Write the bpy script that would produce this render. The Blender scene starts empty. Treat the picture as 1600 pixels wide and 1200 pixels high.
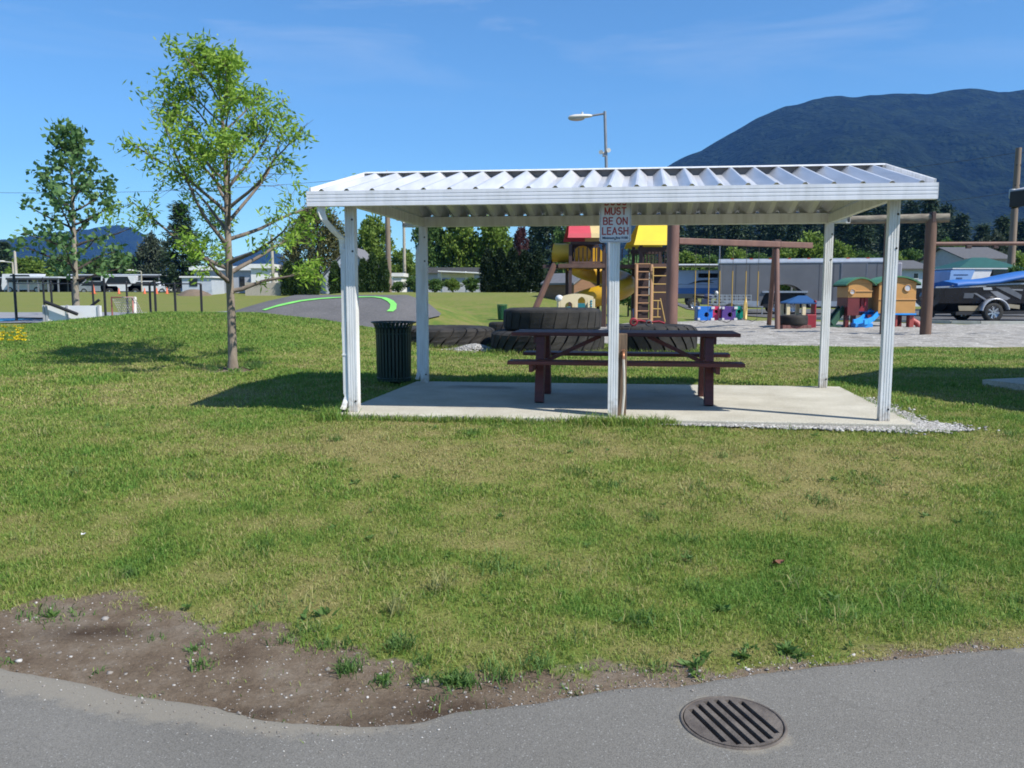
import bpy, math, random
import numpy as np
from mathutils import Vector, Matrix

sc = bpy.context.scene
COL = sc.collection
RNG = np.random.default_rng(7)
rnd = random.Random(11)
R = math.radians

# ------------------------------------------------------------------ camera model (1600 x 1200 photograph)
F, CX, CY, HOR = 1300.0, 800.0, 600.0, 455.0
PITCH = math.atan((CY - HOR) / F)
CAMZ = 1.3
COSP, SINP = math.cos(PITCH), math.sin(PITCH)

def ray(px, py):
    a, b = (px - CX) / F, (CY - py) / F
    return Vector((a, COSP + b * SINP, -SINP + b * COSP))

def P(px, py, Y):
    d = ray(px, py)
    return Vector((0, 0, CAMZ)) + d * (Y / d.y)

def G(px, py, z=0.0):
    d = ray(px, py)
    return Vector((0, 0, CAMZ)) + d * ((z - CAMZ) / d.z)

def X(px, Y):
    return P(px, HOR, Y).x

# ------------------------------------------------------------------ numpy noise
def _h(ix, iy, s):
    n = (ix * 374761393 + iy * 668265263 + s * 974634777) & 0xffffffff
    n = ((n ^ (n >> 13)) * 1274126177) & 0xffffffff
    return ((n ^ (n >> 16)) & 0xffff) / 65535.0

def vnoise(x, y, s=0):
    x = np.asarray(x, float); y = np.asarray(y, float)
    ix = np.floor(x).astype(np.int64); iy = np.floor(y).astype(np.int64)
    fx = x - ix; fy = y - iy
    fx = fx * fx * (3 - 2 * fx); fy = fy * fy * (3 - 2 * fy)
    a = _h(ix, iy, s); b = _h(ix + 1, iy, s); c = _h(ix, iy + 1, s); d = _h(ix + 1, iy + 1, s)
    return (a * (1 - fx) + b * fx) * (1 - fy) + (c * (1 - fx) + d * fx) * fy

def fbm(x, y, s=0, o=4):
    t = 0; a = .5; k = 1.0
    for i in range(o):
        t = t + a * vnoise(np.asarray(x) * k, np.asarray(y) * k, s + i); a *= .5; k *= 2.03
    return t / (1 - .5 ** o)

def ss(a, b, x):
    t = np.clip((np.asarray(x, float) - a) / (b - a), 0, 1)
    return t * t * (3 - 2 * t)

# ------------------------------------------------------------------ materials
def _n(nt, t, **k):
    n = nt.nodes.new(t)
    for a, b in k.items():
        setattr(n, a, b)
    return n

def c4(c):
    return (c[0], c[1], c[2], 1)

def mat(name, c1, c2=None, scale=6.0, rough=.7, metal=0.0, bump=0.0, bscale=40.0, stretch=(1, 1, 1), lo=.35, hi=.65, spec=.5, coat=0, detail=5):
    m = bpy.data.materials.new(name); m.use_nodes = True
    nt = m.node_tree; b = nt.nodes['Principled BSDF']; L = nt.links.new
    b.inputs['Roughness'].default_value = rough
    b.inputs['Metallic'].default_value = metal
    b.inputs['Specular IOR Level'].default_value = spec
    if coat: b.inputs['Coat Weight'].default_value = coat
    tc = _n(nt, 'ShaderNodeTexCoord'); mp = _n(nt, 'ShaderNodeMapping'); mp.inputs['Scale'].default_value = stretch
    L(tc.outputs['Object'], mp.inputs['Vector'])
    if c2 is None:
        c2 = tuple(x * .82 for x in c1)
    no = _n(nt, 'ShaderNodeTexNoise'); no.inputs['Scale'].default_value = scale; no.inputs['Detail'].default_value = detail
    L(mp.outputs[0], no.inputs['Vector'])
    cr = _n(nt, 'ShaderNodeValToRGB'); e = cr.color_ramp.elements
    e[0].position = lo; e[0].color = c4(c1); e[1].position = hi; e[1].color = c4(c2)
    L(no.outputs['Fac'], cr.inputs[0]); L(cr.outputs[0], b.inputs['Base Color'])
    if bump:
        n2 = _n(nt, 'ShaderNodeTexNoise'); n2.inputs['Scale'].default_value = bscale; n2.inputs['Detail'].default_value = 4
        L(mp.outputs[0], n2.inputs['Vector'])
        bp = _n(nt, 'ShaderNodeBump'); bp.inputs['Strength'].default_value = bump; bp.inputs['Distance'].default_value = .02
        L(n2.outputs['Fac'], bp.inputs['Height']); L(bp.outputs[0], b.inputs['Normal'])
    return m

def leaf_mat(name, ca, cb, cc=None, trans=.35, clump=1.2, attr=None):
    """leaf: colour differs from leaf to leaf and slightly from clump to clump; lets light through"""
    m = bpy.data.materials.new(name); m.use_nodes = True
    nt = m.node_tree; nt.nodes.clear(); L = nt.links.new
    out = _n(nt, 'ShaderNodeOutputMaterial')
    if attr:
        at = _n(nt, 'ShaderNodeAttribute', attribute_name=attr); fac = at.outputs['Fac']
    else:
        ge = _n(nt, 'ShaderNodeNewGeometry'); fac = ge.outputs['Random Per Island']
    cr = _n(nt, 'ShaderNodeValToRGB'); e = cr.color_ramp.elements
    e[0].position = 0; e[0].color = c4(ca); e[1].position = 1; e[1].color = c4(cc or cb)
    if cc:
        k = e.new(.6); k.color = c4(cb)
    L(fac, cr.inputs[0])
    col = cr.outputs[0]
    d = _n(nt, 'ShaderNodeBsdfPrincipled'); d.inputs['Roughness'].default_value = .6; d.inputs['Specular IOR Level'].default_value = .25
    t = _n(nt, 'ShaderNodeBsdfTranslucent')
    mx = _n(nt, 'ShaderNodeMixShader'); mx.inputs[0].default_value = trans
    L(col, d.inputs['Base Color']); L(col, t.inputs['Color'])
    L(d.outputs[0], mx.inputs[1]); L(t.outputs[0], mx.inputs[2]); L(mx.outputs[0], out.inputs[0])
    return m

# ------------------------------------------------------------------ objects
WM = {}

def tag(o, label=None, cat=None, group=None, kind=None):
    if label: o['label'] = label
    if cat: o['category'] = cat
    if group: o['group'] = group
    if kind: o['kind'] = kind
    return o

def thing(name, label, cat, loc=(0, 0, 0), rotz=0.0, group=None):
    o = bpy.data.objects.new(name, None); COL.objects.link(o)
    o.empty_display_size = .2
    o.location = loc; o.rotation_euler = (0, 0, rotz)
    WM[o.name] = Matrix.Translation(Vector(loc)) @ Matrix.Rotation(rotz, 4, 'Z')
    return tag(o, label, cat, group)

def link_mesh(name, me, material, parent=None):
    o = bpy.data.objects.new(name, me); COL.objects.link(o)
    for m in (material if isinstance(material, (list, tuple)) else [material]):
        me.materials.append(m)
    if parent is not None:
        o.parent = parent; WM[o.name] = WM[parent.name]
    return o

def copy_tree(o, parent=None):
    c = o.copy(); COL.objects.link(c)
    if parent is not None: c.parent = parent
    for ch in list(o.children): copy_tree(ch, c)
    return c

class MB:
    def __init__(s):
        s.v = []; s.f = []; s.sm = []; s.mi = []; s.m = 0
    def add(s, vs, fs, smooth=False):
        k = len(s.v); s.v += [Vector(v) for v in vs]
        for f in fs:
            s.f.append([i + k for i in f]); s.sm.append(smooth); s.mi.append(s.m)
        return s
    def box(s, c, size, rz=0.0, M=None):
        hx, hy, hz = size[0] / 2, size[1] / 2, size[2] / 2
        T = M or Matrix.Rotation(rz, 3, 'Z')
        vs = [Vector(c) + T @ Vector((x, y, z)) for x in (-hx, hx) for y in (-hy, hy) for z in (-hz, hz)]
        return s.add(vs, [(0, 1, 3, 2), (4, 6, 7, 5), (0, 4, 5, 1), (2, 3, 7, 6), (0, 2, 6, 4), (1, 5, 7, 3)])
    def lohi(s, a, b):
        return s.box([(a[i] + b[i]) / 2 for i in range(3)], [abs(b[i] - a[i]) for i in range(3)])
    def bar(s, p, q, w, h, up=(0, 0, 1)):
        p, q = Vector(p), Vector(q); d = (q - p); n = d.length; d.normalize()
        side = d.cross(Vector(up))
        if side.length < 1e-4: side = d.cross(Vector((0, 1, 0)))
        side.normalize(); u = side.cross(d)
        return s.box((p + q) / 2, (n, w, h), M=Matrix((d, side, u)).transposed())
    def tube(s, pts, r, seg=8, caps=True, smooth=True):
        pts = [Vector(p) for p in pts]; n = len(pts)
        rr = r if isinstance(r, (list, tuple)) else [r] * n
        d0 = (pts[1] - pts[0]).normalized()
        a = d0.orthogonal().normalized(); vs = []
        for i, p in enumerate(pts):
            d = (pts[min(i + 1, n - 1)] - pts[max(i - 1, 0)]).normalized()
            a = (a - d * a.dot(d)).normalized(); b = d.cross(a)
            for k in range(seg):
                t = 2 * math.pi * k / seg
                vs.append(p + (a * math.cos(t) + b * math.sin(t)) * rr[i])
        fs = [(i * seg + k, i * seg + (k + 1) % seg, (i + 1) * seg + (k + 1) % seg, (i + 1) * seg + k) for i in range(n - 1) for k in range(seg)]
        s.add(vs, fs, smooth)
        if caps:
            s.add(vs[:seg], [tuple(reversed(range(seg)))]); s.add(vs[-seg:], [tuple(range(seg))])
        return s
    def lathe(s, prof, c=(0, 0, 0), seg=24, smooth=True, M=None, arc=1.0):
        T = M or Matrix.Identity(3); c = Vector(c); n = len(prof); vs = []
        cols = seg if arc >= 1 else seg + 1
        for k in range(cols):
            t = 2 * math.pi * arc * k / seg
            for r, z in prof:
                vs.append(c + T @ Vector((r * math.cos(t), r * math.sin(t), z)))
        fs = []
        for k in range(seg):
            k2 = (k + 1) % cols
            for i in range(n - 1):
                fs.append((k * n + i, k2 * n + i, k2 * n + i + 1, k * n + i + 1))
        return s.add(vs, fs, smooth)
    def prism(s, poly, o, ex, ey, ez, smooth=False):
        o, ex, ey, ez = Vector(o), Vector(ex), Vector(ey), Vector(ez); n = len(poly)
        a = [o + ex * x + ey * y for x, y in poly]; b = [p + ez for p in a]
        s.add(a + b, [(i, (i + 1) % n, n + (i + 1) % n, n + i) for i in range(n)], smooth)
        s.add(a, [tuple(reversed(range(n)))]); s.add(b, [tuple(range(n))])
        return s
    def sphere(s, c, r, seg=14, rings=9, M=None):
        rr = r if isinstance(r, (tuple, list)) else (r, r, r)
        prof = [(max(1e-4, math.sin(math.pi * i / rings)), -math.cos(math.pi * i / rings)) for i in range(rings + 1)]
        T = Matrix.Diagonal(rr)
        if M: T = M @ T
        return s.lathe(prof, c, seg, True, T)
    def wheel(s, c, r, w, axis=(0, 1, 0)):
        ax = Vector(axis).normalized(); e1 = ax.orthogonal().normalized(); e2 = ax.cross(e1)
        T = Matrix((e1, e2, ax)).transposed()
        s.lathe([(r * .6, -w * .45), (r * .86, -w / 2), (r * .97, -w * .36), (r, -w * .15), (r, w * .15), (r * .97, w * .36), (r * .86, w / 2), (r * .6, w * .45), (r * .6, -w * .45)], c, 28, True, T)
        return s
    def rim(s, c, r, w, axis=(0, 1, 0), spokes=5):
        ax = Vector(axis).normalized(); e1 = ax.orthogonal().normalized(); e2 = ax.cross(e1); c = Vector(c)
        T = Matrix((e1, e2, ax)).transposed()
        s.lathe([(r * .6, -w * .44), (r * .57, -w * .3), (r * .5, -w * .15), (.001, -w * .12)], c, 24, True, T)
        s.lathe([(r * .6, w * .44), (r * .57, w * .3), (r * .5, w * .15), (.001, w * .12)], c, 24, True, T)
        for k in range(spokes):
            t = 2 * math.pi * k / spokes; d = e1 * math.cos(t) + e2 * math.sin(t)
            for sgn in (-1, 1):
                s.bar(c + d * r * .05 + ax * sgn * w * .3, c + d * r * .56 + ax * sgn * w * .34, r * .13, w * .12, up=ax)
        return s
    def build(s, name, material, parent=None, world=False, bevel=0.0, origin=None):
        vs = s.v
        loc = None
        if parent is not None and world:
            inv = WM[parent.name].inverted(); vs = [inv @ v for v in vs]
        elif parent is None:
            if origin is None:
                xs = [v.x for v in vs]; ys = [v.y for v in vs]; zs = [v.z for v in vs]
                origin = ((min(xs) + max(xs)) / 2, (min(ys) + max(ys)) / 2, min(zs))
            loc = Vector(origin); vs = [v - loc for v in vs]
        me = bpy.data.meshes.new(name)
        me.from_pydata([tuple(v) for v in vs], [], s.f); me.update()
        me.polygons.foreach_set('use_smooth', s.sm)
        me.polygons.foreach_set('material_index', s.mi)
        o = link_mesh(name, me, material, parent)
        if loc is not None:
            o.location = loc; WM[o.name] = Matrix.Translation(loc)
        if bevel:
            b = o.modifiers.new('edge', 'BEVEL'); b.width = bevel; b.segments = 2; b.limit_method = 'ANGLE'; b.angle_limit = R(40)
        return o

def np_mesh(name, verts, quads=None, tris=None, attr=None, smooth=False):
    me = bpy.data.meshes.new(name)
    verts = np.asarray(verts, np.float32)
    q = np.zeros((0, 4), np.int32) if quads is None else np.asarray(quads, np.int32)
    t = np.zeros((0, 3), np.int32) if tris is None else np.asarray(tris, np.int32)
    me.vertices.add(len(verts)); me.vertices.foreach_set('co', verts.ravel())
    me.loops.add(q.size + t.size); me.polygons.add(len(q) + len(t))
    me.loops.foreach_set('vertex_index', np.concatenate([q.ravel(), t.ravel()]))
    st = np.concatenate([np.arange(len(q)) * 4, q.size + np.arange(len(t)) * 3]).astype(np.int32)
    me.polygons.foreach_set('loop_start', st)
    if smooth: me.polygons.foreach_set('use_smooth', np.ones(len(q) + len(t), bool))
    if attr:
        for k, a in attr.items():
            at = me.attributes.new(k, 'FLOAT', 'POINT'); at.data.foreach_set('value', np.asarray(a, np.float32))
    me.update(); me.validate()
    return me

def norm(a):
    return a / np.maximum(np.linalg.norm(a, axis=-1, keepdims=True), 1e-9)

def leaf_quads(pts, dirs, length, width, rng, spread=.8):
    """kite-shaped leaves starting at pts and pointing along dirs (with spread)"""
    n = len(pts)
    d = norm(dirs + rng.normal(0, spread, (n, 3)))
    s = norm(np.cross(d, rng.normal(0, 1, (n, 3))))
    l = (np.asarray(length) * rng.uniform(.65, 1.3, n))[:, None]; w = (np.asarray(width) * rng.uniform(.7, 1.25, n))[:, None]
    v = np.stack([pts, pts + d * l * .45 + s * w / 2, pts + d * l, pts + d * l * .45 - s * w / 2], 1).reshape(-1, 3)
    return v, np.arange(n * 4).reshape(-1, 4)

def text_mesh(s, size, offset=0.0):
    cu = bpy.data.curves.new('lettering', 'FONT'); cu.body = s; cu.size = size; cu.align_x = 'CENTER'; cu.align_y = 'CENTER'
    cu.offset = offset; cu.extrude = .0008; cu.resolution_u = 4
    o = bpy.data.objects.new('lettering', cu); COL.objects.link(o)
    dg = bpy.context.evaluated_depsgraph_get()
    me = bpy.data.meshes.new_from_object(o.evaluated_get(dg))
    bpy.data.objects.remove(o); bpy.data.curves.remove(cu)
    me.materials.clear()
    return me

def text_part(name, s, size, M, material, parent, offset=0.0, width=None):
    me = text_mesh(s, size, offset)
    xs = [v.co.x for v in me.vertices]
    k = (width / (max(xs) - min(xs))) if width else 1.0
    me.transform(Matrix.Diagonal((k, 1, 1, 1))); me.transform(M)
    return link_mesh(name, me, material, parent)
HAZE, SKYAIR, SKYDUST, SKYOZ, SKYS, SUNE, EXPO = .00008, 1.0, .25, 2.2, .10, 5.0, .52; HAZEC = (.14, .40, 1.0, 1)
SKYTINT = (.62, .97, 1.2, 1)
# ------------------------------------------------------------------ terrain
PZ = -0.45                                   # the asphalt path lies below the lawn
_pe = [(-260, 1000), (-120, 1022), (0, 1043), (100, 1062), (200, 1083), (330, 1103), (420, 1126), (560, 1136), (650, 1131), (715, 1112), (850, 1096), (950, 1078), (1060, 1070), (1200, 1050), (1400, 1030), (1600, 1010), (1750, 990), (1900, 972)]
_pw = [G(a, b, PZ) for a, b in _pe]
PEX = np.array([p.x for p in _pw]); PEY = np.array([p.y for p in _pw])
_ge = [(-260, 930), (-100, 935), (0, 950), (80, 938), (160, 930), (240, 950), (330, 972), (450, 990), (540, 1010), (600, 1036), (700, 1058), (800, 1050), (900, 1047), (1000, 1046), (1100, 1052), (1200, 1040), (1400, 1022), (1600, 1003), (1900, 965)]
_gw = [G(a, b, PZ + .02) for a, b in _ge]
GEX = np.array([p.x for p in _gw]); GEY = np.array([p.y for p in _gw])

def edge(x): return np.interp(x, PEX, PEY) + .05 * (fbm(np.asarray(x) * 4, 3.3, 5, 5) - .5) + .02 * (fbm(np.asarray(x) * 23, 1.3, 15, 3) - .5)
def gedge(x): return np.interp(x, GEX, GEY)

def gz(x, y):
    x = np.asarray(x, float); y = np.asarray(y, float)
    e = np.interp(x, PEX, PEY)
    z = PZ - .03 - .1 * ss(.15, .35, e - y) + .02 * ss(-.02, .05, y - e) + .40 * ss(0, 1, (y - e - .1) / (8.2 - e))
    z = z + .05 * ss(9, 14, y)
    # grassy mound behind the young tree
    cr = np.interp(x, [-19, -15, -13, -11.3, -9, -6.6, -5, -3.6, -1.5, 0], [0, .12, .3, .56, .76, .76, .58, .34, .06, 0])
    prof = np.where(y < 21, np.exp(-((y - 21) / 3.3) ** 2 / 2), np.exp(-((y - 21) / 2.6) ** 2 / 2))
    mound = cr * prof
    wl = 1 - ss(-15, -10, x)
    court = .28 * ss(22, 26, y) * (1 - ss(-11, -8.5, x))
    field = court + .95 * ss(40, 80, y)
    bank = 1.1 * np.interp(x, [-12.5, -9.5, -8.5, -4.2, -2.6, -1], [0, .8, 1, 1, .55, 0]) * ss(26, 33, y)
    plat = 1.22 * ss(29, 52, y) * (1 - ss(7, 13, x)) * (1 - .45 * ss(1, 5, x) * (1 - ss(40, 52, y)))
    centre = np.maximum(bank * (1 - ss(36, 44, y)), plat)
    far = wl * field + (1 - wl) * centre
    far = far * (1 - .7 * ss(84, 100, y))
    z = np.maximum(z + mound, z + np.maximum(far, 0))
    z = z + .02 * (fbm(x * .9, y * .9, 2) - .5) * ss(.2, 1.5, y - e) + .012 * (fbm(x * 4, y * 4, 9, 3) - .5) * ss(0, .3, y - e) * (1 - ss(14, 20, y))
    # level ground under the shelter slab and the playground
    lx = (x - FLp.x) * U.x + (y - FLp.y) * U.y; ly = (x - FLp.x) * V.x + (y - FLp.y) * V.y
    ins = ss(-.5, -.2, lx) * (1 - ss(SW + .35, SW + .65, lx)) * ss(-.3, -.12, ly) * (1 - ss(SD + .15, SD + .4, ly))
    z = z * (1 - ins) + (-.06) * ins
    return z

FLp, FRp, RLp, RRp = G(554.5, 643), G(1380, 657), G(660, 600), G(1279, 603)
SHEAR = .043                                  # the rear row of posts stands a little to the right
U = (FRp - FLp); SW = U.length; U.normalize()
V = Vector((-U.y, U.x, 0)); SD = ((RLp - FLp).dot(V) + (RRp - FRp).dot(V)) / 2
SROT = math.atan2(U.y, U.x)

def gz1(x, y): return float(gz(x, y))

def hit(px, py, lo=2.0, hi=130.0):
    d = ray(px, py); d = d / d.y
    ys = np.concatenate([np.arange(lo, 40, .02), np.arange(40, hi, .1)])
    dz = (CAMZ + d.z * ys) - gz(d.x * ys, ys)
    k = np.argmax(dz < 0) if (dz < 0).any() else len(ys) - 1
    y = ys[k]
    return Vector((d.x * y, y, gz1(d.x * y, y)))

def at(px, Y, dz=0.0):
    x = X(px, Y); return Vector((x, Y, gz1(x, Y) + dz))

def steps(*seg):
    out = [seg[0][0]]
    for a, b, s in seg:
        n = max(1, int(round((b - a) / s))); out += list(a + (b - a) * (np.arange(1, n + 1) / n))
    return np.array(out)

FAR = 5000.0
gy = np.concatenate([steps((-FAR, -200, 800), (-200, -6, 30), (-6, 2.2, .6), (2.2, 6.5, .06), (6.5, 12, .12), (12, 40, .3), (40, 100, 1.0)), 100 * (FAR / 100) ** (np.arange(1, 26) / 25)])
gxp = np.concatenate([steps((0, 5, .07), (5, 10, .16), (10, 24, .4), (24, 70, 1.2)), 70 * (FAR / 70) ** (np.arange(1, 24) / 23)])
gx = np.concatenate([-gxp[:0:-1], gxp])
GXX, GYY = np.meshgrid(gx, gy)
GZZ = gz(GXX, GYY)
nx, ny = len(gx), len(gy)
idx = np.arange(nx * ny).reshape(ny, nx)
quads = np.stack([idx[:-1, :-1], idx[:-1, 1:], idx[1:, 1:], idx[1:, :-1]], -1).reshape(-1, 4)

def dirt_mask(x, y):
    e = gedge(x) - edge(x); t = (y - edge(x))
    d = gedge(x) + .05 - y + .12 * (fbm(x * 3.1, y * 3.1, 21) - .5) * 2 + .22 * (fbm(x * 9, y * 9, 23, 3) - .5) * 2
    m = ss(-.26, .20, d) * (x < 20)
    m = np.where(y < edge(x) + .02, 1, m)
    # bare earth round the tree trunk
    tr = np.hypot(x - TREE.x, y - TREE.y) + .3 * (fbm(x * 5, y * 5, 3) - .5)
    m = np.maximum(m, 1 - ss(.28, .48, tr))
    # worn spots in the lawn
    w = fbm(x * 1.2 + 4, y * 1.2, 31); m = np.maximum(m, .5 * ss(.74, .84, w) * ss(4.5, 5.5, y) * (1 - ss(16, 20, y)))
    return m

def dry_mask(x, y):
    """0 lush ... 1 straw; the lawn is straw-coloured in front of the slab and along the dirt"""
    d = fbm(x * .8 + 2, y * 1.3, 41) * .45 + fbm(x * 2.6, y * 3.4, 44) * .35 + fbm(x * 9, y * 11, 47, 3) * .2
    k = np.clip((d - .5) * 2.6 + .46, 0, 1)
    front = np.exp(-((y - 7.0) / 1.3) ** 2) * np.exp(-((x - .6) / 3.2) ** 2)
    k = k + .25 * front
    k = k - .6 * np.exp(-((x - 1.55) / 1.1) ** 2 - ((y - 4.5) / .40) ** 2) - .2 * np.exp(-((x + 1.7) / 1.6) ** 2 - ((y - 5.3) / .5) ** 2)
    mound = ss(14.5, 17, y) * (1 - ss(23, 25, y)) * (1 - ss(-5, -2.5, x))
    k = k * (1 - .6 * mound)
    far = ss(36, 46, y); k = k * (1 - far) + far * (.55 + .35 * (d - .5) * 2)
    near_tyre = np.exp(-((y - 15.2) / 1.0) ** 2) * ss(-2, 0, x) * (1 - ss(6, 8, x)); k = k + .35 * near_tyre
    return np.clip(k, 0, 1)

TREE = hit(364, 578)

def wet_mask(x, y):
    w = 0 * x
    for (a, b), rx, ry in (((665, 1108), .20, .10), (735, 1100) and ((730, 1098), .14, .06), ((395, 1108), .20, .05), ((560, 1122), .16, .05), ((150, 985), .28, .08)):
        p = G(a, b, PZ + .01); w = np.maximum(w, np.exp(-((x - p.x) / rx) ** 2 - ((y - p.y) / ry) ** 2))
    return np.clip(w * (.6 + .8 * fbm(x * 9, y * 9, 61, 4)), 0, 1)

def ground_material():
    m = bpy.data.materials.new('lawn_soil'); m.use_nodes = True
    nt = m.node_tree; b = nt.nodes['Principled BSDF']; L = nt.links.new
    b.inputs['Roughness'].default_value = .95; b.inputs['Specular IOR Level'].default_value = .15
    tc = _n(nt, 'ShaderNodeTexCoord')
    def noise(s, det=6, r=.6):
        n = _n(nt, 'ShaderNodeTexNoise'); n.inputs['Scale'].default_value = s; n.inputs['Detail'].default_value = det; n.inputs['Roughness'].default_value = r
        L(tc.outputs['Object'], n.inputs['Vector']); return n.outputs['Fac']
    def ramp(fac, *st):
        r = _n(nt, 'ShaderNodeValToRGB'); el = r.color_ramp.elements
        el[0].position, el[0].color = st[0][0], c4(st[0][1]); el[1].position, el[1].color = st[-1][0], c4(st[-1][1])
        for p, c in st[1:-1]:
            k = el.new(p); k.color = c4(c)
        L(fac, r.inputs[0]); return r.outputs[0]
    def mix(f, a, b_):
        n = _n(nt, 'ShaderNodeMix', data_type='RGBA'); L(f, n.inputs[0]); L(a, n.inputs[6]); L(b_, n.inputs[7]); return n.outputs[2]
    def math_(op, a, b_=None, v=None):
        n = _n(nt, 'ShaderNodeMath', operation=op); L(a, n.inputs[0])
        if b_ is not None: L(b_, n.inputs[1])
        if v is not None: n.inputs[1].default_value = v
        n.use_clamp = op in ('ADD', 'SUBTRACT'); return n.outputs[0]
    dirt = _n(nt, 'ShaderNodeAttribute', attribute_name='dirt').outputs['Fac']
    dry = _n(nt, 'ShaderNodeAttribute', attribute_name='dry').outputs['Fac']
    fine = noise(55, 8, .75); med = noise(7, 6, .65); big = noise(.5, 6, .6)
    dd = math_('ADD', dry, math_('MULTIPLY', math_('SUBTRACT', med, v=.4), v=.8))
    grass = ramp(dd, (0, (.078, .15, .026)), (.5, (.155, .185, .040)), (1, (.22, .195, .072)))
    gf = ramp(fine, (.3, (.55, .55, .55)), (.7, (1.25, 1.25, 1.25)))
    mu = _n(nt, 'ShaderNodeMix', data_type='RGBA', blend_type='MULTIPLY'); mu.inputs[0].default_value = 1
    L(grass, mu.inputs[6]); L(gf, mu.inputs[7])
    soil = ramp(noise(3.2, 10, .7), (.28, (.085, .058, .038)), (.5, (.165, .125, .088)), (.72, (.245, .205, .16)))
    mu2 = _n(nt, 'ShaderNodeMix', data_type='RGBA', blend_type='MULTIPLY'); mu2.inputs[0].default_value = .8
    L(soil, mu2.inputs[6]); L(gf, mu2.inputs[7])
    dm = math_('ADD', dirt, math_('MULTIPLY', math_('SUBTRACT', noise(16, 6, .7), v=.5), v=.6))
    wet = _n(nt, 'ShaderNodeAttribute', attribute_name='wet').outputs['Fac']
    mw = _n(nt, 'ShaderNodeMix', data_type='RGBA', blend_type='MULTIPLY'); L(wet, mw.inputs[0]); L(mu2.outputs[2], mw.inputs[6]); mw.inputs[7].default_value = (.36, .32, .30, 1); mu2 = mw
    L(mix(ramp(dm, (.4, (0, 0, 0)), (.6, (1, 1, 1))), mu.outputs[2], mu2.outputs[2]), b.inputs['Base Color'])
    bp = _n(nt, 'ShaderNodeBump'); bp.inputs['Strength'].default_value = .7; bp.inputs['Distance'].default_value = .02
    L(fine, bp.inputs['Height']); L(bp.outputs[0], b.inputs['Normal'])
    return m

M_ground = ground_material()
me = np_mesh('ground', np.stack([GXX, GYY, GZZ], -1).reshape(-1, 3), quads, attr={'dirt': dirt_mask(GXX, GYY).ravel(), 'dry': dry_mask(GXX, GYY).ravel(), 'wet': wet_mask(GXX, GYY).ravel()}, smooth=True)
tag(link_mesh('ground', me, M_ground), 'mown lawn and bare earth sloping up from the path', 'ground', kind='structure')

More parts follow.
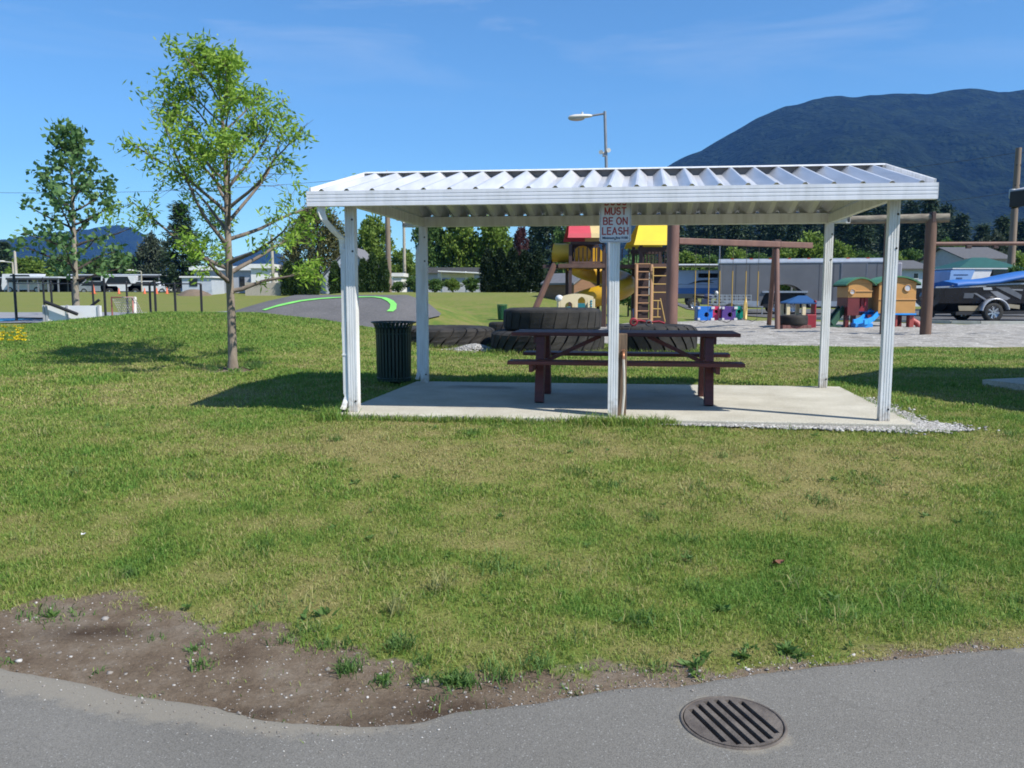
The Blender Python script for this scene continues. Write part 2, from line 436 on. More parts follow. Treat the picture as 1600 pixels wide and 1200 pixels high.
def aggregate(name, c1, c2, speck, sscale=90, dust=None, patch=.9):
    """worn asphalt or concrete: patches, fine grain and pale stones"""
    m = bpy.data.materials.new(name); m.use_nodes = True
    nt = m.node_tree; b = nt.nodes['Principled BSDF']; L = nt.links.new
    b.inputs['Roughness'].default_value = .9; b.inputs['Specular IOR Level'].default_value = .25
    tc = _n(nt, 'ShaderNodeTexCoord')
    n1 = _n(nt, 'ShaderNodeTexNoise'); n1.inputs['Scale'].default_value = patch; n1.inputs['Detail'].default_value = 8; n1.inputs['Roughness'].default_value = .65
    n2 = _n(nt, 'ShaderNodeTexNoise'); n2.inputs['Scale'].default_value = sscale * 1.6; n2.inputs['Detail'].default_value = 3
    vo = _n(nt, 'ShaderNodeTexVoronoi'); vo.inputs['Scale'].default_value = sscale
    for n in (n1, n2, vo): L(tc.outputs['Object'], n.inputs['Vector'])
    cr = _n(nt, 'ShaderNodeValToRGB'); e = cr.color_ramp.elements
    e[0].position = .33; e[0].color = c4(c1); e[1].position = .68; e[1].color = c4(c2); L(n1.outputs['Fac'], cr.inputs[0])
    g = _n(nt, 'ShaderNodeValToRGB'); e = g.color_ramp.elements
    e[0].position = .3; e[0].color = (.66, .66, .66, 1); e[1].position = .7; e[1].color = (1.25, 1.25, 1.25, 1); L(n2.outputs['Fac'], g.inputs[0])
    mu = _n(nt, 'ShaderNodeMix', data_type='RGBA', blend_type='MULTIPLY'); mu.inputs[0].default_value = 1
    L(cr.outputs[0], mu.inputs[6]); L(g.outputs[0], mu.inputs[7])
    col = mu.outputs[2]
    # pale stones: voronoi cells whose random colour is high
    sp_ = _n(nt, 'ShaderNodeSeparateColor'); L(vo.outputs['Color'], sp_.inputs[0])
    gt = _n(nt, 'ShaderNodeMath', operation='GREATER_THAN'); gt.inputs[1].default_value = .95; L(sp_.outputs[0], gt.inputs[0])
    lt = _n(nt, 'ShaderNodeMath', operation='LESS_THAN'); lt.inputs[1].default_value = .42; L(vo.outputs['Distance'], lt.inputs[0])
    mm = _n(nt, 'ShaderNodeMath', operation='MULTIPLY'); L(gt.outputs[0], mm.inputs[0]); L(lt.outputs[0], mm.inputs[1])
    mx = _n(nt, 'ShaderNodeMix', data_type='RGBA'); L(mm.outputs[0], mx.inputs[0]); L(col, mx.inputs[6]); mx.inputs[7].default_value = c4(speck)
    col = mx.outputs[2]
    if dust:
        # hairline cracks where a stretched cell border meets a noise mask
        v2 = _n(nt, 'ShaderNodeTexVoronoi', feature='DISTANCE_TO_EDGE'); v2.inputs['Scale'].default_value = .55
        nd = _n(nt, 'ShaderNodeTexNoise'); nd.inputs['Scale'].default_value = 2.5; nd.inputs['Detail'].default_value = 6
        ad0 = _n(nt, 'ShaderNodeMix', data_type='RGBA', blend_type='LINEAR_LIGHT'); ad0.inputs[0].default_value = .22
        L(tc.outputs['Object'], nd.inputs[0]); L(tc.outputs['Object'], ad0.inputs[6]); L(nd.outputs['Color'], ad0.inputs[7]); L(ad0.outputs[2], v2.inputs['Vector'])
        rc = _n(nt, 'ShaderNodeValToRGB'); rc.color_ramp.elements[0].position = .001; rc.color_ramp.elements[0].color = (1, 1, 1, 1); rc.color_ramp.elements[1].position = .005; rc.color_ramp.elements[1].color = (0, 0, 0, 1); L(v2.outputs['Distance'], rc.inputs[0])
        nm = _n(nt, 'ShaderNodeTexNoise'); nm.inputs['Scale'].default_value = .8; L(tc.outputs['Object'], nm.inputs[0])
        rm = _n(nt, 'ShaderNodeValToRGB'); rm.color_ramp.elements[0].position = .48; rm.color_ramp.elements[1].position = .56; L(nm.outputs['Fac'], rm.inputs[0])
        mc = _n(nt, 'ShaderNodeMath', operation='MULTIPLY'); L(rc.outputs[0], mc.inputs[0]); L(rm.outputs[0], mc.inputs[1])
        mc2 = _n(nt, 'ShaderNodeMath', operation='MULTIPLY'); mc2.inputs[1].default_value = .22; L(mc.outputs[0], mc2.inputs[0])
        mx = _n(nt, 'ShaderNodeMix', data_type='RGBA'); L(mc2.outputs[0], mx.inputs[0]); L(col, mx.inputs[6]); mx.inputs[7].default_value = (.05, .045, .04, 1); col = mx.outputs[2]
        at_ = _n(nt, 'ShaderNodeAttribute', attribute_name='dust')
        n3 = _n(nt, 'ShaderNodeTexNoise'); n3.inputs['Scale'].default_value = 9; n3.inputs['Detail'].default_value = 8; n3.inputs['Roughness'].default_value = .75
        L(tc.outputs['Object'], n3.inputs['Vector'])
        ad = _n(nt, 'ShaderNodeMath', operation='MULTIPLY_ADD'); ad.inputs[1].default_value = .9; L(n3.outputs['Fac'], ad.inputs[0]); L(at_.outputs['Fac'], ad.inputs[2])
        r3 = _n(nt, 'ShaderNodeValToRGB'); r3.color_ramp.elements[0].position = .80; r3.color_ramp.elements[1].position = 1.25; L(ad.outputs[0], r3.inputs[0])
        m3 = _n(nt, 'ShaderNodeMath', operation='MULTIPLY'); m3.inputs[1].default_value = .68; L(r3.outputs[0], m3.inputs[0])
        mx = _n(nt, 'ShaderNodeMix', data_type='RGBA'); L(m3.outputs[0], mx.inputs[0]); L(col, mx.inputs[6]); mx.inputs[7].default_value = c4(dust); col = mx.outputs[2]
    L(col, b.inputs['Base Color'])
    bp = _n(nt, 'ShaderNodeBump'); bp.inputs['Strength'].default_value = .5; bp.inputs['Distance'].default_value = .006
    L(n2.outputs['Fac'], bp.inputs['Height']); L(bp.outputs[0], b.inputs['Normal'])
    return m

M_path = aggregate('path_asphalt', (.142, .135, .121), (.175, .167, .150), (.25, .245, .23), 120, dust=(.235, .212, .17))
M_asph = aggregate('far_asphalt', (.085, .085, .088), (.125, .122, .12), (.2, .2, .2), 30)
M_track = aggregate('track_asphalt', (.105, .102, .102), (.135, .13, .13), (.17, .17, .17), 20)
M_slab = aggregate('slab_concrete', (.375, .35, .285), (.51, .485, .41), (.55, .54, .50), 60, patch=1.6)
M_gravel = aggregate('gravel_grey', (.205, .19, .168), (.40, .38, .345), (.60, .575, .53), 14, patch=2.2)

# asphalt path the camera stands on
px_ = np.concatenate([steps((-40, -6, 4)), steps((-6, 6, .06))[1:], steps((6, 40, 4))[1:]])
tt = np.concatenate([np.linspace(0, 1.4, 50), np.linspace(1.4, 5.2, 10)[1:], [8.5]])
A, B = np.meshgrid(px_, tt)
YY = edge(A) + .012 - B
zz = np.full_like(A, PZ) - .012 * ss(.02, 0, B)
dust = 1 - ss(-.02, .16 + (.22 + .3 * ss(-.6, -1.6, A)) * fbm(A * 1.6, 2.0, 8), B)
dust = dust * np.interp(A, [-6, -1.2, -.6, 0, 1, 6], [.95, .88, .6, .38, .4, .4])
ii = np.arange(A.size).reshape(A.shape)
q = np.stack([ii[:-1, :-1], ii[1:, :-1], ii[1:, 1:], ii[:-1, 1:]], -1).reshape(-1, 4)
dust = np.maximum(dust, .62 * np.exp(-((np.hypot(A - G(1145, 1128, PZ).x, YY - G(1145, 1128, PZ).y) - .215) / .05) ** 2) * (.4 + fbm(A * 9, YY * 9, 12)))
# round hole for the drain: drop the cells inside, pull the rim onto the circle
GC = G(1145, 1128, PZ); HR = .212
DD = np.hypot(A - GC.x, YY - GC.y).ravel()
q = q[(DD[q] > HR).sum(1) >= 3]
used = np.bincount(q.ravel(), minlength=A.size)
Af, Yf = A.ravel().copy(), YY.ravel().copy()
rim = (DD < HR * 1.6) & (((used < 4) & (used > 0)) | (DD < HR))
k_ = HR / np.maximum(DD, 1e-6)
Af[rim] = GC.x + (Af[rim] - GC.x) * k_[rim]; Yf[rim] = GC.y + (Yf[rim] - GC.y) * k_[rim]
A, YY = Af.reshape(A.shape), Yf.reshape(YY.shape)
me = np_mesh('path', np.stack([A, YY, zz], -1).reshape(-1, 3), q, attr={'dust': dust.ravel()}, smooth=True)
PATH = tag(link_mesh('path', me, M_path), 'worn grey asphalt path along the bottom', 'path', kind='structure')

def sheet(name, near, far, xs, dz, material, nt_=24, label=None, kind='structure', rough=0.0):
    """surface draped on the terrain between two curves near(x), far(x)"""
    Xg, T = np.meshgrid(np.asarray(xs, float), np.linspace(0, 1, nt_))
    Yg = near(Xg) * (1 - T) + far(Xg) * T
    Zg = gz(Xg, Yg) + dz
    if rough: Zg = Zg + rough * (fbm(Xg * 1.3, Yg * .9, 52, 4) - .35) + rough * .5 * (fbm(Xg * 5, Yg * 4, 57, 3) - .5)
    if rough: fd = np.clip(np.minimum(T, 1 - T) * 14, 0, 1); Zg = (gz(Xg, Yg) - .015) * (1 - fd) + Zg * fd
    i = np.arange(Xg.size).reshape(Xg.shape)
    q = np.stack([i[:-1, :-1], i[:-1, 1:], i[1:, 1:], i[1:, :-1]], -1).reshape(-1, 4)
    me = np_mesh(name, np.stack([Xg, Yg, Zg], -1).reshape(-1, 3), q, smooth=True)
    return tag(link_mesh(name, me, material), label, None, kind=kind)

# gravel of the playground, road beyond it, pump track and sports court
gn = lambda x: np.interp(x, [-2.5, 0, 2.5, 4.2, 8, 13, 30], [25, 23, 20.6, 20.6, 19.6, 19.2, 18.8]) + .6 * (fbm(x * 1.1, 1.0, 6) - .5)
gf_ = lambda x: np.interp(x, [-2.5, 0, 9, 12, 15, 17, 30], [27, 30, 35.5, 35.5, 34.5, 33, 31.5])
sheet('playground_gravel', gn, gf_, np.linspace(-2.5, 30, 260), .05, M_gravel, 110, 'grey gravel surface of the playground', rough=.10)
rn = lambda x: np.interp(x, [9, 12, 16, 18, 60], [43, 42, 36, 33.4, 29])
sheet('road', rn, lambda x: np.full_like(np.asarray(x, float), 60.0), np.linspace(9, 60, 60), .035, M_asph, 20, 'grey asphalt road beyond the playground')
mb = MB()
kx = np.linspace(13, 50, 40)
for a, b_ in zip(kx[:-1], kx[1:]):
    mb.bar((a, float(rn(a)) - .05, gz1(a, float(rn(a))) + .07), (b_, float(rn(b_)) - .05, gz1(b_, float(rn(b_))) + .07), .14, .12)
tag(mb.build('kerb', mat('kerb_concrete', (.5, .49, .46), (.4, .39, .37), 3, .9)), 'pale concrete kerb along the road', 'kerb', kind='structure')
tn = lambda x: np.interp(x, [-12, -10.5, -9, -7, -5, -3.6, -2.6], [32.5, 29.5, 27.5, 26.5, 26.8, 27.6, 30])
tf = lambda x: np.interp(x, [-12, -10.5, -9, -7, -5, -3.6, -2.6], [33.0, 33.2, 33.6, 33.9, 33.9, 33.3, 30.6])
sheet('pump_track', tn, tf, np.linspace(-12, -2.6, 60), .06, M_track, 40, 'dark asphalt banked turn of a pump track')
court = sheet('sports_court', lambda x: np.full_like(np.asarray(x, float), 26.6), lambda x: np.full_like(np.asarray(x, float), 40.0), np.linspace(-32, -9.2, 40), .03, mat('court_grey', (.20, .20, .21), (.25, .25, .26), 2, .85), 30, 'grey sports court behind the mound')
sheet('court_paint', lambda x: np.full_like(np.asarray(x, float), 26.9), lambda x: np.full_like(np.asarray(x, float), 30.4), np.linspace(-30, -17.0, 20), .045, mat('court_blue', (.10, .38, .55), (.12, .44, .60), 2, .7), 8, 'light blue painted area of the sports court')
# green painted line round the top of the banked turn
mk = [hit(a, b_, 24.0) for a, b_ in [(412, 488), (440, 480), (470, 473.5), (500, 470.0), (530, 468), (560, 467.3), (585, 467.0), (600, 469.0), (610, 473.5), (615, 479), (614, 486), (608, 491)]]
mb = MB(); L1 = []
for i, p in enumerate(mk):
    d = (mk[min(i + 1, len(mk) - 1)] - mk[max(i - 1, 0)]); d.z = 0; d.normalize(); n_ = Vector((-d.y, d.x, 0)) * .115
    L1.append((p + n_, p - n_))
vs = []
for i in range(len(mk) - 1):
    for k in range(6):
        t = k / 6
        for j in range(2):
            q_ = L1[i][j].lerp(L1[i + 1][j], t); vs.append((q_.x, q_.y, gz1(q_.x, q_.y) + .085))
n_ = len(vs) // 2
mb.add(vs, [(2 * i, 2 * i + 1, 2 * i + 3, 2 * i + 2) for i in range(n_ - 1)])
tag(mb.build('track_line_paint', mat('line_green', (.20, .62, .12), (.16, .5, .1), 3, .7)), 'bright green line painted round the banked turn', 'painted line', kind='structure')
# ------------------------------------------------------------------ picnic shelter
M_white = mat('white_aluminium', (.79, .79, .78), (.58, .57, .54), 5, .40, 0, .03, 60, stretch=(3, 3, .5), lo=.42, hi=.78)
# splashed mud and dust at the foot of the posts
nt = M_white.node_tree; bs = nt.nodes['Principled BSDF']; src = bs.inputs['Base Color'].links[0].from_socket
tc = _n(nt, 'ShaderNodeTexCoord'); sx_ = _n(nt, 'ShaderNodeSeparateXYZ'); nt.links.new(tc.outputs['Object'], sx_.inputs[0])
no_ = _n(nt, 'ShaderNodeTexNoise'); no_.inputs['Scale'].default_value = 22; no_.inputs['Detail'].default_value = 6; nt.links.new(tc.outputs['Object'], no_.inputs[0])
ad_ = _n(nt, 'ShaderNodeMath', operation='MULTIPLY_ADD'); ad_.inputs[1].default_value = .45; nt.links.new(no_.outputs['Fac'], ad_.inputs[0]); nt.links.new(sx_.outputs[2], ad_.inputs[2])
rp_ = _n(nt, 'ShaderNodeValToRGB'); rp_.color_ramp.elements[0].position = .20; rp_.color_ramp.elements[0].color = (.7, .7, .7, 1); rp_.color_ramp.elements[1].position = .42; rp_.color_ramp.elements[1].color = (0, 0, 0, 1); nt.links.new(ad_.outputs[0], rp_.inputs[0])
mx0 = _n(nt, 'ShaderNodeMix', data_type='RGBA'); nt.links.new(rp_.outputs[0], mx0.inputs[0]); nt.links.new(src, mx0.inputs[6]); mx0.inputs[7].default_value = (.30, .24, .17, 1); nt.links.new(mx0.outputs[2], bs.inputs['Base Color'])
M_roof = mat('roof_sheet', (.68, .68, .69), (.54, .545, .56), 2.2, .30, .25, .02, 40, stretch=(6, .5, 1))
M_soffit = mat('gutter_white', (.74, .75, .78), (.58, .59, .60), 4, .42, 0, 0, stretch=(2.5, 1, .4), lo=.4, hi=.8)
M_dark = mat('dark_gap', (.02, .02, .02), None, 3, .9)
SH = thing('picnic_shelter', 'white open-sided picnic shelter with ribbed metal roof over the red table', 'shelter', (FLp.x, FLp.y, 0), SROT)
OLL, OLR, OF, OB = .31, .27, .36, .18
EZ, RZ = 2.245, 2.655      # valley height at eave and ridge
EZB = RZ - (RZ - EZ) / (SD / 2 + OF) * (SD / 2 + OB)
pitch, rib = .2625, .086
prof = []
n_r = int(round((SW + OLL + OLR) / pitch)); pitch = (SW + OLL + OLR) / n_r
for k in range(n_r):
    x0 = -OLL + k * pitch
    prof += [(x0, 0), (x0 + .035, 0), (x0 + .125, rib), (x0 + .145, rib), (x0 + .235, 0)]
prof.append((-OLL + n_r * pitch, 0))
def roof_sheet(y0, z0, y1, z1):
    m = MB(); n = len(prof); vs = []
    for j in range(7):
        t = j / 6
        for x, h in prof:
            vs.append((x, y0 + (y1 - y0) * t, z0 + (z1 - z0) * t + h))
    m.add(vs, [(j * n + i, j * n + i + 1, (j + 1) * n + i + 1, (j + 1) * n + i) for j in range(6) for i in range(n - 1)])
    return m
for nm, a in (('roof_panel', (-OF, EZ, SD / 2, RZ)), ('roof_panel', (SD + OB, EZB, SD / 2, RZ))):
    o = roof_sheet(*a).build(nm, M_roof, SH)
    s_ = o.modifiers.new('sheet', 'SOLIDIFY'); s_.thickness = .003; s_.offset = 0
b = MB(); rzz = RZ + rib
b.prism([(-.085, -.016), (0, .004), (.085, -.016), (.085, -.008), (0, .014), (-.085, -.008)], (-OLL - .01, SD / 2, rzz), (0, 1, 0), (0, 0, 1), (SW + OLL + OLR + .02, 0, 0))
b.build('ridge_cap', M_white, SH)
b = MB(); b.box(((SW - OLL + OLR) / 2, SD / 2, RZ + rib / 2 - .004), (SW + OLL + OLR - .04, .006, rib - .004)); b.build('ridge_shade_strip', mat('ridge_shade_grey', (.16, .16, .165), (.12, .12, .125), 4, .7), SH)  # added dark strip stands in for the shaded voids under the ridge cap
# gutters: stepped face with horizontal lines
gp = [(0, 0), (.09, 0), (.09, .01), (.012, .01), (.012, .150), (0, .150), (0, .118), (.005, .114), (.005, .110), (0, .106), (0, .083), (.005, .079), (.005, .075), (0, .071), (0, .048), (.005, .044), (.005, .040), (0, .036)]
for y, sg, zg_ in ((-OF - .012, 1, 2.16), (SD + OB + .012, -1, 2.205)):
    b = MB(); b.prism([(sg * p, q_) for p, q_ in gp], (-OLL - .02, y, zg_), (0, 1, 0), (0, 0, 1), (SW + OLL + OLR + .04, 0, 0))
    for xe in (-OLL - .018, SW + OLR + .018): b.box((xe, y + sg * .045, zg_ + .075), (.004, .09, .15))
    b.build('gutter', M_soffit, SH)
# rake trims
for xe in (-OLL - .012, SW + OLR + .012):
    b = MB()
    for ye, ze_ in ((-OF + .08, EZ), (SD + OB - .08, EZB)):
        b = MB(); b.bar((xe, ye, ze_ + .03 + .08 * (RZ - EZ) / (SD / 2 + OF)), (xe, SD / 2, RZ + .036), .02, .12); b.build('rake_trim', M_white, SH)
# beams
b = MB(); b.box((SW / 2, 0, 2.265), (SW + .44, .06, .13)); b.build('beam', M_white, SH, bevel=.004)
b = MB(); b.box((SW / 2, SD, 2.265), (SW + .44, .06, .13)); b.build('beam', M_white, SH, bevel=.004)
for xe in (0, SW):
    b = MB(); b.box((xe, SD / 2, 2.255), (.06, SD - .07, .12)); b.build('beam', M_white, SH, bevel=.004)
    b = MB(); b.prism([(-.1, 2.335), (SD + .1, 2.335), (SD / 2, 2.335 + (SD / 2 + .1) * (RZ - EZ) / (SD / 2 + OF) - .03)], (xe - .012, 0, 0), (0, 1, 0), (0, 0, 1), (.024, 0, 0))
    b.build('gable_panel', M_white, SH)
# fluted posts
def post_prof(w):
    h = w / 2; g = w * .05; P_ = []
    for k in range(4):
        c, s_ = [(1, 0), (0, 1), (-1, 0), (0, -1)][k]
        side = [(-h, -h)]
        for q_ in (-.5, .0, .5):
            cx = q_ * h; side += [(cx - g, -h), (cx - g * .5, -h + g * 1.1), (cx + g * .5, -h + g * 1.1), (cx + g, -h)]
        P_ += [(x * c - y * s_, x * s_ + y * c) for x, y in side]
    return P_
# middle post where the sign hangs
mx_ = None
best = 1e9
for k in range(2000):
    lx = SW * k / 2000; w = Vector((FLp.x, FLp.y, 0)) + U * lx
    pxx = CX + F * w.x / (w.y * COSP - (0 - CAMZ) * SINP)
    if abs(pxx - 957.5) < best: best, mx_ = abs(pxx - 957.5), lx
for x, y in ((0, 0), (SW, 0), (0, SD), (SW, SD), (mx_, -.02)):
    b = MB(); b.prism(post_prof(.1), (x, y, 0), (1, 0, 0), (0, 1, 0), (0, 0, 2.2))
    po = b.build('post', M_white, SH)
    if (x, y) != (mx_, -.02):
        for zc in (2.05, 1.72, .12):
            b = MB(); b.lathe([(.011, 0), (.011, .004), (.004, .008), (.001, .008)], (x + .03, y - .05, zc), 8, True, Matrix.Rotation(R(90), 3, 'X')); b.build('bolt', M_dark, po)
# downspouts on the two left posts
def rtube(m, pts, w, d, side):
    """flat rectangular pipe"""
    pts = [Vector(p) for p in pts]; n = len(pts); vs = []; sd = Vector(side)
    for i, p in enumerate(pts):
        t = (pts[min(i + 1, n - 1)] - pts[max(i - 1, 0)]).normalized(); q_ = t.cross(sd).normalized()
        for a, c in ((-1, -1), (-.4, -1), (-.4, -.85), (.4, -.85), (.4, -1), (1, -1), (1, 1), (-1, 1)): vs.append(p + sd * a * w / 2 + q_ * c * d / 2)
    m.add(vs, [(i * 8 + k, i * 8 + (k + 1) % 8, (i + 1) * 8 + (k + 1) % 8, (i + 1) * 8 + k) for i in range(n - 1) for k in range(8)])
    m.add(vs[:8], [tuple(reversed(range(8)))]); m.add(vs[-8:], [tuple(range(8))])
b = MB()
x0 = -.085
rtube(b, [(-.20, -OF + .05, 2.17), (-.20, -OF + .05, 2.10), (-.185, -OF + .07, 2.04), (-.13, -.17, 1.93), (-.09, -.04, 1.86), (x0, -.01, 1.80), (x0, 0, 1.70)], .072, .052, (0.8, .6, 0))
rtube(b, [(x0, 0, 1.74), (x0, 0, 1.0), (x0 - .006, 0, .90), (x0, 0, .72), (x0, 0, .2), (x0 + .012, 0, .17), (x0, -.005, .13), (x0 - .012, -.03, .07), (x0 - .02, -.06, .035)], .066, .052, (0, 1, 0))
for zc in (1.74, .62): b.box((x0, 0, zc), (.062, .078, .014))
b.build('downspout', M_white, SH)
b = MB(); b.box((x0 - .022, -.062, .03), (.05, .012, .05)); b.build('spout_mouth', M_dark, SH)  #
b = MB()
rtube(b, [(-.02, SD + OB - .05, 2.22), (-.02, SD + OB - .05, 2.12), (-.03, SD + OB - .06, 2.05), (-.06, SD + .10, 1.95), (-.075, SD + .03, 1.9), (-.08, SD, 1.82), (-.08, SD, .15), (-.09, SD - .01, .10), (-.1, SD - .03, .05)], .066, .052, (0, 1, 0))
b.build('downspout', M_white, SH)

# concrete slab
b = MB(); b.lohi((-.17, -.20, -.16), (SW + .26, SD + .16, 0))
for o_ in list(SH.children) + [c_ for p_ in SH.children for c_ in p_.children]:
    for v_ in o_.data.vertices: v_.co.x += SHEAR * v_.co.y
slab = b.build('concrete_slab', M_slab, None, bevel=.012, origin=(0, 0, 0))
# damp stain plus painted shade darkening the slab colour near the rear left post
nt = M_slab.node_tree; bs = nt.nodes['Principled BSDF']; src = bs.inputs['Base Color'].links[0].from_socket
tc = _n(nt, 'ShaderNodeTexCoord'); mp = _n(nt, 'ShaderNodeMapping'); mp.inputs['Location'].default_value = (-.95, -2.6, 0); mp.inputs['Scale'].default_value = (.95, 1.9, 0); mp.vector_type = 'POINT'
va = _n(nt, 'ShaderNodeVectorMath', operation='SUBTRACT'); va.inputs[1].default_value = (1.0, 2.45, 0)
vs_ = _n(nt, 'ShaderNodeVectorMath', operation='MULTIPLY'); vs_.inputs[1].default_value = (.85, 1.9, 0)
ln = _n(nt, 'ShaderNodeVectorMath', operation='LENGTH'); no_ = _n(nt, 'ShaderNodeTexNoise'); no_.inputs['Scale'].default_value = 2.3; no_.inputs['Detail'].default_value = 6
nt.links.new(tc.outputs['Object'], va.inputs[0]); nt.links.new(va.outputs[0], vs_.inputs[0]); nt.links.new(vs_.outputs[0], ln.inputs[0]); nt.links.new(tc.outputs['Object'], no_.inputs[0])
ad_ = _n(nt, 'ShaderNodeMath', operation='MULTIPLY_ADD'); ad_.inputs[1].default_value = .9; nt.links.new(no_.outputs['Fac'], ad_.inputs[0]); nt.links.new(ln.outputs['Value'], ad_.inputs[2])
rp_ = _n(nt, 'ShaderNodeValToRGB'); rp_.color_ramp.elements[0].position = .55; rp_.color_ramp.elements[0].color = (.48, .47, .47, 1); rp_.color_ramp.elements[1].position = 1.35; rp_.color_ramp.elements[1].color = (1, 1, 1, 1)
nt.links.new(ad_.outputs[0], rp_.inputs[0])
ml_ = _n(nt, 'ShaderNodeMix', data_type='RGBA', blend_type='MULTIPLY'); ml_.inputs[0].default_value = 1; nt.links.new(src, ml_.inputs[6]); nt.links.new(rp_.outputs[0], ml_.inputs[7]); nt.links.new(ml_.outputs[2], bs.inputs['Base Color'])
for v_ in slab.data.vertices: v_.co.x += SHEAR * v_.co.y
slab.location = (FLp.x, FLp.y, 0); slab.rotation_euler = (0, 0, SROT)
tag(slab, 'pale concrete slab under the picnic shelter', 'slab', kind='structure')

def shw(x, y, z=0.0):
    return Vector((FLp.x, FLp.y, 0)) + U * (x + SHEAR * y) + V * y + Vector((0, 0, z))

# sign
M_sign = mat('sign_white', (.66, .67, .70), (.62, .63, .66), 2, .4)
M_red = mat('sign_red', (.40, .045, .035), (.34, .04, .03), 9, .5)
M_navy = mat('sign_navy', (.03, .05, .12), None, 9, .5)
so = shw(mx_, -.085, 1.792)
SG = thing('dog_sign', 'white DOGS MUST BE ON LEASH sign with red capitals on middle post', 'sign', so, SROT)
b = MB()
def rrect(w, h, r, n=5):
    pts = []
    for cx, cz, a0 in ((w / 2 - r, h - r, 0), (-w / 2 + r, h - r, 90), (-w / 2 + r, r, 180), (w / 2 - r, r, 270)):
        for k in range(n + 1): t = R(a0 + 90 * k / n); pts.append((cx + r * math.cos(t), cz + r * math.sin(t)))
    return pts
b.prism(rrect(.318, .455, .025), (.003, .0, 0), (1, 0, 0), (0, 0, 1), (0, .004, 0))
b.build('sign_plate', M_sign, SG)
bo = rrect(.300, .437, .02); bi = rrect(.292, .429, .017)
b = MB(); vs = [(x + .003, -.0015, z + .009) for x, z in bo] + [(x + .003, -.0015, z + .013) for x, z in bi]; n = len(bo)
b.add(vs, [(i, (i + 1) % n, n + (i + 1) % n, n + i) for i in range(n)]); b.build('border_line', mat('sign_border', (.22, .16, .2), None, 5, .5), SG)
for zc in (.03, .30):
    b = MB(); b.lathe([(.007, 0), (.007, .002), (.001, .003)], (.003, -.0, zc), 8, True, Matrix.Rotation(R(90), 3, 'X')); b.build('bolt', M_dark, SG)
TR = lambda z, x=.003: Matrix.Translation((x, -.003, z)) @ Matrix.Rotation(R(90), 4, 'X')
def arc_(cx, cy, rx, ry, a0, a1, n=9): return [(cx + rx * math.cos(R(a0 + (a1 - a0) * k / n)), cy + ry * math.sin(R(a0 + (a1 - a0) * k / n))) for k in range(n + 1)]
GLY = {'D': [[(0, 0), (0, 1)], [(0, 1), (.35, 1)] + arc_(.35, .5, .40, .5, 90, -90) + [(0, 0)]], 'O': [arc_(.42, .5, .42, .5, 0, 360, 18)], 'G': [arc_(.42, .5, .42, .5, 50, 340, 14), [(.45, .45), (.82, .45), (.82, .2)]],
       'S': [arc_(.34, .74, .32, .26, 40, 250, 8) + arc_(.36, .26, .34, .26, 70, -150, 8)], 'M': [[(0, 0), (0, 1)], [(0, 1), (.45, .1)], [(.45, .1), (.9, 1)], [(.9, 1), (.9, 0)]], 'U': [[(0, 1), (0, .32)] + arc_(.36, .34, .36, .34, 180, 360) + [(.72, 1)]],
       'T': [[(0, 1), (.76, 1)], [(.38, 1), (.38, 0)]], 'B': [[(0, 0), (0, 1)], [(0, 1), (.36, 1)] + arc_(.36, .76, .28, .24, 90, -90) + [(0, .52)], [(0, .52), (.4, .52)] + arc_(.4, .26, .30, .26, 90, -90) + [(0, 0)]],
       'E': [[(0, 0), (0, 1)], [(0, 1), (.62, 1)], [(0, .52), (.56, .52)], [(0, 0), (.62, 0)]], 'N': [[(0, 0), (0, 1)], [(0, 1), (.74, 0)], [(.74, 0), (.74, 1)]], 'L': [[(0, 1), (0, 0)], [(0, 0), (.6, 0)]],
       'A': [[(0, 0), (.4, 1)], [(.4, 1), (.8, 0)], [(.14, .33), (.66, .33)]], 'H': [[(0, 0), (0, 1)], [(.74, 0), (.74, 1)], [(0, .52), (.74, .52)]]}
for s_, z, w in (('DOGS', .408, .222), ('MUST', .312, .222), ('BE ON', .214, .25), ('LEASH', .115, .268)):
    hgt = .066; x_ = 0; segs = []
    for ch in s_:
        if ch == ' ': x_ += .42; continue
        gl_ = GLY[ch]; segs.append((x_, gl_)); x_ += max(p[0] for st in gl_ for p in st) + .34
    tot = x_ - .34; kx_ = (w - .013) / tot
    b = MB(); k_ = 0; last_ = None
    for x0_, gl_ in segs:
        if ' ' in s_ and b.v and gl_ is GLY['O']: b.build('lettering', M_red, SG); b = MB()
        last_ = x0_
        for st in gl_:
            for p_, q_ in zip(st[:-1], st[1:]):
                P0 = Vector(((x0_ + p_[0] - tot / 2) * kx_ + .003, 0, z + (p_[1] - .5) * hgt)); P1 = Vector(((x0_ + q_[0] - tot / 2) * kx_ + .003, 0, z + (q_[1] - .5) * hgt))
                d_ = (P1 - P0).normalized() * .0048; k_ += 1; yy_ = Vector((0, -.0012 - .00006 * (k_ % 17), 0))
                b.bar(P0 - d_ + yy_, P1 + d_ + yy_, .0124, .0022, up=(0, 1, 0))
    b.build('lettering', M_red, SG)
text_part('lettering', 'Minimum fine $100', .034, TR(.045), M_navy, SG, .0009, .255)

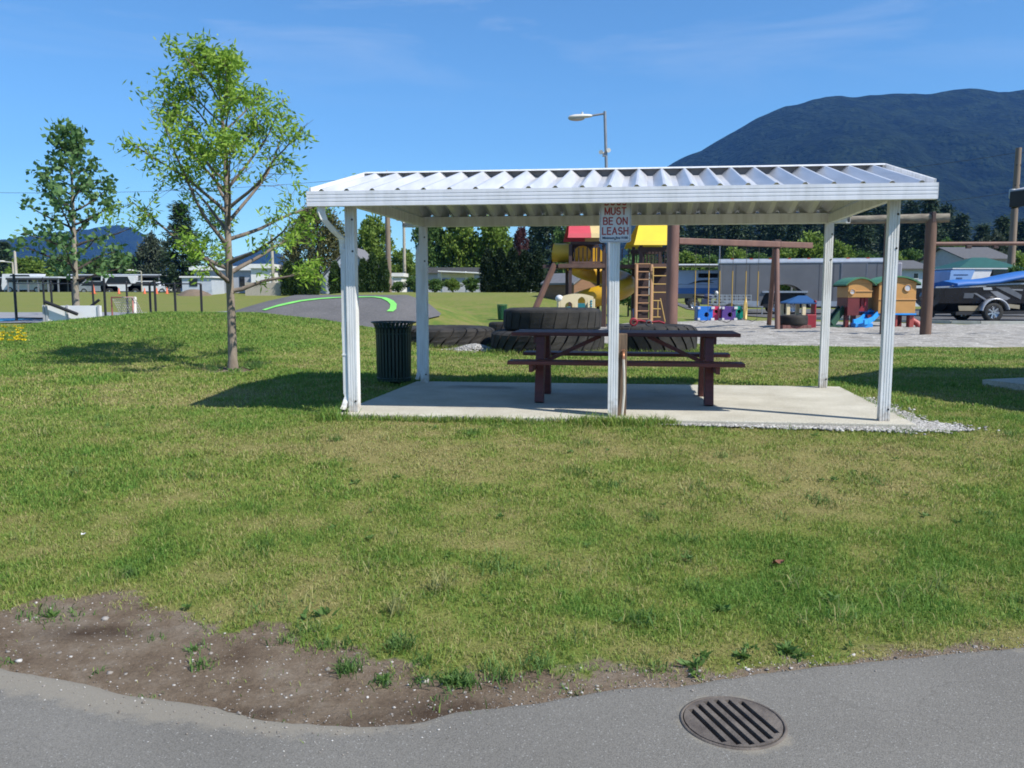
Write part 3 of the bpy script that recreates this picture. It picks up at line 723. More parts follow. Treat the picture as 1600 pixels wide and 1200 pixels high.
# standpipe on a stub of timber beside the sign post
M_wood = mat('weathered_wood', (.17, .115, .075), (.11, .075, .05), 5, .85, 0, .3, 18, stretch=(6, 6, .6))
M_galv = mat('galvanised', (.45, .45, .44), (.36, .36, .35), 12, .42, .6)
so = shw(mx_ + .088, .07)
ST = thing('water_standpipe', 'brown timber stub with a pale water pipe and tap beside sign post', 'standpipe', so, SROT)
b = MB(); b.lohi((-.048, -.045, 0), (.048, .045, .86)); b.build('timber_post', M_wood, ST, bevel=.006)
b = MB(); b.tube([(.012, -.065, .60), (.02, -.075, .45), (.024, -.078, .25), (.014, -.09, .1), (.005, -.1, .0)], .013, 8); b.build('pipe', mat('pipe_pale', (.55, .52, .45), (.45, .42, .36), 8, .5), ST)
b = MB(); b.tube([(.012, -.05, .66), (.012, -.095, .66), (.012, -.115, .63), (.012, -.118, .60)], [.013, .013, .011, .011], 8)
b.tube([(.012, -.065, .58), (.012, -.062, .70)], .012, 8); b.box((.012, -.085, .69), (.05, .01, .01)); b.build('tap', mat('brass', (.45, .22, .12), (.4, .18, .1), 9, .4, .7), ST)

# ------------------------------------------------------------------ picnic table
M_tab = mat('table_stain', (.125, .027, .022), (.085, .020, .017), 4, .55, 0, .15, 30, stretch=(.6, 5, 5))
tl, tr_ = G(845, 628), G(1108, 633)
tc_ = (tl + tr_) / 2 + V * .40
tdir = (tr_ - tl).normalized()
TB = thing('picnic_table', 'dark red wooden picnic table with two fixed benches on the slab', 'picnic table', (tc_.x, tc_.y, 0), math.atan2(tdir.y, tdir.x))
hl = (tr_ - tl).length / 2
L_ = 1.315
b = MB()
for k in range(5): b.box((0, -.318 + .159 * k, .80), (2 * L_, .15, .042))
b.build('tabletop', M_tab, TB, bevel=.006)
for sg in (-1, 1):
    b = MB()
    for k in (-1, 1): b.box((.01, sg * .70 + k * .076, .497), (2 * L_ - .02, .145, .042))
    b.build('bench_seat', M_tab, TB, bevel=.006)
for sx in (-1, 1):
    x = sx * hl
    for sy in (-1, 1):
        b = MB(); b.bar((x, sy * .28, .775), (x, sy * .455, 0), .145, .10, up=(1, 0, 0)); 
        b.build('leg', M_tab, TB, bevel=.004)
    b = MB(); b.box((x - .06 * sx * -1, 0, .435), (.045, 1.62, .085)); b.build('bench_support', M_tab, TB, bevel=.004)
    b = MB(); b.box((x + .06 * sx, 0, .735), (.045, .68, .085)); b.build('tabletop_support', M_tab, TB, bevel=.004)
    b = MB(); b.bar((x - sx * .02, 0, .45), (sx * .28, 0, .765), .09, .045, up=(0, 0, 1)); b.build('brace', M_tab, TB)
b = MB(); b.box((0, 0, .757), (.045, .68, .04)); b.build('tabletop_support', M_tab, TB)

# ------------------------------------------------------------------ slatted bin
M_bin = mat('bin_green', (.012, .035, .024), (.008, .026, .018), 8, .42)
bp_ = G(616, 598, -.03)
BN = thing('litter_bin', 'dark green slatted steel litter bin with a flared rim beside shelter', 'bin', (bp_.x, bp_.y, gz1(bp_.x, bp_.y) + .01))
b = MB()
for k in range(30):
    t = 2 * math.pi * k / 30; d = Vector((math.cos(t), math.sin(t), 0)); s_ = Vector((-d.y, d.x, 0))
    pr = [(.245, .04), (.252, .35), (.255, .70), (.262, .79), (.285, .855), (.315, .885)]
    vs = []
    for r_, z in pr:
        w = .017
        for o_ in (-w, w): vs.append(d * r_ + s_ * o_ + Vector((0, 0, z)))
        for o_ in (w, -w): vs.append(d * (r_ - .006) + s_ * o_ + Vector((0, 0, z)))
    b.add(vs, [(i * 4 + j, i * 4 + (j + 1) % 4, (i + 1) * 4 + (j + 1) % 4, (i + 1) * 4 + j) for i in range(len(pr) - 1) for j in range(4)])
b.build('slats', M_bin, BN)
for nm, r_, z, t_ in (('rim_ring', .315, .885, .010), ('band', .246, .72, .012), ('band', .240, .08, .012)):
    b = MB(); b.tube([(r_ * math.cos(2 * math.pi * k / 36), r_ * math.sin(2 * math.pi * k / 36), z) for k in range(37)], t_, 8, False); b.build(nm, M_bin, BN)
b = MB(); b.lathe([(.001, .06), (.205, .06), (.218, .80), (.228, .81), (.21, .80), (.198, .07), (.001, .07)], (0, 0, 0), 28); b.build('liner', mat('liner_black', (.012, .014, .013), None, 5, .6), BN)
b = MB(); b.lathe([(.001, 0), (.12, 0), (.14, .02), (.24, .03), (.24, .06), (.001, .06)], (0, 0, 0), 28); b.build('base', M_bin, BN)

# ------------------------------------------------------------------ second shelter past the right edge
SUNV = Vector((.557, -.363, .747)).normalized()
M_brown = mat('dark_fascia', (.014, .012, .012), (.022, .02, .018), 4, .6)
M_rf2 = mat('grey_roofing', (.34, .35, .37), (.28, .29, .31), 6, .6)
def unshade(px, py, h):
    g = G(px, py, 0); return Vector((g.x + SUNV.x / SUNV.z * h, g.y + SUNV.y / SUNV.z * h, h))
a0 = unshade(1280, 591, 2.62); b0 = unshade(1600, 637, 2.62)
e_ = (b0 - a0).normalized()
c0 = unshade(1402, 575, 3.15)
nrm = Vector((-e_.y, e_.x, 0)); 
if nrm.x < 0: nrm = -nrm
half = (c0 - a0).dot(nrm)
LEN = 5.2
S2 = thing('timber_shelter', 'dark edged shelter roof poking in at the right edge', 'shelter', (a0.x, a0.y, 0), math.atan2(e_.y, e_.x))
# local x runs along the eave, local y across (sign chosen so that it goes away to the right)
ysg = 1 if (Matrix.Rotation(math.atan2(e_.y, e_.x), 3, 'Z') @ Vector((0, 1, 0))).dot(nrm) > 0 else -1
hy = half
skew = (c0 - a0).dot(e_)
b = MB()
for s0, z0, s1, z1 in ((0, 2.62, hy, 3.15), (2 * hy, 2.62, hy, 3.15)):
    q_ = [(0 if s0 != hy else skew, s0 * ysg, z0), (LEN, s0 * ysg, z0), (LEN, s1 * ysg, z1), (skew, s1 * ysg, z1)]
    b.add([Vector(v) for v in q_] + [Vector(v) - Vector((0, 0, .03)) for v in q_], [(0, 1, 2, 3), (7, 6, 5, 4), (0, 4, 5, 1), (1, 5, 6, 2), (2, 6, 7, 3), (3, 7, 4, 0)])
b.build('roof', M_rf2, S2)
b = MB()
b.bar((0, 0, 2.50), (LEN, 0, 2.50), .04, .2); b.bar((0, 2 * hy * ysg, 2.50), (LEN, 2 * hy * ysg, 2.50), .04, .2)
b.bar((0, .03 * ysg, 2.48), (skew, hy * ysg, 3.02), .04, .2); b.bar((0, 2 * hy * ysg, 2.48), (skew, hy * ysg, 3.02), .04, .2)
b.build('fascia', M_brown, S2)
for x_, y_ in ((.9, .5), (LEN - .5, .5), (.9, 2 * hy - .5), (LEN - .5, 2 * hy - .5)):
    b = MB(); b.box((x_, y_ * ysg, 1.25), (.14, .14, 2.6)); b.build('post', M_brown, S2)
b = MB(); b.bar((.3, .5 * ysg, 2.45), (LEN, .5 * ysg, 2.45), .1, .16); b.build('beam', M_brown, S2)
b = MB(); b.bar((.3, (2 * hy - .5) * ysg, 2.45), (LEN, (2 * hy - .5) * ysg, 2.45), .1, .16); b.build('beam', M_brown, S2)
g1, g2, g3 = G(1535, 594, .05), G(1610, 606, .05), G(1600, 585, .05)
b = MB(); p4 = [g1, g1 + e_ * 3.6, g1 + e_ * 3.6 + nrm * 3.2, g1 + nrm * 3.2]
b.add([(p.x, p.y, .06) for p in p4] + [(p.x, p.y, -.2) for p in p4], [(0, 1, 2, 3), (0, 4, 5, 1), (1, 5, 6, 2), (2, 6, 7, 3), (3, 7, 4, 0)])
b.build('slab', M_slab, S2, world=True)

# ------------------------------------------------------------------ drain grate
gc = G(1145, 1128, PZ)
M_iron = mat('cast_iron', (.085, .070, .060), (.15, .128, .108), 9, .75, .2, .3, 60)
DG = thing('drain_grate', 'round rusty iron drain grate with six slots set in the path', 'drain grate', (gc.x, gc.y, PZ), 0)
rg = .196
b = MB()
SL = [((1079, 1110), (1134, 1164)), ((1089.5, 1102.5), (1157, 1167)), ((1103.5, 1097.5), (1176, 1166.5)), ((1118, 1095.5), (1193, 1163)), ((1135, 1095.5), (1206, 1157)), ((1156, 1098), (1215.5, 1148.5))]
sl = []
for p_, q_ in SL:
    p_, q_ = G(*p_, PZ) - gc, G(*q_, PZ) - gc; sl.append((p_, q_))
ex = sum(((q_ - p_).normalized() for p_, q_ in sl), Vector((0, 0, 0))).normalized(); ey = Vector((-ex.y, ex.x, 0))
if (sl[-1][0] - sl[0][0]).dot(ey) < 0: ey = -ey
info = []
for p_, q_ in sl:
    xa_, xb_ = sorted((p_.dot(ex), q_.dot(ex))); info.append([((p_ + q_) / 2).dot(ey), xa_, xb_])
c0_ = sum(i[0] for i in info) / 6; st_ = (info[-1][0] - info[0][0]) / 5
for k, i in enumerate(info): i[0] = (k - 2.5) * st_ + max(-.01, min(.01, c0_))
hw = st_ * .26; Z1 = .006
def chord(y, r): return math.sqrt(max(r * r - y * y, 0))
def disc_strip(y0, y1, xa, xb, n=10):
    vs = []
    for k in range(n + 1):
        y = y0 + (y1 - y0) * k / n
        for z in (Z1, Z1 - .03):
            for x in (xa(y), xb(y)): vs.append(ex * x + ey * y + Vector((0, 0, z)))
    f = []
    for k in range(n):
        i = 4 * k; j = i + 4
        f += [(i, i + 1, j + 1, j), (i + 2, i, j, j + 2), (i + 1, i + 3, j + 3, j + 1)]
    f += [(0, 2, 3, 1), (4 * n, 4 * n + 1, 4 * n + 3, 4 * n + 2)]
    b.add(vs, f)
ys_ = [-rg]
for i in info: ys_ += [i[0] - hw, i[0] + hw]
ys_.append(rg)
for i in range(len(ys_) - 1):
    y0, y1 = ys_[i], ys_[i + 1]
    if i % 2 == 0: disc_strip(y0, y1, lambda y: -chord(y, rg), lambda y: chord(y, rg), 8)
    else:
        _, xa_, xb_ = info[i // 2]; lim = min(chord(y0, rg), chord(y1, rg)) - .012
        xa_, xb_ = max(xa_, -lim), min(xb_, lim)
        disc_strip(y0, y1, lambda y: -chord(y, rg), lambda y, l=xa_: l, 4); disc_strip(y0, y1, lambda y, l=xb_: l, lambda y: chord(y, rg), 4)
b.build('grating', M_iron, DG)
b = MB(); b.lathe([(rg + .005, -.03), (rg + .005, .005), (rg + .010, .0065), (rg + .017, .0035), (rg + .02, -.03)], (0, 0, 0), 48); b.build('frame_ring', M_iron, DG)
b = MB(); b.lathe([(.001, -.095), (rg + .004, -.095), (rg + .006, -.03)], (0, 0, 0), 40); b.build('pit', M_dark, DG)
# ------------------------------------------------------------------ giant tyres
M_rub = mat('old_rubber', (.009, .0085, .008), (.032, .028, .024), 3.0, .85, 0, .25, 30)
def tyre(px0, px1, Yc, h, z0, label, lugs=26, slant=.35, rz=0, groove=.93, fill=.405):
    r = (X(px1, Yc) - X(px0, Yc)) / 2; x = (X(px0, Yc) + X(px1, Yc)) / 2
    T = thing('giant_tyre', label, 'tyre', (x, Yc, z0), rz, 'old machine tyres laid flat on the grass')
    b = MB(); w = h
    b.lathe([(r * .48, h * .12), (r * .55, h * .03), (r * .80, 0), (r * (groove - .02), .02), (r * groove, h * .12), (r * groove, h * .88), (r * (groove - .02), h - .02), (r * .80, h), (r * .55, h * .97), (r * .48, h * .88), (r * .45, h * .8), (r * .6, h * .6), (r * .6, h * .4), (r * .45, h * .2), (r * .48, h * .12)], (0, 0, 0), 56)
    b.build('carcass', M_rub, T)
    b = MB(); da = 2 * math.pi / lugs
    for k in range(lugs):
        a0 = k * da; vs = []
        for z, sh, ins in ((.0, -.08, .87), (.07, -.02, .955), (.16, .05, .995), (.38, .30, 1), (.62, .72, 1), (.84, .95, .995), (.93, 1.02, .955), (1.0, 1.06, .87)):
            for e_ in (-fill, fill):
                for q_ in (0, 1):
                    a = a0 + da * (e_ + slant * 2 * (sh - .5)); rr = r * (ins if q_ else groove - .03)
                    if ins < .9 and not q_: rr = r * .80
                    elif not q_: rr = min(rr, r * (ins - .04))
                    vs.append((rr * math.cos(a), rr * math.sin(a), max(-.004, min(h + .004, z * h + (.004 if z > .5 else -.004)))))
        f = []
        for i in range(7):
            o = 4 * i
            f += [(o + 1, o + 3, o + 7, o + 5), (o + 0, o + 1, o + 5, o + 4), (o + 3, o + 2, o + 6, o + 7)]
        f += [(0, 2, 3, 1), (28, 29, 31, 30)]
        b.add(vs, f)
    b.build('tread', M_rub, T)
    return T, x, r
gz0 = gz1(.8, 18)
T1, x1, r1 = tyre(767, 945, 18.1, .50, gz1(.8, 18) - .03, 'widest giant black tyre lying flat under the stacked tyre, left of sign post', 30, .45)
T2, x2, r2 = tyre(786, 940, 18.2, .47, gz1(.8, 18) + .475, 'giant black tyre stacked on top of another behind red table', 26, .12, groove=.985, fill=.44)
T3, x3, r3 = tyre(952, 1090, 18.2, .60, gz1(2.8, 18) - .03, 'giant black tyre lying flat behind right half of red table', 22, -.45)
T4, x4, r4 = tyre(612, 773, 19.5, .46, gz1(-1.5, 19.5) - .03, 'giant black tyre lying flat just behind the green litter bin', 24, .5)
T5, x5, r5 = tyre(763, 812, 24.5, .42, gz1(0, 24.5) - .02, 'smaller black tyre mostly hidden behind the tyre stack', 16, .3)

# toy digger lying on the tyre
M_tr = mat('toy_red', (.28, .02, .03), (.24, .02, .03), 6, .4)
M_tg = mat('toy_grey', (.10, .10, .10), None, 6, .5)
M_bl = mat('plastic_blue', (.03, .16, .55), (.03, .13, .46), 3, .4)
tz = WM[T3.name].translation.z + .60
p0 = P(990, 511, 17.6); TY = thing('toy_digger', 'small red plastic ride-on digger arm lying on a giant tyre', 'toy', (p0.x, 17.62, tz), 0)
b = MB(); b.wheel((0, 0, .09), .09, .07); b.build('wheel', M_tr, TY)
b = MB(); b.wheel((.32, 0, .07), .07, .06); b.build('wheel', M_tg, TY)
b = MB(); b.tube([(0, .06, .09), (.16, .06, .12), (.32, .06, .08), (.55, .03, .10), (.66, 0, .06)], .022, 8); b.build('arm', M_tr, TY)
# ------------------------------------------------------------------ play tower
S = 30 / F                                        # metres per pixel at 30 m
def Q(px, py, Y=30.0): return P(px, py, Y)
M_pl = mat('play_brown', (.115, .062, .045), (.085, .047, .035), 4, .65, 0, .2, 20)
M_pd = mat('play_dark', (.055, .030, .026), (.04, .022, .02), 4, .65)
M_tan = mat('play_tan', (.36, .20, .10), (.30, .165, .08), 4, .55)
M_yel = mat('plastic_yellow', (.62, .36, .02), (.56, .32, .02), 2, .4)
M_ylw = mat('canvas_yellow', (.72, .52, .03), (.66, .47, .03), 2, .6)
M_crd = mat('canvas_red', (.50, .055, .075), (.45, .05, .065), 2, .6)
M_crm = mat('canvas_cream', (.56, .42, .19), (.50, .38, .17), 2, .6)
M_org = mat('panel_orange', (.82, .36, .02), (.76, .32, .02), 2, .5)
x0, x1_ = X(889, 30), X(940, 30); xr0, xr1 = X(992, 30), X(1043, 30)
gzp = gz1(2.5, 30)
PT = thing('play_tower', 'brown playground tower with red and yellow canopies and yellow spiral slide', 'play tower', ((x0 + xr1) / 2, 30, gzp))
dk = Q(0, 416).z                                  # deck height
D0, D1 = 29.4, 31.2
def wb(nm, m, fn, **k):
    b = MB(); fn(b); return b.build(nm, m, PT, world=True, **k)
for x in (x0, x1_, xr0 + .1, xr1 - .1):
    for y in (D0, D1):
        wb('post', M_pd, lambda b: b.box((x, y, (gzp + 2.93) / 2), (.11, .11, 2.93 - gzp)))
wb('deck', M_pl, lambda b: [b.box(((x0 + x1_) / 2 - .15, (D0 + D1) / 2, dk), (x1_ - x0 + .55, D1 - D0 + .2, .14)), b.box(((x1_ + xr0) / 2, 30.4, dk), (xr0 - x1_, .9, .12)), b.box(((xr0 + xr1) / 2, (D0 + D1) / 2, dk), (xr1 - xr0 + .1, D1 - D0 + .2, .14))])
for y in (D0, D1):
    wb('top_rail', M_pd, lambda b: b.box(((x0 + x1_) / 2, y, Q(0, 381).z), (x1_ - x0, .07, .09)))
    wb('top_rail', M_pd, lambda b: b.box(((xr0 + xr1) / 2, y, Q(0, 391).z), (xr1 - xr0, .08, .16)))
    wb('bottom_rail', M_pl, lambda b: b.box(((x0 + x1_) / 2, y, Q(0, 411).z), (x1_ - x0, .05, .07)))
def bal(b, a, c, y, n):
    for k in range(1, n): b.box((a + (c - a) * k / n, y, (dk + Q(0, 388).z) / 2), (.035, .03, Q(0, 388).z - dk))
for y in (D0, D1):
    for a, c in ((x0, x1_), (xr0 + .1, xr1 - .1)): wb('balusters', M_pd, lambda b: bal(b, a, c, y, 8))
wb('balusters', M_pd, lambda b: bal(b, x1_, xr0, 30.0, 5))
# canopies: gabled canvas roofs
def canopy(nm, m, xa, xb, zb, zt, skew=.2, ya=D0 - .35, yb=D1 + .35):
    def f(b):
        ym = (ya + yb) / 2
        for (y0, z0, y1, z1) in ((ya, zb, ya + .06, zb + .15), (ya + .06, zb + .15, ym, zt), (ym, zt, yb - .06, zb + .15), (yb - .06, zb + .15, yb, zb)):
            s0 = skew * (z0 - zb) / (zt - zb); s1 = skew * (z1 - zb) / (zt - zb)
            b.add([(xa + s0, y0, z0), (xb, y0, z0), (xb, y1, z1), (xa + s1, y1, z1)], [(0, 1, 2, 3)])
    o = wb(nm, m, f); md = o.modifiers.new('cloth', 'SOLIDIFY'); md.thickness = .02
zr = Q(0, 374).z; zy = Q(0, 385).z
canopy('canopy', M_crd, x0 - .12, X(919, 30), zr, 4.0, .14); canopy('canopy', M_crm, X(919, 30) + .003, x1_ + .35, zr, 4.0, .0)
canopy('canopy', M_ylw, X(983, 30), xr1 + .05, zy, 3.9, .4)
# round tube sticking out to the left
tzc = Q(0, 395).z
def ringtube(b, pts, r, seg=20, th=.03):
    b.tube(pts, r, seg, False); b.tube(list(reversed(pts)), r - th, seg, False)
    for p, q_ in ((pts[0], pts[1]), (pts[-1], pts[-2])):
        d = (Vector(q_) - Vector(p)).normalized(); e1 = d.orthogonal().normalized(); e2 = d.cross(e1)
        b.lathe([(r - th, 0), (r + .015, 0)], p, seg, True, Matrix((e1, e2, d)).transposed())
wb('crawl_tube', M_yel, lambda b: ringtube(b, [(X(866, 30), 30.25, tzc + .02), (X(874, 30), 30.2, tzc), (X(884, 30), 30.12, tzc), (x0 + .1, 30.1, tzc)],   .335) )
wb('porthole_panel', M_org, lambda b: b.lathe([(.001, -.03), (.30, -.03), (.32, 0), (.30, .03), (.001, .03)], (X(908, 30), D0 + .22, Q(0, 399).z), 28, True, Matrix.Rotation(R(90), 3, 'X')))
wb('tower_shade_panel', M_pd, lambda b: b.box(((x0 + x1_) / 2 - .12, D0 + .95, (dk + Q(0, 376).z) / 2), (x1_ - x0 - .35, .04, Q(0, 376).z - dk - .15)))  # dark sheet put in to imitate shade inside the left tower
# spiral slide
def spiral(b):
    c = Vector((X(943, 30), 30.9, 0)); pts = []
    for k in range(34):
        t = k / 33
        a = R(205) - t * R(430); rr = .95
        z = dk + .25 - t * (dk - gzp - .35)
        pts.append((c.x + rr * math.cos(a) * 1.0, c.y + rr * math.sin(a), z))
    ringtube(b, pts, .36)
wb('spiral_slide', M_yel, spiral)
wb('slide_entrance', M_yel, lambda b: b.prism([(-.9, 0), (.55, 0), (.55, .14), (.0, .30), (-.55, .14), (-.9, .14)][:3] + [(.1, .62), (-.1, .62)], (X(936, 30), D1 - .05, Q(0, 412).z), (1, 0, 0), (0, 0, 1), (0, .05, 0)))
# leaning climbing board
pa, pb = Q(866, 414, 29.6), Vector((X(822, 28.0), 28.0, gz1(X(822, 28), 28)))
def ladder(b):
    for dy in (-.22, .22): b.bar(pa + Vector((0, dy, 0)), pb + Vector((0, dy, 0)), .09, .2)
    for k in range(1, 9):
        q_ = pa.lerp(pb, k / 9); b.box(q_, (.10, .44, .08))
wb('climbing_ramp', M_pl, ladder)
wb('ramp_beam', M_pd, lambda b: b.bar((X(848, 29.6), 29.6, dk - .02), (x0, 29.6, dk - .02), .12, .12))
# rope-ladder frames and climbing wall under the yellow roof
wb('climbing_wall', M_pd, lambda b: [b.box((X(1007, 29), 29.4, (gzp + dk) / 2), (.42, .06, dk - gzp))])
def tanladder(b):
    for px_, py_ in ((994.5, 416), (1018, 416)):
        t_ = Q(px_, py_, 29.2); f_ = Vector((t_.x - .09, 28.6, gzp)); b.tube([t_ + Vector((0, 0, .05)), f_], .065, 8)
    for k in range(8):
        z = gzp + .35 + k * .27; y = 28.6 + .6 * (z - gzp) / (dk - gzp)
        b.tube([(X(994, 29) - .03, y, z), (X(1017, 29), y, z)], .022, 6)
wb('climbing_ladder', M_tan, tanladder)
def yellat(b):
    xa, xb = X(1019, 29), X(1043, 29); yy = 29.0
    zt = Q(0, 418, 29).z; zb = gzp + .12
    for x in (xa + .02, xb): b.tube([(x, yy, zb), (x, yy, zt)], .025, 6)
    for k in range(8): b.tube([(xa, yy, zb + (zt - zb) * k / 7.0), (xb - (.22 if k < 4 else 0), yy, zb + (zt - zb) * k / 7.0)], .018, 6)
    b.tube([((xa + xb) / 2 + .02, yy, zt * .5), (xb - .06, yy, zb + .1)], .02, 6)
    b.tube([((xa + xb) / 2 - .06, yy, zb + .3), ((xa + xb) / 2 - .06, yy, zb + .85)], .018, 6)
wb('net_ladder', M_tan if False else mat('rope_yellow', (.50, .33, .10), (.45, .29, .09), 5, .6), yellat)
wb('timber_wall', M_pd, lambda b: [b.box((X(1032, 30), 30.2, (gzp + dk) / 2), (.5, .05, dk - gzp - .1))])
wb('blue_bucket_panel', M_bl, lambda b: b.lathe([(.001, 0), (.13, 0), (.17, .45), (.15, .45), (.001, .1)], (X(996, 30.6), 30.6, gzp + .22), 16))
wb('pole', M_pl, lambda b: b.tube([(X(946.5, 29), 29.0, gzp), (X(946.5, 29), 29.0, Q(0, 396, 29).z)], .03, 8))

# cream toy house on the grass behind the tyres
M_cr = mat('toy_cream', (.72, .60, .38), (.66, .55, .34), 2, .45)
M_teal = mat('toy_teal', (.02, .20, .26), (.02, .17, .22), 3, .5)
Yh = 23.5
hx0, hx1 = X(874, Yh), X(925, Yh); hz0 = gz1(1.5, Yh); hzt = P(0, 459, Yh).z
TH = thing('toy_playhouse', 'cream plastic toy house with arched openings behind the stacked tyres', 'toy house', ((hx0 + hx1) / 2, Yh, hz0))
def arch_wall(b, y, th=.06):
    n = 12; outer = []
    w = hx1 - hx0
    # columns between openings
    op = [(hx0 + w * .14, hx0 + w * .45, hzt - .22), (hx0 + w * .52, hx0 + w * .84, hzt - .08)]
    xs = np.linspace(hx0, hx1, 61)
    top = lambda x: hzt - .10 * ((x - (hx0 + w * .55)) / (w * .5)) ** 2
    def low(x):
        for a, c, zt in op:
            if a < x < c:
                u = (x - (a + c) / 2) / ((c - a) / 2); return zt - (1 - math.sqrt(max(0, 1 - u * u))) * (c - a) / 2
        return hz0
    vs = []
    for x in xs: vs += [(x, y, low(x)), (x, y, top(x)), (x, y + th, low(x)), (x, y + th, top(x))]
    f = []
    for i in range(60):
        k = 4 * i; f += [(k, k + 4, k + 5, k + 1), (k + 6, k + 2, k + 3, k + 7), (k + 1, k + 5, k + 7, k + 3), (k + 4, k, k + 2, k + 6)]
    f += [(0, 1, 3, 2), (240, 242, 243, 241)]
    b.add(vs, f)
b = MB(); arch_wall(b, Yh - .45); arch_wall(b, Yh + .40); b.box((hx0 - .02, Yh, (hz0 + hzt) / 2 - .07), (.05, .9, hzt - hz0 - .14)); b.box((hx1 + .02, Yh, (hz0 + hzt) / 2 - .07), (.05, .9, hzt - hz0 - .14)); b.build('wall', M_cr, TH, world=True)
b = MB(); b.sphere((hx0 - .02, Yh - .35, hzt - .13), (.11, .14, .10)); b.build('roof_knob', mat('toy_white', (.7, .7, .7), None, 3, .4), TH, world=True)
b = MB(); b.box((hx0 + .27, Yh + .1, hz0 + .5), (.12, .3, .75)); b.box((hx0 + .63, Yh + .15, hz0 + .52), (.2, .3, .9)); b.build('inner_slide', M_teal, TH, world=True)
b = MB()
for k in range(3): b.lathe([(.001, 0), (.03, 0), (.03, .012), (.001, .012)], (hx1 - .06, Yh - .452, hzt - .20 - .07 * k), 10, True, Matrix.Rotation(R(90), 3, 'X'))
b.build('button', M_teal, TH, world=True)

# ------------------------------------------------------------------ swing by the tower
M_log = mat('swing_brown', (.19, .10, .075), (.135, .07, .054), 3, .62, 0, .15, 14, stretch=(1, 1, .4))
Ys = 26.0; xp = X(1050, Ys); gs = gz1(xp, Ys)
SW1 = thing('swing_frame', 'rusty brown swing frame with thick round post and yellow sleeved chains', 'swing', (xp, Ys, gs))
b = MB(); b.tube([(xp, Ys, gs - .1), (xp, Ys, 3.35)], .185, 20); b.build('post', M_log, SW1, world=True)
bz = P(0, 376.5, Ys).z; xe, Ye = X(1265, 28.6), 28.6
b = MB(); b.bar((xp + .15, Ys, bz), (xe, Ye, bz), .16, .19); b.build('beam', M_log, SW1, world=True, bevel=.02)
xa, Ya = X(1211, 28.0), 28.0
f1 = at(1217, 27.2); f2 = at(1203, 31.0)
b = MB(); b.tube([(xa, Ya, bz + .1), f1 - Vector((0, 0, .05))], .085, 10); b.build('leg', M_log, SW1, world=True)
b = MB(); b.tube([(xa, Ya + .12, bz + .1), f2 - Vector((0, 0, .05))], .085, 10); b.build('leg', M_log, SW1, world=True)
b = MB(); b.box((xa, Ya, bz), (.22, .3, .3)); b.build('bracket', M_pd, SW1, world=True, bevel=.02)
M_ch = mat('chain_steel', (.12, .11, .10), None, 30, .6, .6); M_sl = mat('sleeve_yellow', (.42, .27, .05), (.36, .23, .05), 5, .6)
M_seat = mat('seat_black', (.02, .02, .022), None, 5, .6)
for pA, pB, sz in ((1086, 1107, .38), (1124, 1144, .36), (1165, 1184, .38)):
    c = []
    for pp in (pA, pB):
        Yc = Ys + (Ye - Ys) * (X(pp, 27) - xp) / (xe - xp); c.append(Vector((X(pp, Yc), Yc, 0)))
    b = MB(); 
    for v in c: b.tube([(v.x, v.y, sz), (v.x, v.y, bz - .09)], .008, 5)
    ch = b.build('chain', M_ch, SW1, world=True)
    b = MB()
    for v in c: b.tube([(v.x, v.y, sz + .45), (v.x, v.y, 1.95)], .017, 6)
    b.build('sleeve', M_sl, ch, world=True)
    b = MB(); b.tube([(c[0].x, c[0].y, sz), (c[0].x * .7 + c[1].x * .3, c[0].y, sz - .02), (c[0].x * .3 + c[1].x * .7, c[1].y, sz - .07), (c[1].x, c[1].y, sz)], .012, 6); b.build('seat', M_seat, SW1, world=True)

# second swing: brown post, log across the top, pipe going off to the right
Y2 = 24.0; xq = X(1449.5, Y2); gq = gz1(xq, Y2)
M_logw = mat('log_grey', (.26, .225, .17), (.15, .125, .095), 4, .85, 0, .4, 10, stretch=(.6, 3, 3))
M_post = mat('post_brown', (.15, .085, .055), (.105, .06, .042), 4, .7, 0, .2, 10, stretch=(3, 3, .4))
SW2 = thing('log_swing_frame', 'log topped swing frame whose brown post stands in gravel right of shelter', 'swing', (xq, Y2, gq))
lz = P(0, 341, Y2).z
b = MB(); b.tube([(xq, Y2, gq - .1), (xq, Y2, lz - .02)], [.155, .148], 20); b.build('post', M_post, SW2, world=True)
x2_, Y2b = X(1386, 24.3), 24.3
b = MB(); b.tube([(x2_, Y2b, gz1(x2_, Y2b) - .1), (x2_, Y2b, lz + .0)], [.15, .145], 20); b.build('post', M_post, SW2, world=True)
dl = Vector((x2_ - xq, Y2b - Y2, 0))
pA = Vector((xq, Y2, lz)) - dl * .42 ; pB = Vector((xq, Y2, lz)) + dl * 2.15
b = MB(); b.tube([pA, pA.lerp(pB, .3), pA.lerp(pB, .7), pB], [.125, .13, .12, .11], 14); b.build('log', M_logw, SW2, world=True)
b = MB(); b.box((xq, Y2, lz + .02), (.10, .30, .30)); b.build('strap', M_pd, SW2, world=True, bevel=.01)
pz = P(0, 381, Y2).z; xo = X(1900, 23.5)
b = MB(); b.tube([(xq, Y2, pz), (xo, 23.5, pz)], .055, 12); b.build('pipe_beam', M_log, SW2, world=True)
b = MB(); b.tube([(xo, 23.5, gz1(xo, 23.5) - .1), (xo, 23.5, lz - .02)], [.155, .148], 20); b.build('post', M_post, SW2, world=True)
for pp in (1509, 1551):
    b = MB(); v = Vector((X(pp, 23.9), 23.9 , pz)); b.box(v - Vector((0, 0, .09)), (.14, .10, .09)); b.build('chain_clamp', M_pd, SW2, world=True, bevel=.01)

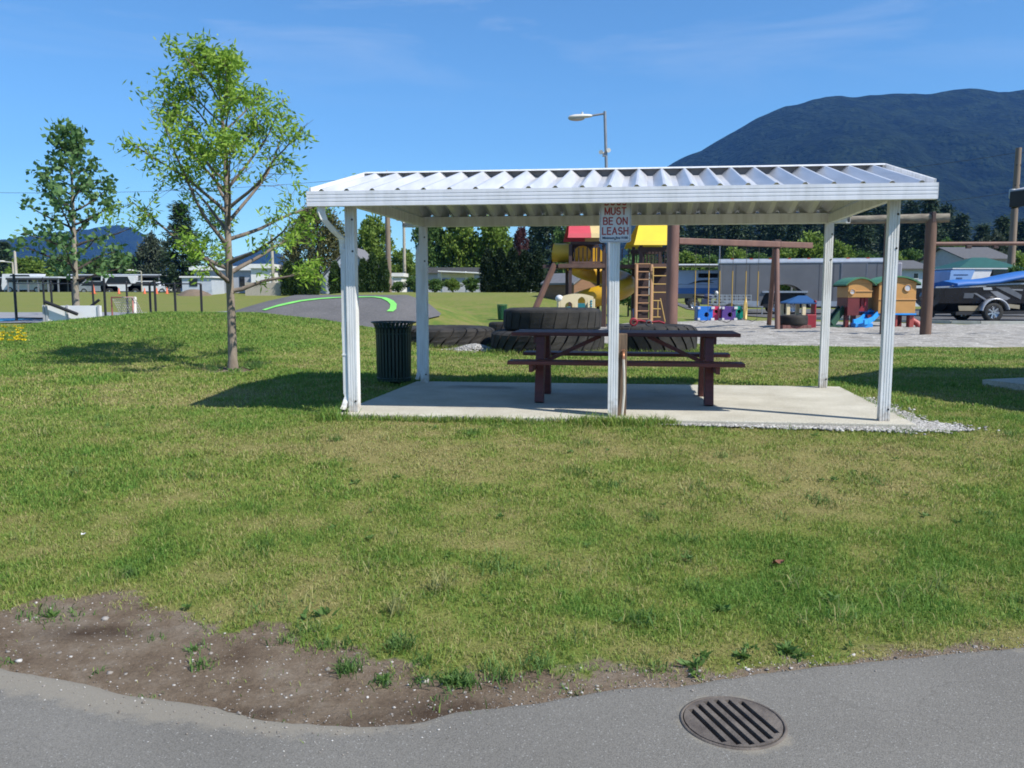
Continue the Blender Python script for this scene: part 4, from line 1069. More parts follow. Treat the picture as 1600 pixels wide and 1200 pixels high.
# ------------------------------------------------------------------ crawl-through cubes
Yc = 34.6; g_ = gz1(9, Yc)
CT = thing('crawl_cubes', 'row of blue, red, purple and green play cubes with round holes', 'play cubes', (X(1131, Yc), Yc, g_))
cols = [((.02, .17, .62), 1091, 1115), ((.55, .03, .10), 1115, 1129), ((.10, .05, .24), 1129, 1151), ((.0, .25, .17), 1151, 1165)]
M_cw = mat('connector_white', (.65, .65, .66), None, 4, .5)
ch_ = P(0, 479, Yc).z
def holed_panel(b, xa, xb, za, zb, y, hc, hr, th=.06):
    n = 24; cx, cz = hc
    inn = [(cx + hr * math.cos(2 * math.pi * k / n), cz + hr * math.sin(2 * math.pi * k / n)) for k in range(n)]
    out = []
    for k in range(n):
        a = 2 * math.pi * k / n; dx, dz = math.cos(a), math.sin(a)
        t = min(((xb if dx > 0 else xa) - cx) / dx if abs(dx) > 1e-6 else 1e9, ((zb if dz > 0 else za) - cz) / dz if abs(dz) > 1e-6 else 1e9)
        out.append((cx + dx * t, cz + dz * t))
    vs = [(x, y, z) for x, z in inn] + [(x, y, z) for x, z in out] + [(x, y + th, z) for x, z in inn]
    f = []
    for k in range(n):
        j = (k + 1) % n; f += [(k, j, n + j, n + k), (k, 2 * n + k, 2 * n + j, j)]
    b.add(vs, f)
    for ca, cb in ((xa, za), (xb, za), (xb, zb), (xa, zb)):
        pass
for i, (c, a, d_) in enumerate(cols):
    m = mat('cube_plastic_%d' % i, c, tuple(q_ * .85 for q_ in c), 2, .38)
    xa_, xb_ = X(a, Yc) + .012, X(d_, Yc) - .012; y0 = Yc + (.16 if i % 2 else 0)
    b = MB()
    w = xb_ - xa_; hh = ch_ - g_
    holed_panel(b, xa_, xb_, g_ + .03, ch_, y0, ((xa_ + xb_) / 2 + (.05 if i in (0, 2) else -.02), g_ + hh * (.45 if i in (0, 2) else .66)), .10 if i in (0, 2) else .075)
    holed_panel(b, xa_, xb_, g_ + .03, ch_, y0 + .6, ((xa_ + xb_) / 2, g_ + hh * .5), .12)
    b.lohi((xa_, y0 + .02, ch_ - .04), (xb_, y0 + .6, ch_)); b.lohi((xa_, y0 + .02, g_ + .03), (xb_, y0 + .6, g_ + .07))
    for xx in (xa_, xb_): b.box((xx, y0 + .32, (g_ + ch_) / 2), (.03, .56, hh * .9))
    b.build('cube', m, CT, world=True)
    b = MB()
    for xx in (xa_ + .03, xb_ - .03):
        for zz_ in (g_ + .08, ch_ - .06): b.box((xx, y0 - .03, zz_), (.10, .06, .10))
    b.build('connector', M_cw, CT, world=True, bevel=.01)
b = MB(); ring = []
cx = X(1168.5, Yc); 
for k in range(25):
    t = 2 * math.pi * k / 24; ring.append((cx + .12 * math.cos(t), Yc + .30 + .30 * math.cos(t), g_ + .42 + .40 * math.sin(t)))
b.tube(ring, .055, 8, False); b.tube([(cx, Yc + .3, g_ + .80), (cx, Yc + .3, g_ + 1.0)], [.055, .03], 8)
b.build('end_ring', mat('ring_yellow', (.66, .46, .16), (.6, .41, .14), 3, .45), CT, world=True)

# toy water table with a blue roof beside a small tyre
Yw = 28.5; gw = gz1(9.5, Yw)
xt0, xt1 = X(1234, Yw), X(1279, Yw)
WT = thing('toy_stall', 'small toy stall with a blue roof and cream pillars, red box beside', 'toy stall', ((xt0 + xt1) / 2, Yw + .5, gw))
zt_ = P(0, 473, Yw).z
b = MB(); cxm, cym = X(1256, Yw + .5), Yw + .6
b.add([(xt0 - .02, Yw + .15, zt_), (xt1 + .02, Yw + .15, zt_), (xt1 + .02, Yw + 1.0, zt_), (xt0 - .02, Yw + 1.0, zt_), (cxm - .15, cym, zt_ + .24), (cxm + .15, cym, zt_ + .24),
       (xt0 - .02, Yw + .15, zt_ - .04), (xt1 + .02, Yw + .15, zt_ - .04), (xt1 + .02, Yw + 1.0, zt_ - .04), (xt0 - .02, Yw + 1.0, zt_ - .04)],
      [(0, 1, 5, 4), (1, 2, 5), (2, 3, 4, 5), (3, 0, 4), (0, 6, 7, 1), (1, 7, 8, 2), (2, 8, 9, 3), (3, 9, 6, 0), (9, 8, 7, 6)])
b.build('roof', mat('toy_roof_blue', (.02, .075, .20), (.018, .065, .17), 3, .45), WT, world=True)
for pp in (1236, 1261):
    for yy in (Yw + .25, Yw + .9):
        b = MB(); b.box((X(pp, Yw), yy, (gw + zt_) / 2 - .02), (.12, .10, zt_ - gw - .04)); b.build('pillar', M_cr, WT, world=True, bevel=.01)
b = MB(); b.box((X(1250, Yw), Yw + .6, gw + .22), (.75, .7, .4)); b.build('tabletop', M_pd, WT, world=True)
b = MB(); b.box((X(1271, Yw), Yw + .3, gw + .26), (.32, .5, .52)); b.box((X(1278, Yw), Yw + .35, gw + .6), (.06, .4, .8)); b.build('box', M_tr, WT, world=True, bevel=.02)
tt_ = thing('tyre_planter', 'car sized black tyre lying on red bricks before the blue toy stall', 'tyre', (X(1241, 27.8), 27.8, gw))
rr_ = (X(1263, 27.8) - X(1219, 27.8)) / 2
b = MB(); b.lathe([(rr_ * .55, .22), (rr_ * .8, .16), (rr_ * .97, .20), (rr_, .27), (rr_, .43), (rr_ * .97, .50), (rr_ * .8, .52), (rr_ * .55, .47), (rr_ * .5, .35), (rr_ * .55, .22)], (0, 0, 0), 36); b.build('tyre_wall', M_rub, tt_)
b = MB()
for k in range(7): b.box((-.40 + .135 * k, -.25, .1), (.125, .3, .2))
b.build('brick_base', mat('brick_red', (.22, .10, .085), (.17, .08, .07), 7, .85), tt_)

# toy playhouses with green roofs
M_gr = mat('toy_green', (.07, .21, .10), (.055, .17, .08), 3, .5); M_tn = mat('toy_tan', (.52, .27, .08), (.46, .235, .07), 3, .5)
M_rd = mat('toy_maroon', (.16, .025, .025), (.12, .02, .02), 3, .5); M_rb = mat('toy_brick', (.36, .07, .06), (.31, .06, .05), 3, .5)
M_lb = mat('toy_sky', (.03, .30, .75), (.03, .26, .68), 3, .4)
Yk = 29.0
def KX(p): return X(p, Yk)
def KZ(p): return P(0, p, Yk).z
gk = gz1(13, Yk)
def toy_house(label, x0, x1, ztop, zeave, zsplit, zfloor, low, win, extra):
    T = thing('toy_climber', label, 'toy house', ((x0 + x1) / 2, Yk + .5, gk))
    d0, d1 = Yk, Yk + 1.0
    b = MB(); b.lohi((x0 + .05, d0, zsplit), (x1 - .05, d1, zeave)); b.box(((x0 + x1) / 2, d0 - .012, (zsplit * .55 + zeave * .45)), (x1 - x0 - .06, .04, .03))
    b.prism([(x0 + .05, zeave), (x1 - .05, zeave), ((x0 + x1) / 2 + .2, zeave + (ztop - zeave) * .7), ((x0 + x1) / 2 - .2, zeave + (ztop - zeave) * .7)], (0, d0, 0), (1, 0, 0), (0, 0, 1), (0, d1 - d0, 0))
    b.build('wall', M_tn, T, world=True, bevel=.02)
    b = MB(); pr = [(x0 - .06, zeave - .06)]
    for k in range(11):
        u = k / 10; pr.append((x0 - .06 + (x1 - x0 + .12) * u, zeave - .02 + (ztop - zeave + .02) * math.sin(math.pi * u) ** .8))
    pr.append((x1 + .06, zeave - .06)); 
    inner = [(x, z - .05) for x, z in reversed(pr)]
    n = len(pr); vs = [(x, y, z) for y in (d0 - .1, d1 + .1) for x, z in pr + inner]; m = 2 * n
    f = [(i, (i + 1) % m, m + (i + 1) % m, m + i) for i in range(m)] + [(i, m - 1 - i, m - 2 - i, i + 1) for i in range(n - 1)] + [(m + i + 1, 2 * m - 2 - i, 2 * m - 1 - i, m + i) for i in range(n - 1)]
    b.add(vs, f); b.build('roof', M_gr, T, world=True)
    if win:
        wx, wz, wr = win
        b = MB(); b.lathe([(wr * .8, 0), (wr * .8, .03), (wr, .03), (wr, 0)], (wx, d0 - .01, wz), 22, True, Matrix.Rotation(R(90), 3, 'X')); fr = b.build('window_ring', M_tn, T, world=True)
        b = MB(); b.lathe([(.001, 0.01), (wr * .8, .01)], (wx, d0 - .015, wz), 22, True, Matrix.Rotation(R(90), 3, 'X')); b.build('pane', mat('pane_pale', (.5, .52, .55), (.4, .42, .46), 6, .25), fr, world=True)
    extra(T, d0, d1)
    return T
def ex1(T, d0, d1):
    b = MB(); b.lohi((KX(1326), d0 + .02, KZ(493)), (KX(1344), d1, KZ(465))); b.lohi((KX(1344), d0 + .35, KZ(493)), (KX(1364), d1, KZ(452))); b.build('lower_wall', M_rd, T, world=True)
    b = MB(); b.lohi((KX(1346), d0 + .25, KZ(487)), (KX(1362), d0 + .34, KZ(455))); b.box((KX(1351), d0 + .23, KZ(467)), (.05, .03, .5)); b.box((KX(1357), d0 + .23, KZ(467)), (.05, .03, .5)); b.build('door', M_tr, T, world=True, bevel=.01)
    for px_ in (1327, 1338, 1362):
        b = MB(); b.lohi((KX(px_) - .05, d0 + .1, gk), (KX(px_) + .07, d0 + .3, KZ(492))); b.build('leg', M_rd, T, world=True)
    b = MB(); s0, s1 = Vector((KX(1325), d0 + .5, KZ(484))), Vector((KX(1302), d0 + .2, gk + .12))
    for o_ in (-.2, .2): b.bar(s0 + Vector((0, o_, .06)), s1 + Vector((0, o_, .06)), .05, .2)
    b.bar(s0, s1, .4, .05); b.box(s1 - Vector((-.1, 0, .06)), (.45, .42, .12)); b.build('slide', mat('slide_green', (.03, .08, .05), (.025, .065, .04), 3, .5), T, world=True)
toy_house('smaller toy climber with green roof, red door and dark green slide', KX(1323), KX(1365), KZ(433), KZ(443), KZ(465), 0, 0, (KX(1331.5), KZ(456), .10), ex1)
def ex2(T, d0, d1):
    b = MB(); b.lohi((KX(1386), d0 - .03, KZ(492)), (KX(1433), d1, KZ(489.5))); b.lohi((KX(1342), d0 + .3, KZ(488)), (KX(1374), d1, KZ(485.5))); b.build('platform', M_lb, T, world=True)
    for px_, w_ in ((1391, 10), (1428, 6), (1404, 3)):
        b = MB(); b.lohi((KX(px_ - w_ / 1.6), d0 + .05, gk), (KX(px_ + w_ / 1.6), d0 + .3, KZ(492))); b.build('leg', M_rb, T, world=True, bevel=.02)
    b = MB(); b.lohi((KX(1404), d0 + .6, gk), (KX(1424), d0 + .7, KZ(492))); b.build('back_panel', M_rd, T, world=True)
    b = MB(); b.tube([(KX(1432), d0 + .3, KZ(500)), (KX(1441), d0 + .2, KZ(506)), (KX(1443), d0 + .1, gk)], .11, 10); b.build('handrail', M_rb, T, world=True)
    b = MB(); pts = [Vector((KX(1378), d0 + .35, KZ(489))), Vector((KX(1368), d0 + .2, KZ(494))), Vector((KX(1356), d0 - .02, KZ(502))), Vector((KX(1346), d0 - .2, KZ(505))), Vector((KX(1337), d0 - .35, KZ(506)))]
    for i in range(4):
        a, c = pts[i], pts[i + 1]; sd = (c - a).cross(Vector((0, 0, 1))).normalized()
        for sg in (-1, 1): b.bar(a + sd * .2 * sg + Vector((0, 0, .07)), c + sd * .2 * sg + Vector((0, 0, .07)), .06, .17)
        b.bar(a, c, .4, .05)
    b.box((KX(1346), d0 - .15, gk + .1), (.6, .42, .22)); b.build('slide', M_lb, T, world=True, bevel=.01)
toy_house('larger toy climber with green roof, round window and bright blue slide', KX(1371), KX(1434), KZ(431), KZ(441), KZ(490), 0, 0, (KX(1417.5), KZ(450), .125), ex2)

# small bin far behind
M_b2 = mat('bin_bright_green', (.02, .12, .05), (.015, .10, .04), 5, .5)
pb2 = at(784.5, 34.0)
bn = thing('small_bin', 'small bright green slatted bin far back beside the tyre stack', 'bin', pb2)
b = MB()
for k in range(18):
    t = 2 * math.pi * k / 18; b.bar((.16 * math.cos(t), .16 * math.sin(t), .03), (.20 * math.cos(t), .20 * math.sin(t), .62), .035, .012, up=(math.cos(t), math.sin(t), 0))
b.build('slats', M_b2, bn); b = MB(); b.tube([(.20 * math.cos(2 * math.pi * k / 24), .20 * math.sin(2 * math.pi * k / 24), .62) for k in range(25)], .015, 6, False); b.build('rim_ring', M_b2, bn)
b = MB(); b.lathe([(.001, .0), (.14, .0), (.17, .58), (.001, .4)], (0, 0, 0), 18); b.build('liner', M_seat, bn)
# ------------------------------------------------------------------ street lamp
M_pole = mat('lamp_pole', (.30, .31, .33), (.24, .25, .27), 8, .45, .5)
M_lampw = mat('lamp_white', (.62, .60, .55), (.55, .53, .48), 6, .45)
Yl = 25.0; xl = X(953, Yl); gl = gz1(xl, Yl)
SLm = thing('street_lamp', 'tall thin street lamp with one oval head rising behind shelter ridge', 'street lamp', (xl, Yl, gl))
zt = P(945, 174, Yl).z
b = MB(); b.tube([(X(953, Yl), Yl, gl - .1), (X(949, Yl), Yl, 3.0), P(945, 174, Yl)], [.06, .05, .042], 14); b.build('pole', M_pole, SLm, world=True)
b = MB(); a0, a1 = P(945, 177.5, Yl), P(922, 181, Yl); b.tube([a0, a1], .03, 8); b.build('arm', M_pole, SLm, world=True)
hc = P(906, 184, Yl); hl_ = (X(925, Yl) - X(888, Yl)) / 2
b = MB()
sec = [(-1, .03, 0), (-.85, .75, .0), (-.4, 1, 0), (.3, .92, 0), (.8, .7, .0), (1, .45, .0)]
vs = []; n = 14
for u_, k_, _ in sec:
    for j in range(n):
        t = 2 * math.pi * j / n; zz_ = math.sin(t) * (.085 if math.sin(t) > 0 else .045)
        vs.append((hc.x + u_ * hl_, hc.y + math.cos(t) * .15 * k_, hc.z + .02 + zz_ * k_ + u_ * .025))
b.add(vs, [(i * n + j, i * n + (j + 1) % n, (i + 1) * n + (j + 1) % n, (i + 1) * n + j) for i in range(5) for j in range(n)], True); b.add(vs[-n:], [tuple(range(n))])
b.tube([(hc.x + .07, hc.y, hc.z + .09), (hc.x + .07, hc.y, hc.z + .16)], .03, 8)
b.build('lamp_head', M_lampw, SLm, world=True)
b = MB(); b.sphere((hc.x - .1, hc.y, hc.z - .03), (.24, .12, .06)); b.build('lens', mat('lamp_lens', (.5, .45, .42), None, 5, .25), SLm, world=True)
for pp, py_ in ((940, 237.5), (949, 234.5)):
    v = P(pp, py_, Yl); b = MB(); b.tube([v + Vector((0, .05, 0)), v + Vector((-.03 if pp < 945 else .03, -.09, -.02))], [.045, .065], 10); b.bar(v, (P(945.5, py_, Yl).x, Yl, v.z - .03), .03, .03); b.build('floodlight', M_lampw, SLm, world=True)
b = MB(); b.box((P(944, 242, Yl).x, Yl, P(0, 242, Yl).z), (.09, .1, .09)); b.build('junction_box', M_pole, SLm, world=True)

# ------------------------------------------------------------------ cargo trailer
M_tgrey = mat('trailer_grey', (.18, .175, .178), (.15, .147, .152), .8, .38, .2)
M_tal = mat('trailer_trim', (.42, .45, .49), (.35, .38, .42), 4, .35, .4)
M_tyre = mat('vehicle_tyre', (.018, .018, .018), (.026, .026, .025), 9, .8)
M_rim = mat('alloy_rim', (.5, .5, .52), (.42, .42, .44), 9, .3, .8)
M_mred = mat('marker_red', (.5, .06, .03), None, 3, .3)
pL, pR = P(1123, 455, 47.0), P(1408, 455, 45.0)
dv = Vector((pR.x - pL.x, pR.y - pL.y, 0)); LT = dv.length
gt_ = gz1(16, 46)
TRL = thing('cargo_trailer', 'long grey enclosed cargo trailer with rounded silver roof edge behind playground', 'trailer', (pL.x, pL.y, gt_), math.atan2(dv.y, dv.x))
h0 = P(0, 478, 46).z - gt_; h1 = P(0, 412, 46.5).z - gt_; h2 = P(0, 403.5, 46).z - gt_
W_ = 2.5
def arch_box(b, x0, x1, z0, z1, y0, y1, arches):
    pts = [(x0, z0)]
    for cx, cz, r in arches:
        for k in range(13):
            t = math.pi - math.pi * k / 12; pts.append((cx + r * math.cos(t), max(z0, cz + r * math.sin(t))))
    pts += [(x1, z0), (x1, z1), (x0, z1)]
    b.prism(pts, (0, y0, 0), (1, 0, 0), (0, 0, 1), (0, y1 - y0, 0))
wx = P(1213, 455, 46.4); wxl = (Vector((wx.x, wx.y, 0)) - Vector((pL.x, pL.y, 0))).length
arch = [(wxl + .45, .42, 1.28)]
b = MB(); arch_box(b, .18, LT - .5, h0, h1, 0, W_, arch); b.build('body', M_tgrey, TRL, bevel=.03)
b = MB(); b.lohi((0, -.01, h0 + .05), (.18, W_ + .01, h1)); b.build('rear_frame', M_tgrey, TRL, bevel=.05)
b = MB(); b.lohi((LT - .5, .03, h0), (LT, W_ - .03, h1 + .02)); b.build('nose', mat('nose_grey', (.32, .31, .34), (.28, .27, .3), 2, .4), TRL, bevel=.06)
b = MB(); pr = []
for k in range(7):
    t = math.pi / 2 * k / 6; pr.append((.26 - .28 * math.cos(t), h1 + (h2 - h1) * math.sin(t)))
pr += [(W_ - x, z) for x, z in reversed(pr)]
b.prism(pr, (-.02, 0, 0), (0, 1, 0), (0, 0, 1), (LT - .2, 0, 0), True); b.build('roof_cap', M_tal, TRL)
b = MB()
for k in range(9): b.box((.7 + k * (LT - 1.4) / 8, .16, h2 - .0), (.16, .06, .05))
b.build('marker_light', M_mred, TRL)
b = MB(); b.lohi((.05, -.03, h0 - .02), (wxl - .9, 0.02, h0 + .26)); b.lohi((wxl + 1.8, -.03, h0 - .02), (LT - .55, .02, h0 + .26)); b.build('skirt_trim', M_tal, TRL)
xd0 = (P(1313, 455, 45.6) - Vector((pL.x, pL.y, CAMZ))).length; xd1 = (P(1353, 455, 45.5) - Vector((pL.x, pL.y, CAMZ))).length
zd1 = P(0, 409.5, 45.6).z - gt_; zd0 = h0 + .12
b = MB(); b.lohi((xd0 + .06, -.025, zd0 + .05), (xd1 - .06, .01, zd1 - .06)); b.box((xd0 + .2, -.05, (zd0 + zd1) / 2), (.12, .05, .16)); dr = b.build('door', M_tgrey, TRL)
b = MB()
for a_, c_ in (((xd0, zd0), (xd0 + .06, zd1)), ((xd1 - .06, zd0), (xd1, zd1)), ((xd0 + .06, zd1 - .06), (xd1 - .06, zd1))): b.lohi((a_[0], -.035, a_[1]), (c_[0], .01, c_[1]))
b.build('door_frame', mat('frame_silver', (.22, .22, .24), None, 4, .4, .4), dr)
b = MB()
for k in range(1, 12):
    xx = .18 + (LT - .7) * k / 12
    if not xd0 - .1 < xx < xd1 + .1 and abs(xx - wxl - .45) > 1.4: b.box((xx, -.002, (h0 + h1) / 2 + .15), (.03, .012, h1 - h0 - .3))
b.build('seam', mat('seam_grey', (.085, .083, .088), None, 4, .5), TRL)
b = MB(); b.lohi((wxl - .75, -.06, h0 + .62 + .1), (wxl + 1.65, .0, h0 + .72 + .1)); b.build('fender_trim', M_tal, TRL)
for k in (0, 1):
    for y in (.12, W_ - .12):
        b = MB(); c = (wxl + .9 * k, y, .38); b.wheel(c, .38, .24); w_ = b.build('wheel', M_tyre, TRL); b = MB(); b.rim(c, .38, .24); b.build('rim', M_rim, w_)
b = MB(); b.lohi((.6, .3, h0 - .12), (LT - .4, W_ - .3, h0 + .02)); b.lohi((wxl - .7, .35, h0 - .05), (wxl + 1.6, W_ - .35, h0 + .8)); b.build('chassis', M_seat, TRL)

# ------------------------------------------------------------------ motorhome under a carport, left of the trailer
Ym = 52.0; gm = gz1(11, Ym)
xm0, xm1 = X(1059, Ym), X(1059, Ym) + 5.6
MH = thing('motorhome', 'blue and white motorhome with dark windows parked behind swing, left of trailer', 'motorhome', (xm0, Ym, gm))
M_mw = mat('motor_pale', (.42, .50, .62), (.38, .46, .58), 1, .35); M_mb = mat('motor_blue', (.09, .21, .45), (.08, .18, .4), 2, .35); M_dkg = mat('dark_glass', (.01, .012, .015), None, 3, .12)
M_tanp = mat('motor_tan', (.30, .26, .18), (.26, .22, .15), 2, .4)
MZ = lambda py: P(0, py, Ym).z - gm
b = MB(); b.lohi((0, 0, MZ(445)), (5.6, 2.4, MZ(422))); b.build('upper_body', M_mw, MH, bevel=.06)
b = MB(); b.lohi((0, .01, MZ(459)), (5.6, 2.39, MZ(450))); b.build('side_stripe', M_mb, MH, bevel=.02)
b = MB(); b.lohi((0, 0, MZ(450)), (5.6, 2.4, MZ(445))); b.build('waist_band', M_mw, MH)
b = MB(); b.lohi((0, .02, MZ(466)), (5.6, 2.38, MZ(459))); b.build('lower_skirt', M_tanp, MH)
b = MB(); b.lohi((1.25, -.02, MZ(434)), (3.2, .03, MZ(427))); b.build('window', M_dkg, MH, bevel=.01)
b = MB(); b.prism([(.6, MZ(444)), (1.3, MZ(438)), (2.6, MZ(436.5)), (1.9, MZ(439)), (2.3, MZ(442)), (1.5, MZ(441))], (0, -.012, 0), (1, 0, 0), (0, 0, 1), (0, .02, 0)); b.build('wave_graphic', M_seat, MH)
for xx in (.9, 4.4):
    b = MB(); b.wheel((xx, .2, .4), .4, .26); w_ = b.build('wheel', M_tyre, MH); b = MB(); b.rim((xx, .2, .4), .4, .26); b.build('rim', M_rim, w_)
# its carport
CPm = thing('carport', 'flat white edged carport roof over the blue motorhome', 'carport', (xm0, Ym, gm))
b = MB(); b.lohi((-.8, -1.0, MZ(415)), (7, 3.5, MZ(413.2))); b.build('roof', mat('cp_white', (.7, .72, .75), (.64, .66, .69), 3, .5), CPm)
for xx in (-.6, 6.8):
    for yy in (-.8, 3.2): b = MB(); b.lohi((xx - .05, yy - .05, 0), (xx + .05, yy + .05, MZ(415))); b.build('post', M_pole, CPm)
# motorbike and flat trailer in the grass strip
Yb_ = 44.0; g_ = gz1(X(1100, Yb_), Yb_)
MT = thing('motorbike', 'dark motorbike with white headlamp parked on grass behind the play cubes', 'motorbike', (X(1104, Yb_), Yb_, g_))
for dx in (-.65, .65):
    b = MB(); b.wheel((dx, 0, .31), .31, .12); w_ = b.build('wheel', M_tyre, MT); b = MB(); b.rim((dx, 0, .31), .31, .12); b.build('rim', M_rim, w_)
b = MB(); b.sphere((.1, 0, .75), (.33, .14, .15)); b.box((0, 0, .48), (.5, .2, .3)); b.tube([(.65, 0, .31), (.45, 0, .95), (.38, 0, 1.05)], .035, 8); b.tube([(.38, -.33, 1.02), (.42, 0, 1.06), (.38, .33, 1.02)], .02, 6); b.bar((-.65, 0, .31), (0, 0, .45), .08, .06)
b.build('frame', mat('bike_blue', (.04, .05, .10), None, 4, .4), MT, bevel=.02)
b = MB(); b.sphere((-.38, 0, .78), (.36, .14, .09)); b.build('seat', M_seat, MT)
b = MB(); b.sphere((.52, 0, .93), (.10, .13, .12)); b.build('headlight', M_lampw, MT)
g_ = gz1(X(1140, 43), 43)
UT = thing('utility_trailer', 'low open utility trailer with silver mesh sides before the cargo trailer', 'trailer', (X(1140, 43), 43.0, g_))
b = MB(); b.box((0, 0, .50), (1.9, 1.2, .06)); b.box((0, 0, .42), (1.6, .8, .08)); b.build('bed', M_pole, UT)
for y in (-.6, .6):
    b = MB()
    for z in (.55, .7, .85, 1.0): b.box((0, y, z), (1.9, .025, .025))
    for k in range(9): b.box((-.95 + 1.9 * k / 8, y, .77), (.025, .025, .5))
    b.build('mesh_side', M_tal, UT)
for y in (-.68, .68):
    b = MB(); b.wheel((-.1, y, .30), .30, .16); w_ = b.build('wheel', M_tyre, UT); b = MB(); b.rim((-.1, y, .30), .30, .16); b.build('rim', M_rim, w_)
b = MB(); b.bar((.95, 0, .44), (1.75, 0, .40), .06, .06); b.box((1.7, 0, .2), (.05, .05, .4)); b.build('drawbar', M_pole, UT)

# ------------------------------------------------------------------ boat on a trailer, right edge
Yo = 35.0; gb = gz1(X(1550, Yo), Yo)
xb0 = X(1471, Yo)
M_hull = mat('hull_black', (.016, .017, .02), (.024, .025, .03), 2, .18, coat=.5)
M_hg = mat('hull_silver', (.42, .43, .46), (.36, .37, .4), 3, .3, .3)
M_cov = mat('cover_blue', (.02, .13, .42), (.016, .11, .36), 3, .6)
M_white2 = mat('boat_white', (.66, .66, .66), (.6, .6, .6), 3, .4)
BT = thing('wake_boat', 'black boat with silver slash graphics and blue cover at right edge', 'boat', (xb0, Yo, gb))
OZ = lambda py: P(0, py, Yo).z - gb
OX = lambda px: X(px, Yo) - xb0
Lb = 7.6; zk, zc2, zg = OZ(488), OZ(474), OZ(450)
stat = []
for k in range(17):
    u = k / 16; w = 1.18 * (1 - max(0, (u - .55) / .45) ** 2.2); sheer = .55 * u ** 1.6
    ke = zk + .5 * max(0, (u - .6) / .4) ** 2
    stat.append((u * Lb, w, ke, zc2 + .35 * max(0, (u - .5) / .5) ** 2, zg + sheer))
b = MB(); vs = []
for x, w, a, c, d in stat: vs += [(x, 1.2, a), (x, 1.2 - w * .82, c), (x, 1.2 - w, d), (x, 1.2 + w, d), (x, 1.2 + w * .82, c)]
f = []
for i in range(16):
    o = 5 * i
    for j in range(5): f.append((o + j, o + (j + 1) % 5, o + 5 + (j + 1) % 5, o + 5 + j))
b.add(vs, f, False); b.add(vs[:5], [(4, 3, 2, 1, 0)]); b.build('hull', M_hull, BT)
def side_y(x, z):
    u = min(max(x / Lb, 0), 1); i = min(int(u * 16), 15); t = u * 16 - i
    s0, s1 = stat[i], stat[i + 1]; w = s0[1] + (s1[1] - s0[1]) * t; c = s0[3] + (s1[3] - s0[3]) * t; d = s0[4] + (s1[4] - s0[4]) * t
    k = min(max((z - c) / (d - c), 0), 1); return 1.2 - w * (.82 + .18 * k) - .012
def decal(nm, m, pts):
    b = MB(); q_ = [(OX(a), OZ(c)) for a, c in pts]; n = len(q_)
    b.add([(x, side_y(x, z), z) for x, z in q_] + [(x, side_y(x, z) + .03, z) for x, z in q_], [tuple(range(n)), tuple(reversed(range(n, 2 * n)))] + [((i + 1) % n, i, n + i, n + (i + 1) % n) for i in range(n)]); b.build(nm, m, BT)
M_hm = mat('hull_grey', (.16, .17, .19), (.2, .21, .23), 5, .3)
decal('stripe_graphic', M_hg, [(1523, 458), (1528, 458), (1556, 473), (1551, 473)])
decal('stripe_graphic', M_hm, [(1556, 448.5), (1577, 449), (1600, 461), (1600, 468)])
decal('stripe_graphic', M_hg, [(1549, 455), (1560, 455), (1583, 466), (1578, 469), (1566, 467)])
decal('stripe_graphic', M_hm, [(1509, 458), (1524, 458), (1524, 466), (1509, 466)])
decal('stripe_graphic', M_white2, [(1536, 449), (1549, 449), (1552, 453), (1538, 453)])
decal('stripe_graphic', M_hg, [(1570, 451), (1600, 452), (1600, 454.5), (1574, 453)])
decal('stripe_graphic', M_tanp, [(1503, 478), (1538, 478), (1536, 486), (1505, 486)])
decal('stripe_graphic', M_tanp, [(1566, 473), (1600, 477), (1600, 483), (1570, 480)])
b = MB(); b.bar((0, .5, zg + .03), (Lb * .55, .06, zg + .22), .05, .06); b.bar((OX(1493), .3, OZ(446)), (OX(1526), .2, OZ(446)), .06, .05); b.build('gunwale_rail', M_hg, BT)
b = MB(); vs = []
for px_, zt_, zb_ in ((1496, 443, 449), (1512, 440.5, 447), (1540, 440.5, 444.5), (1562, 438, 442.5), (1585, 433, 438), (1612, 428, 433), (1650, 424, 431)):
    for y in (.0, 1.2, 2.4): vs.append((OX(px_), y, OZ(zt_) + (.12 if y == 1.2 else 0)))
    for y in (2.4, 0): vs.append((OX(px_), y, OZ(zb_)))
b.add(vs, [(i * 5 + j, i * 5 + (j + 1) % 5, i * 5 + 5 + (j + 1) % 5, i * 5 + 5 + j) for i in range(6) for j in range(5)], True); b.add(vs[:5], [(4, 3, 2, 1, 0)]); b.add(vs[-5:], [(0, 1, 2, 3, 4)])
b.build('cover', M_cov, BT)
b = MB(); b.lohi((OX(1580), .7, OZ(448)), (OX(1640), 1.9, OZ(438))); b.build('windscreen', M_dkg, BT, bevel=.04)
# outboard engine
b = MB(); b.prism([(OX(1467), OZ(473)), (OX(1462), OZ(464)), (OX(1466), OZ(456)), (OX(1480), OZ(452)), (OX(1490), OZ(458)), (OX(1489), OZ(470)), (OX(1479), OZ(476))], (0, .95, 0), (1, 0, 0), (0, 0, 1), (0, .5, 0)); b.build('outboard_motor', M_hull, BT, bevel=.06)
b = MB(); b.prism([(OX(1470), OZ(498)), (OX(1474), OZ(476)), (OX(1486), OZ(470)), (OX(1488), OZ(478)), (OX(1482), OZ(497))], (0, 1.08, 0), (1, 0, 0), (0, 0, 1), (0, .24, 0)); b.lathe([(.001, -.02), (.2, 0), (.2, .02), (.001, .03)], (OX(1463), 1.2, OZ(490)), 14, True, Matrix.Rotation(R(90), 3, 'Y')); b.build('motor_leg', M_seat, BT, bevel=.02)
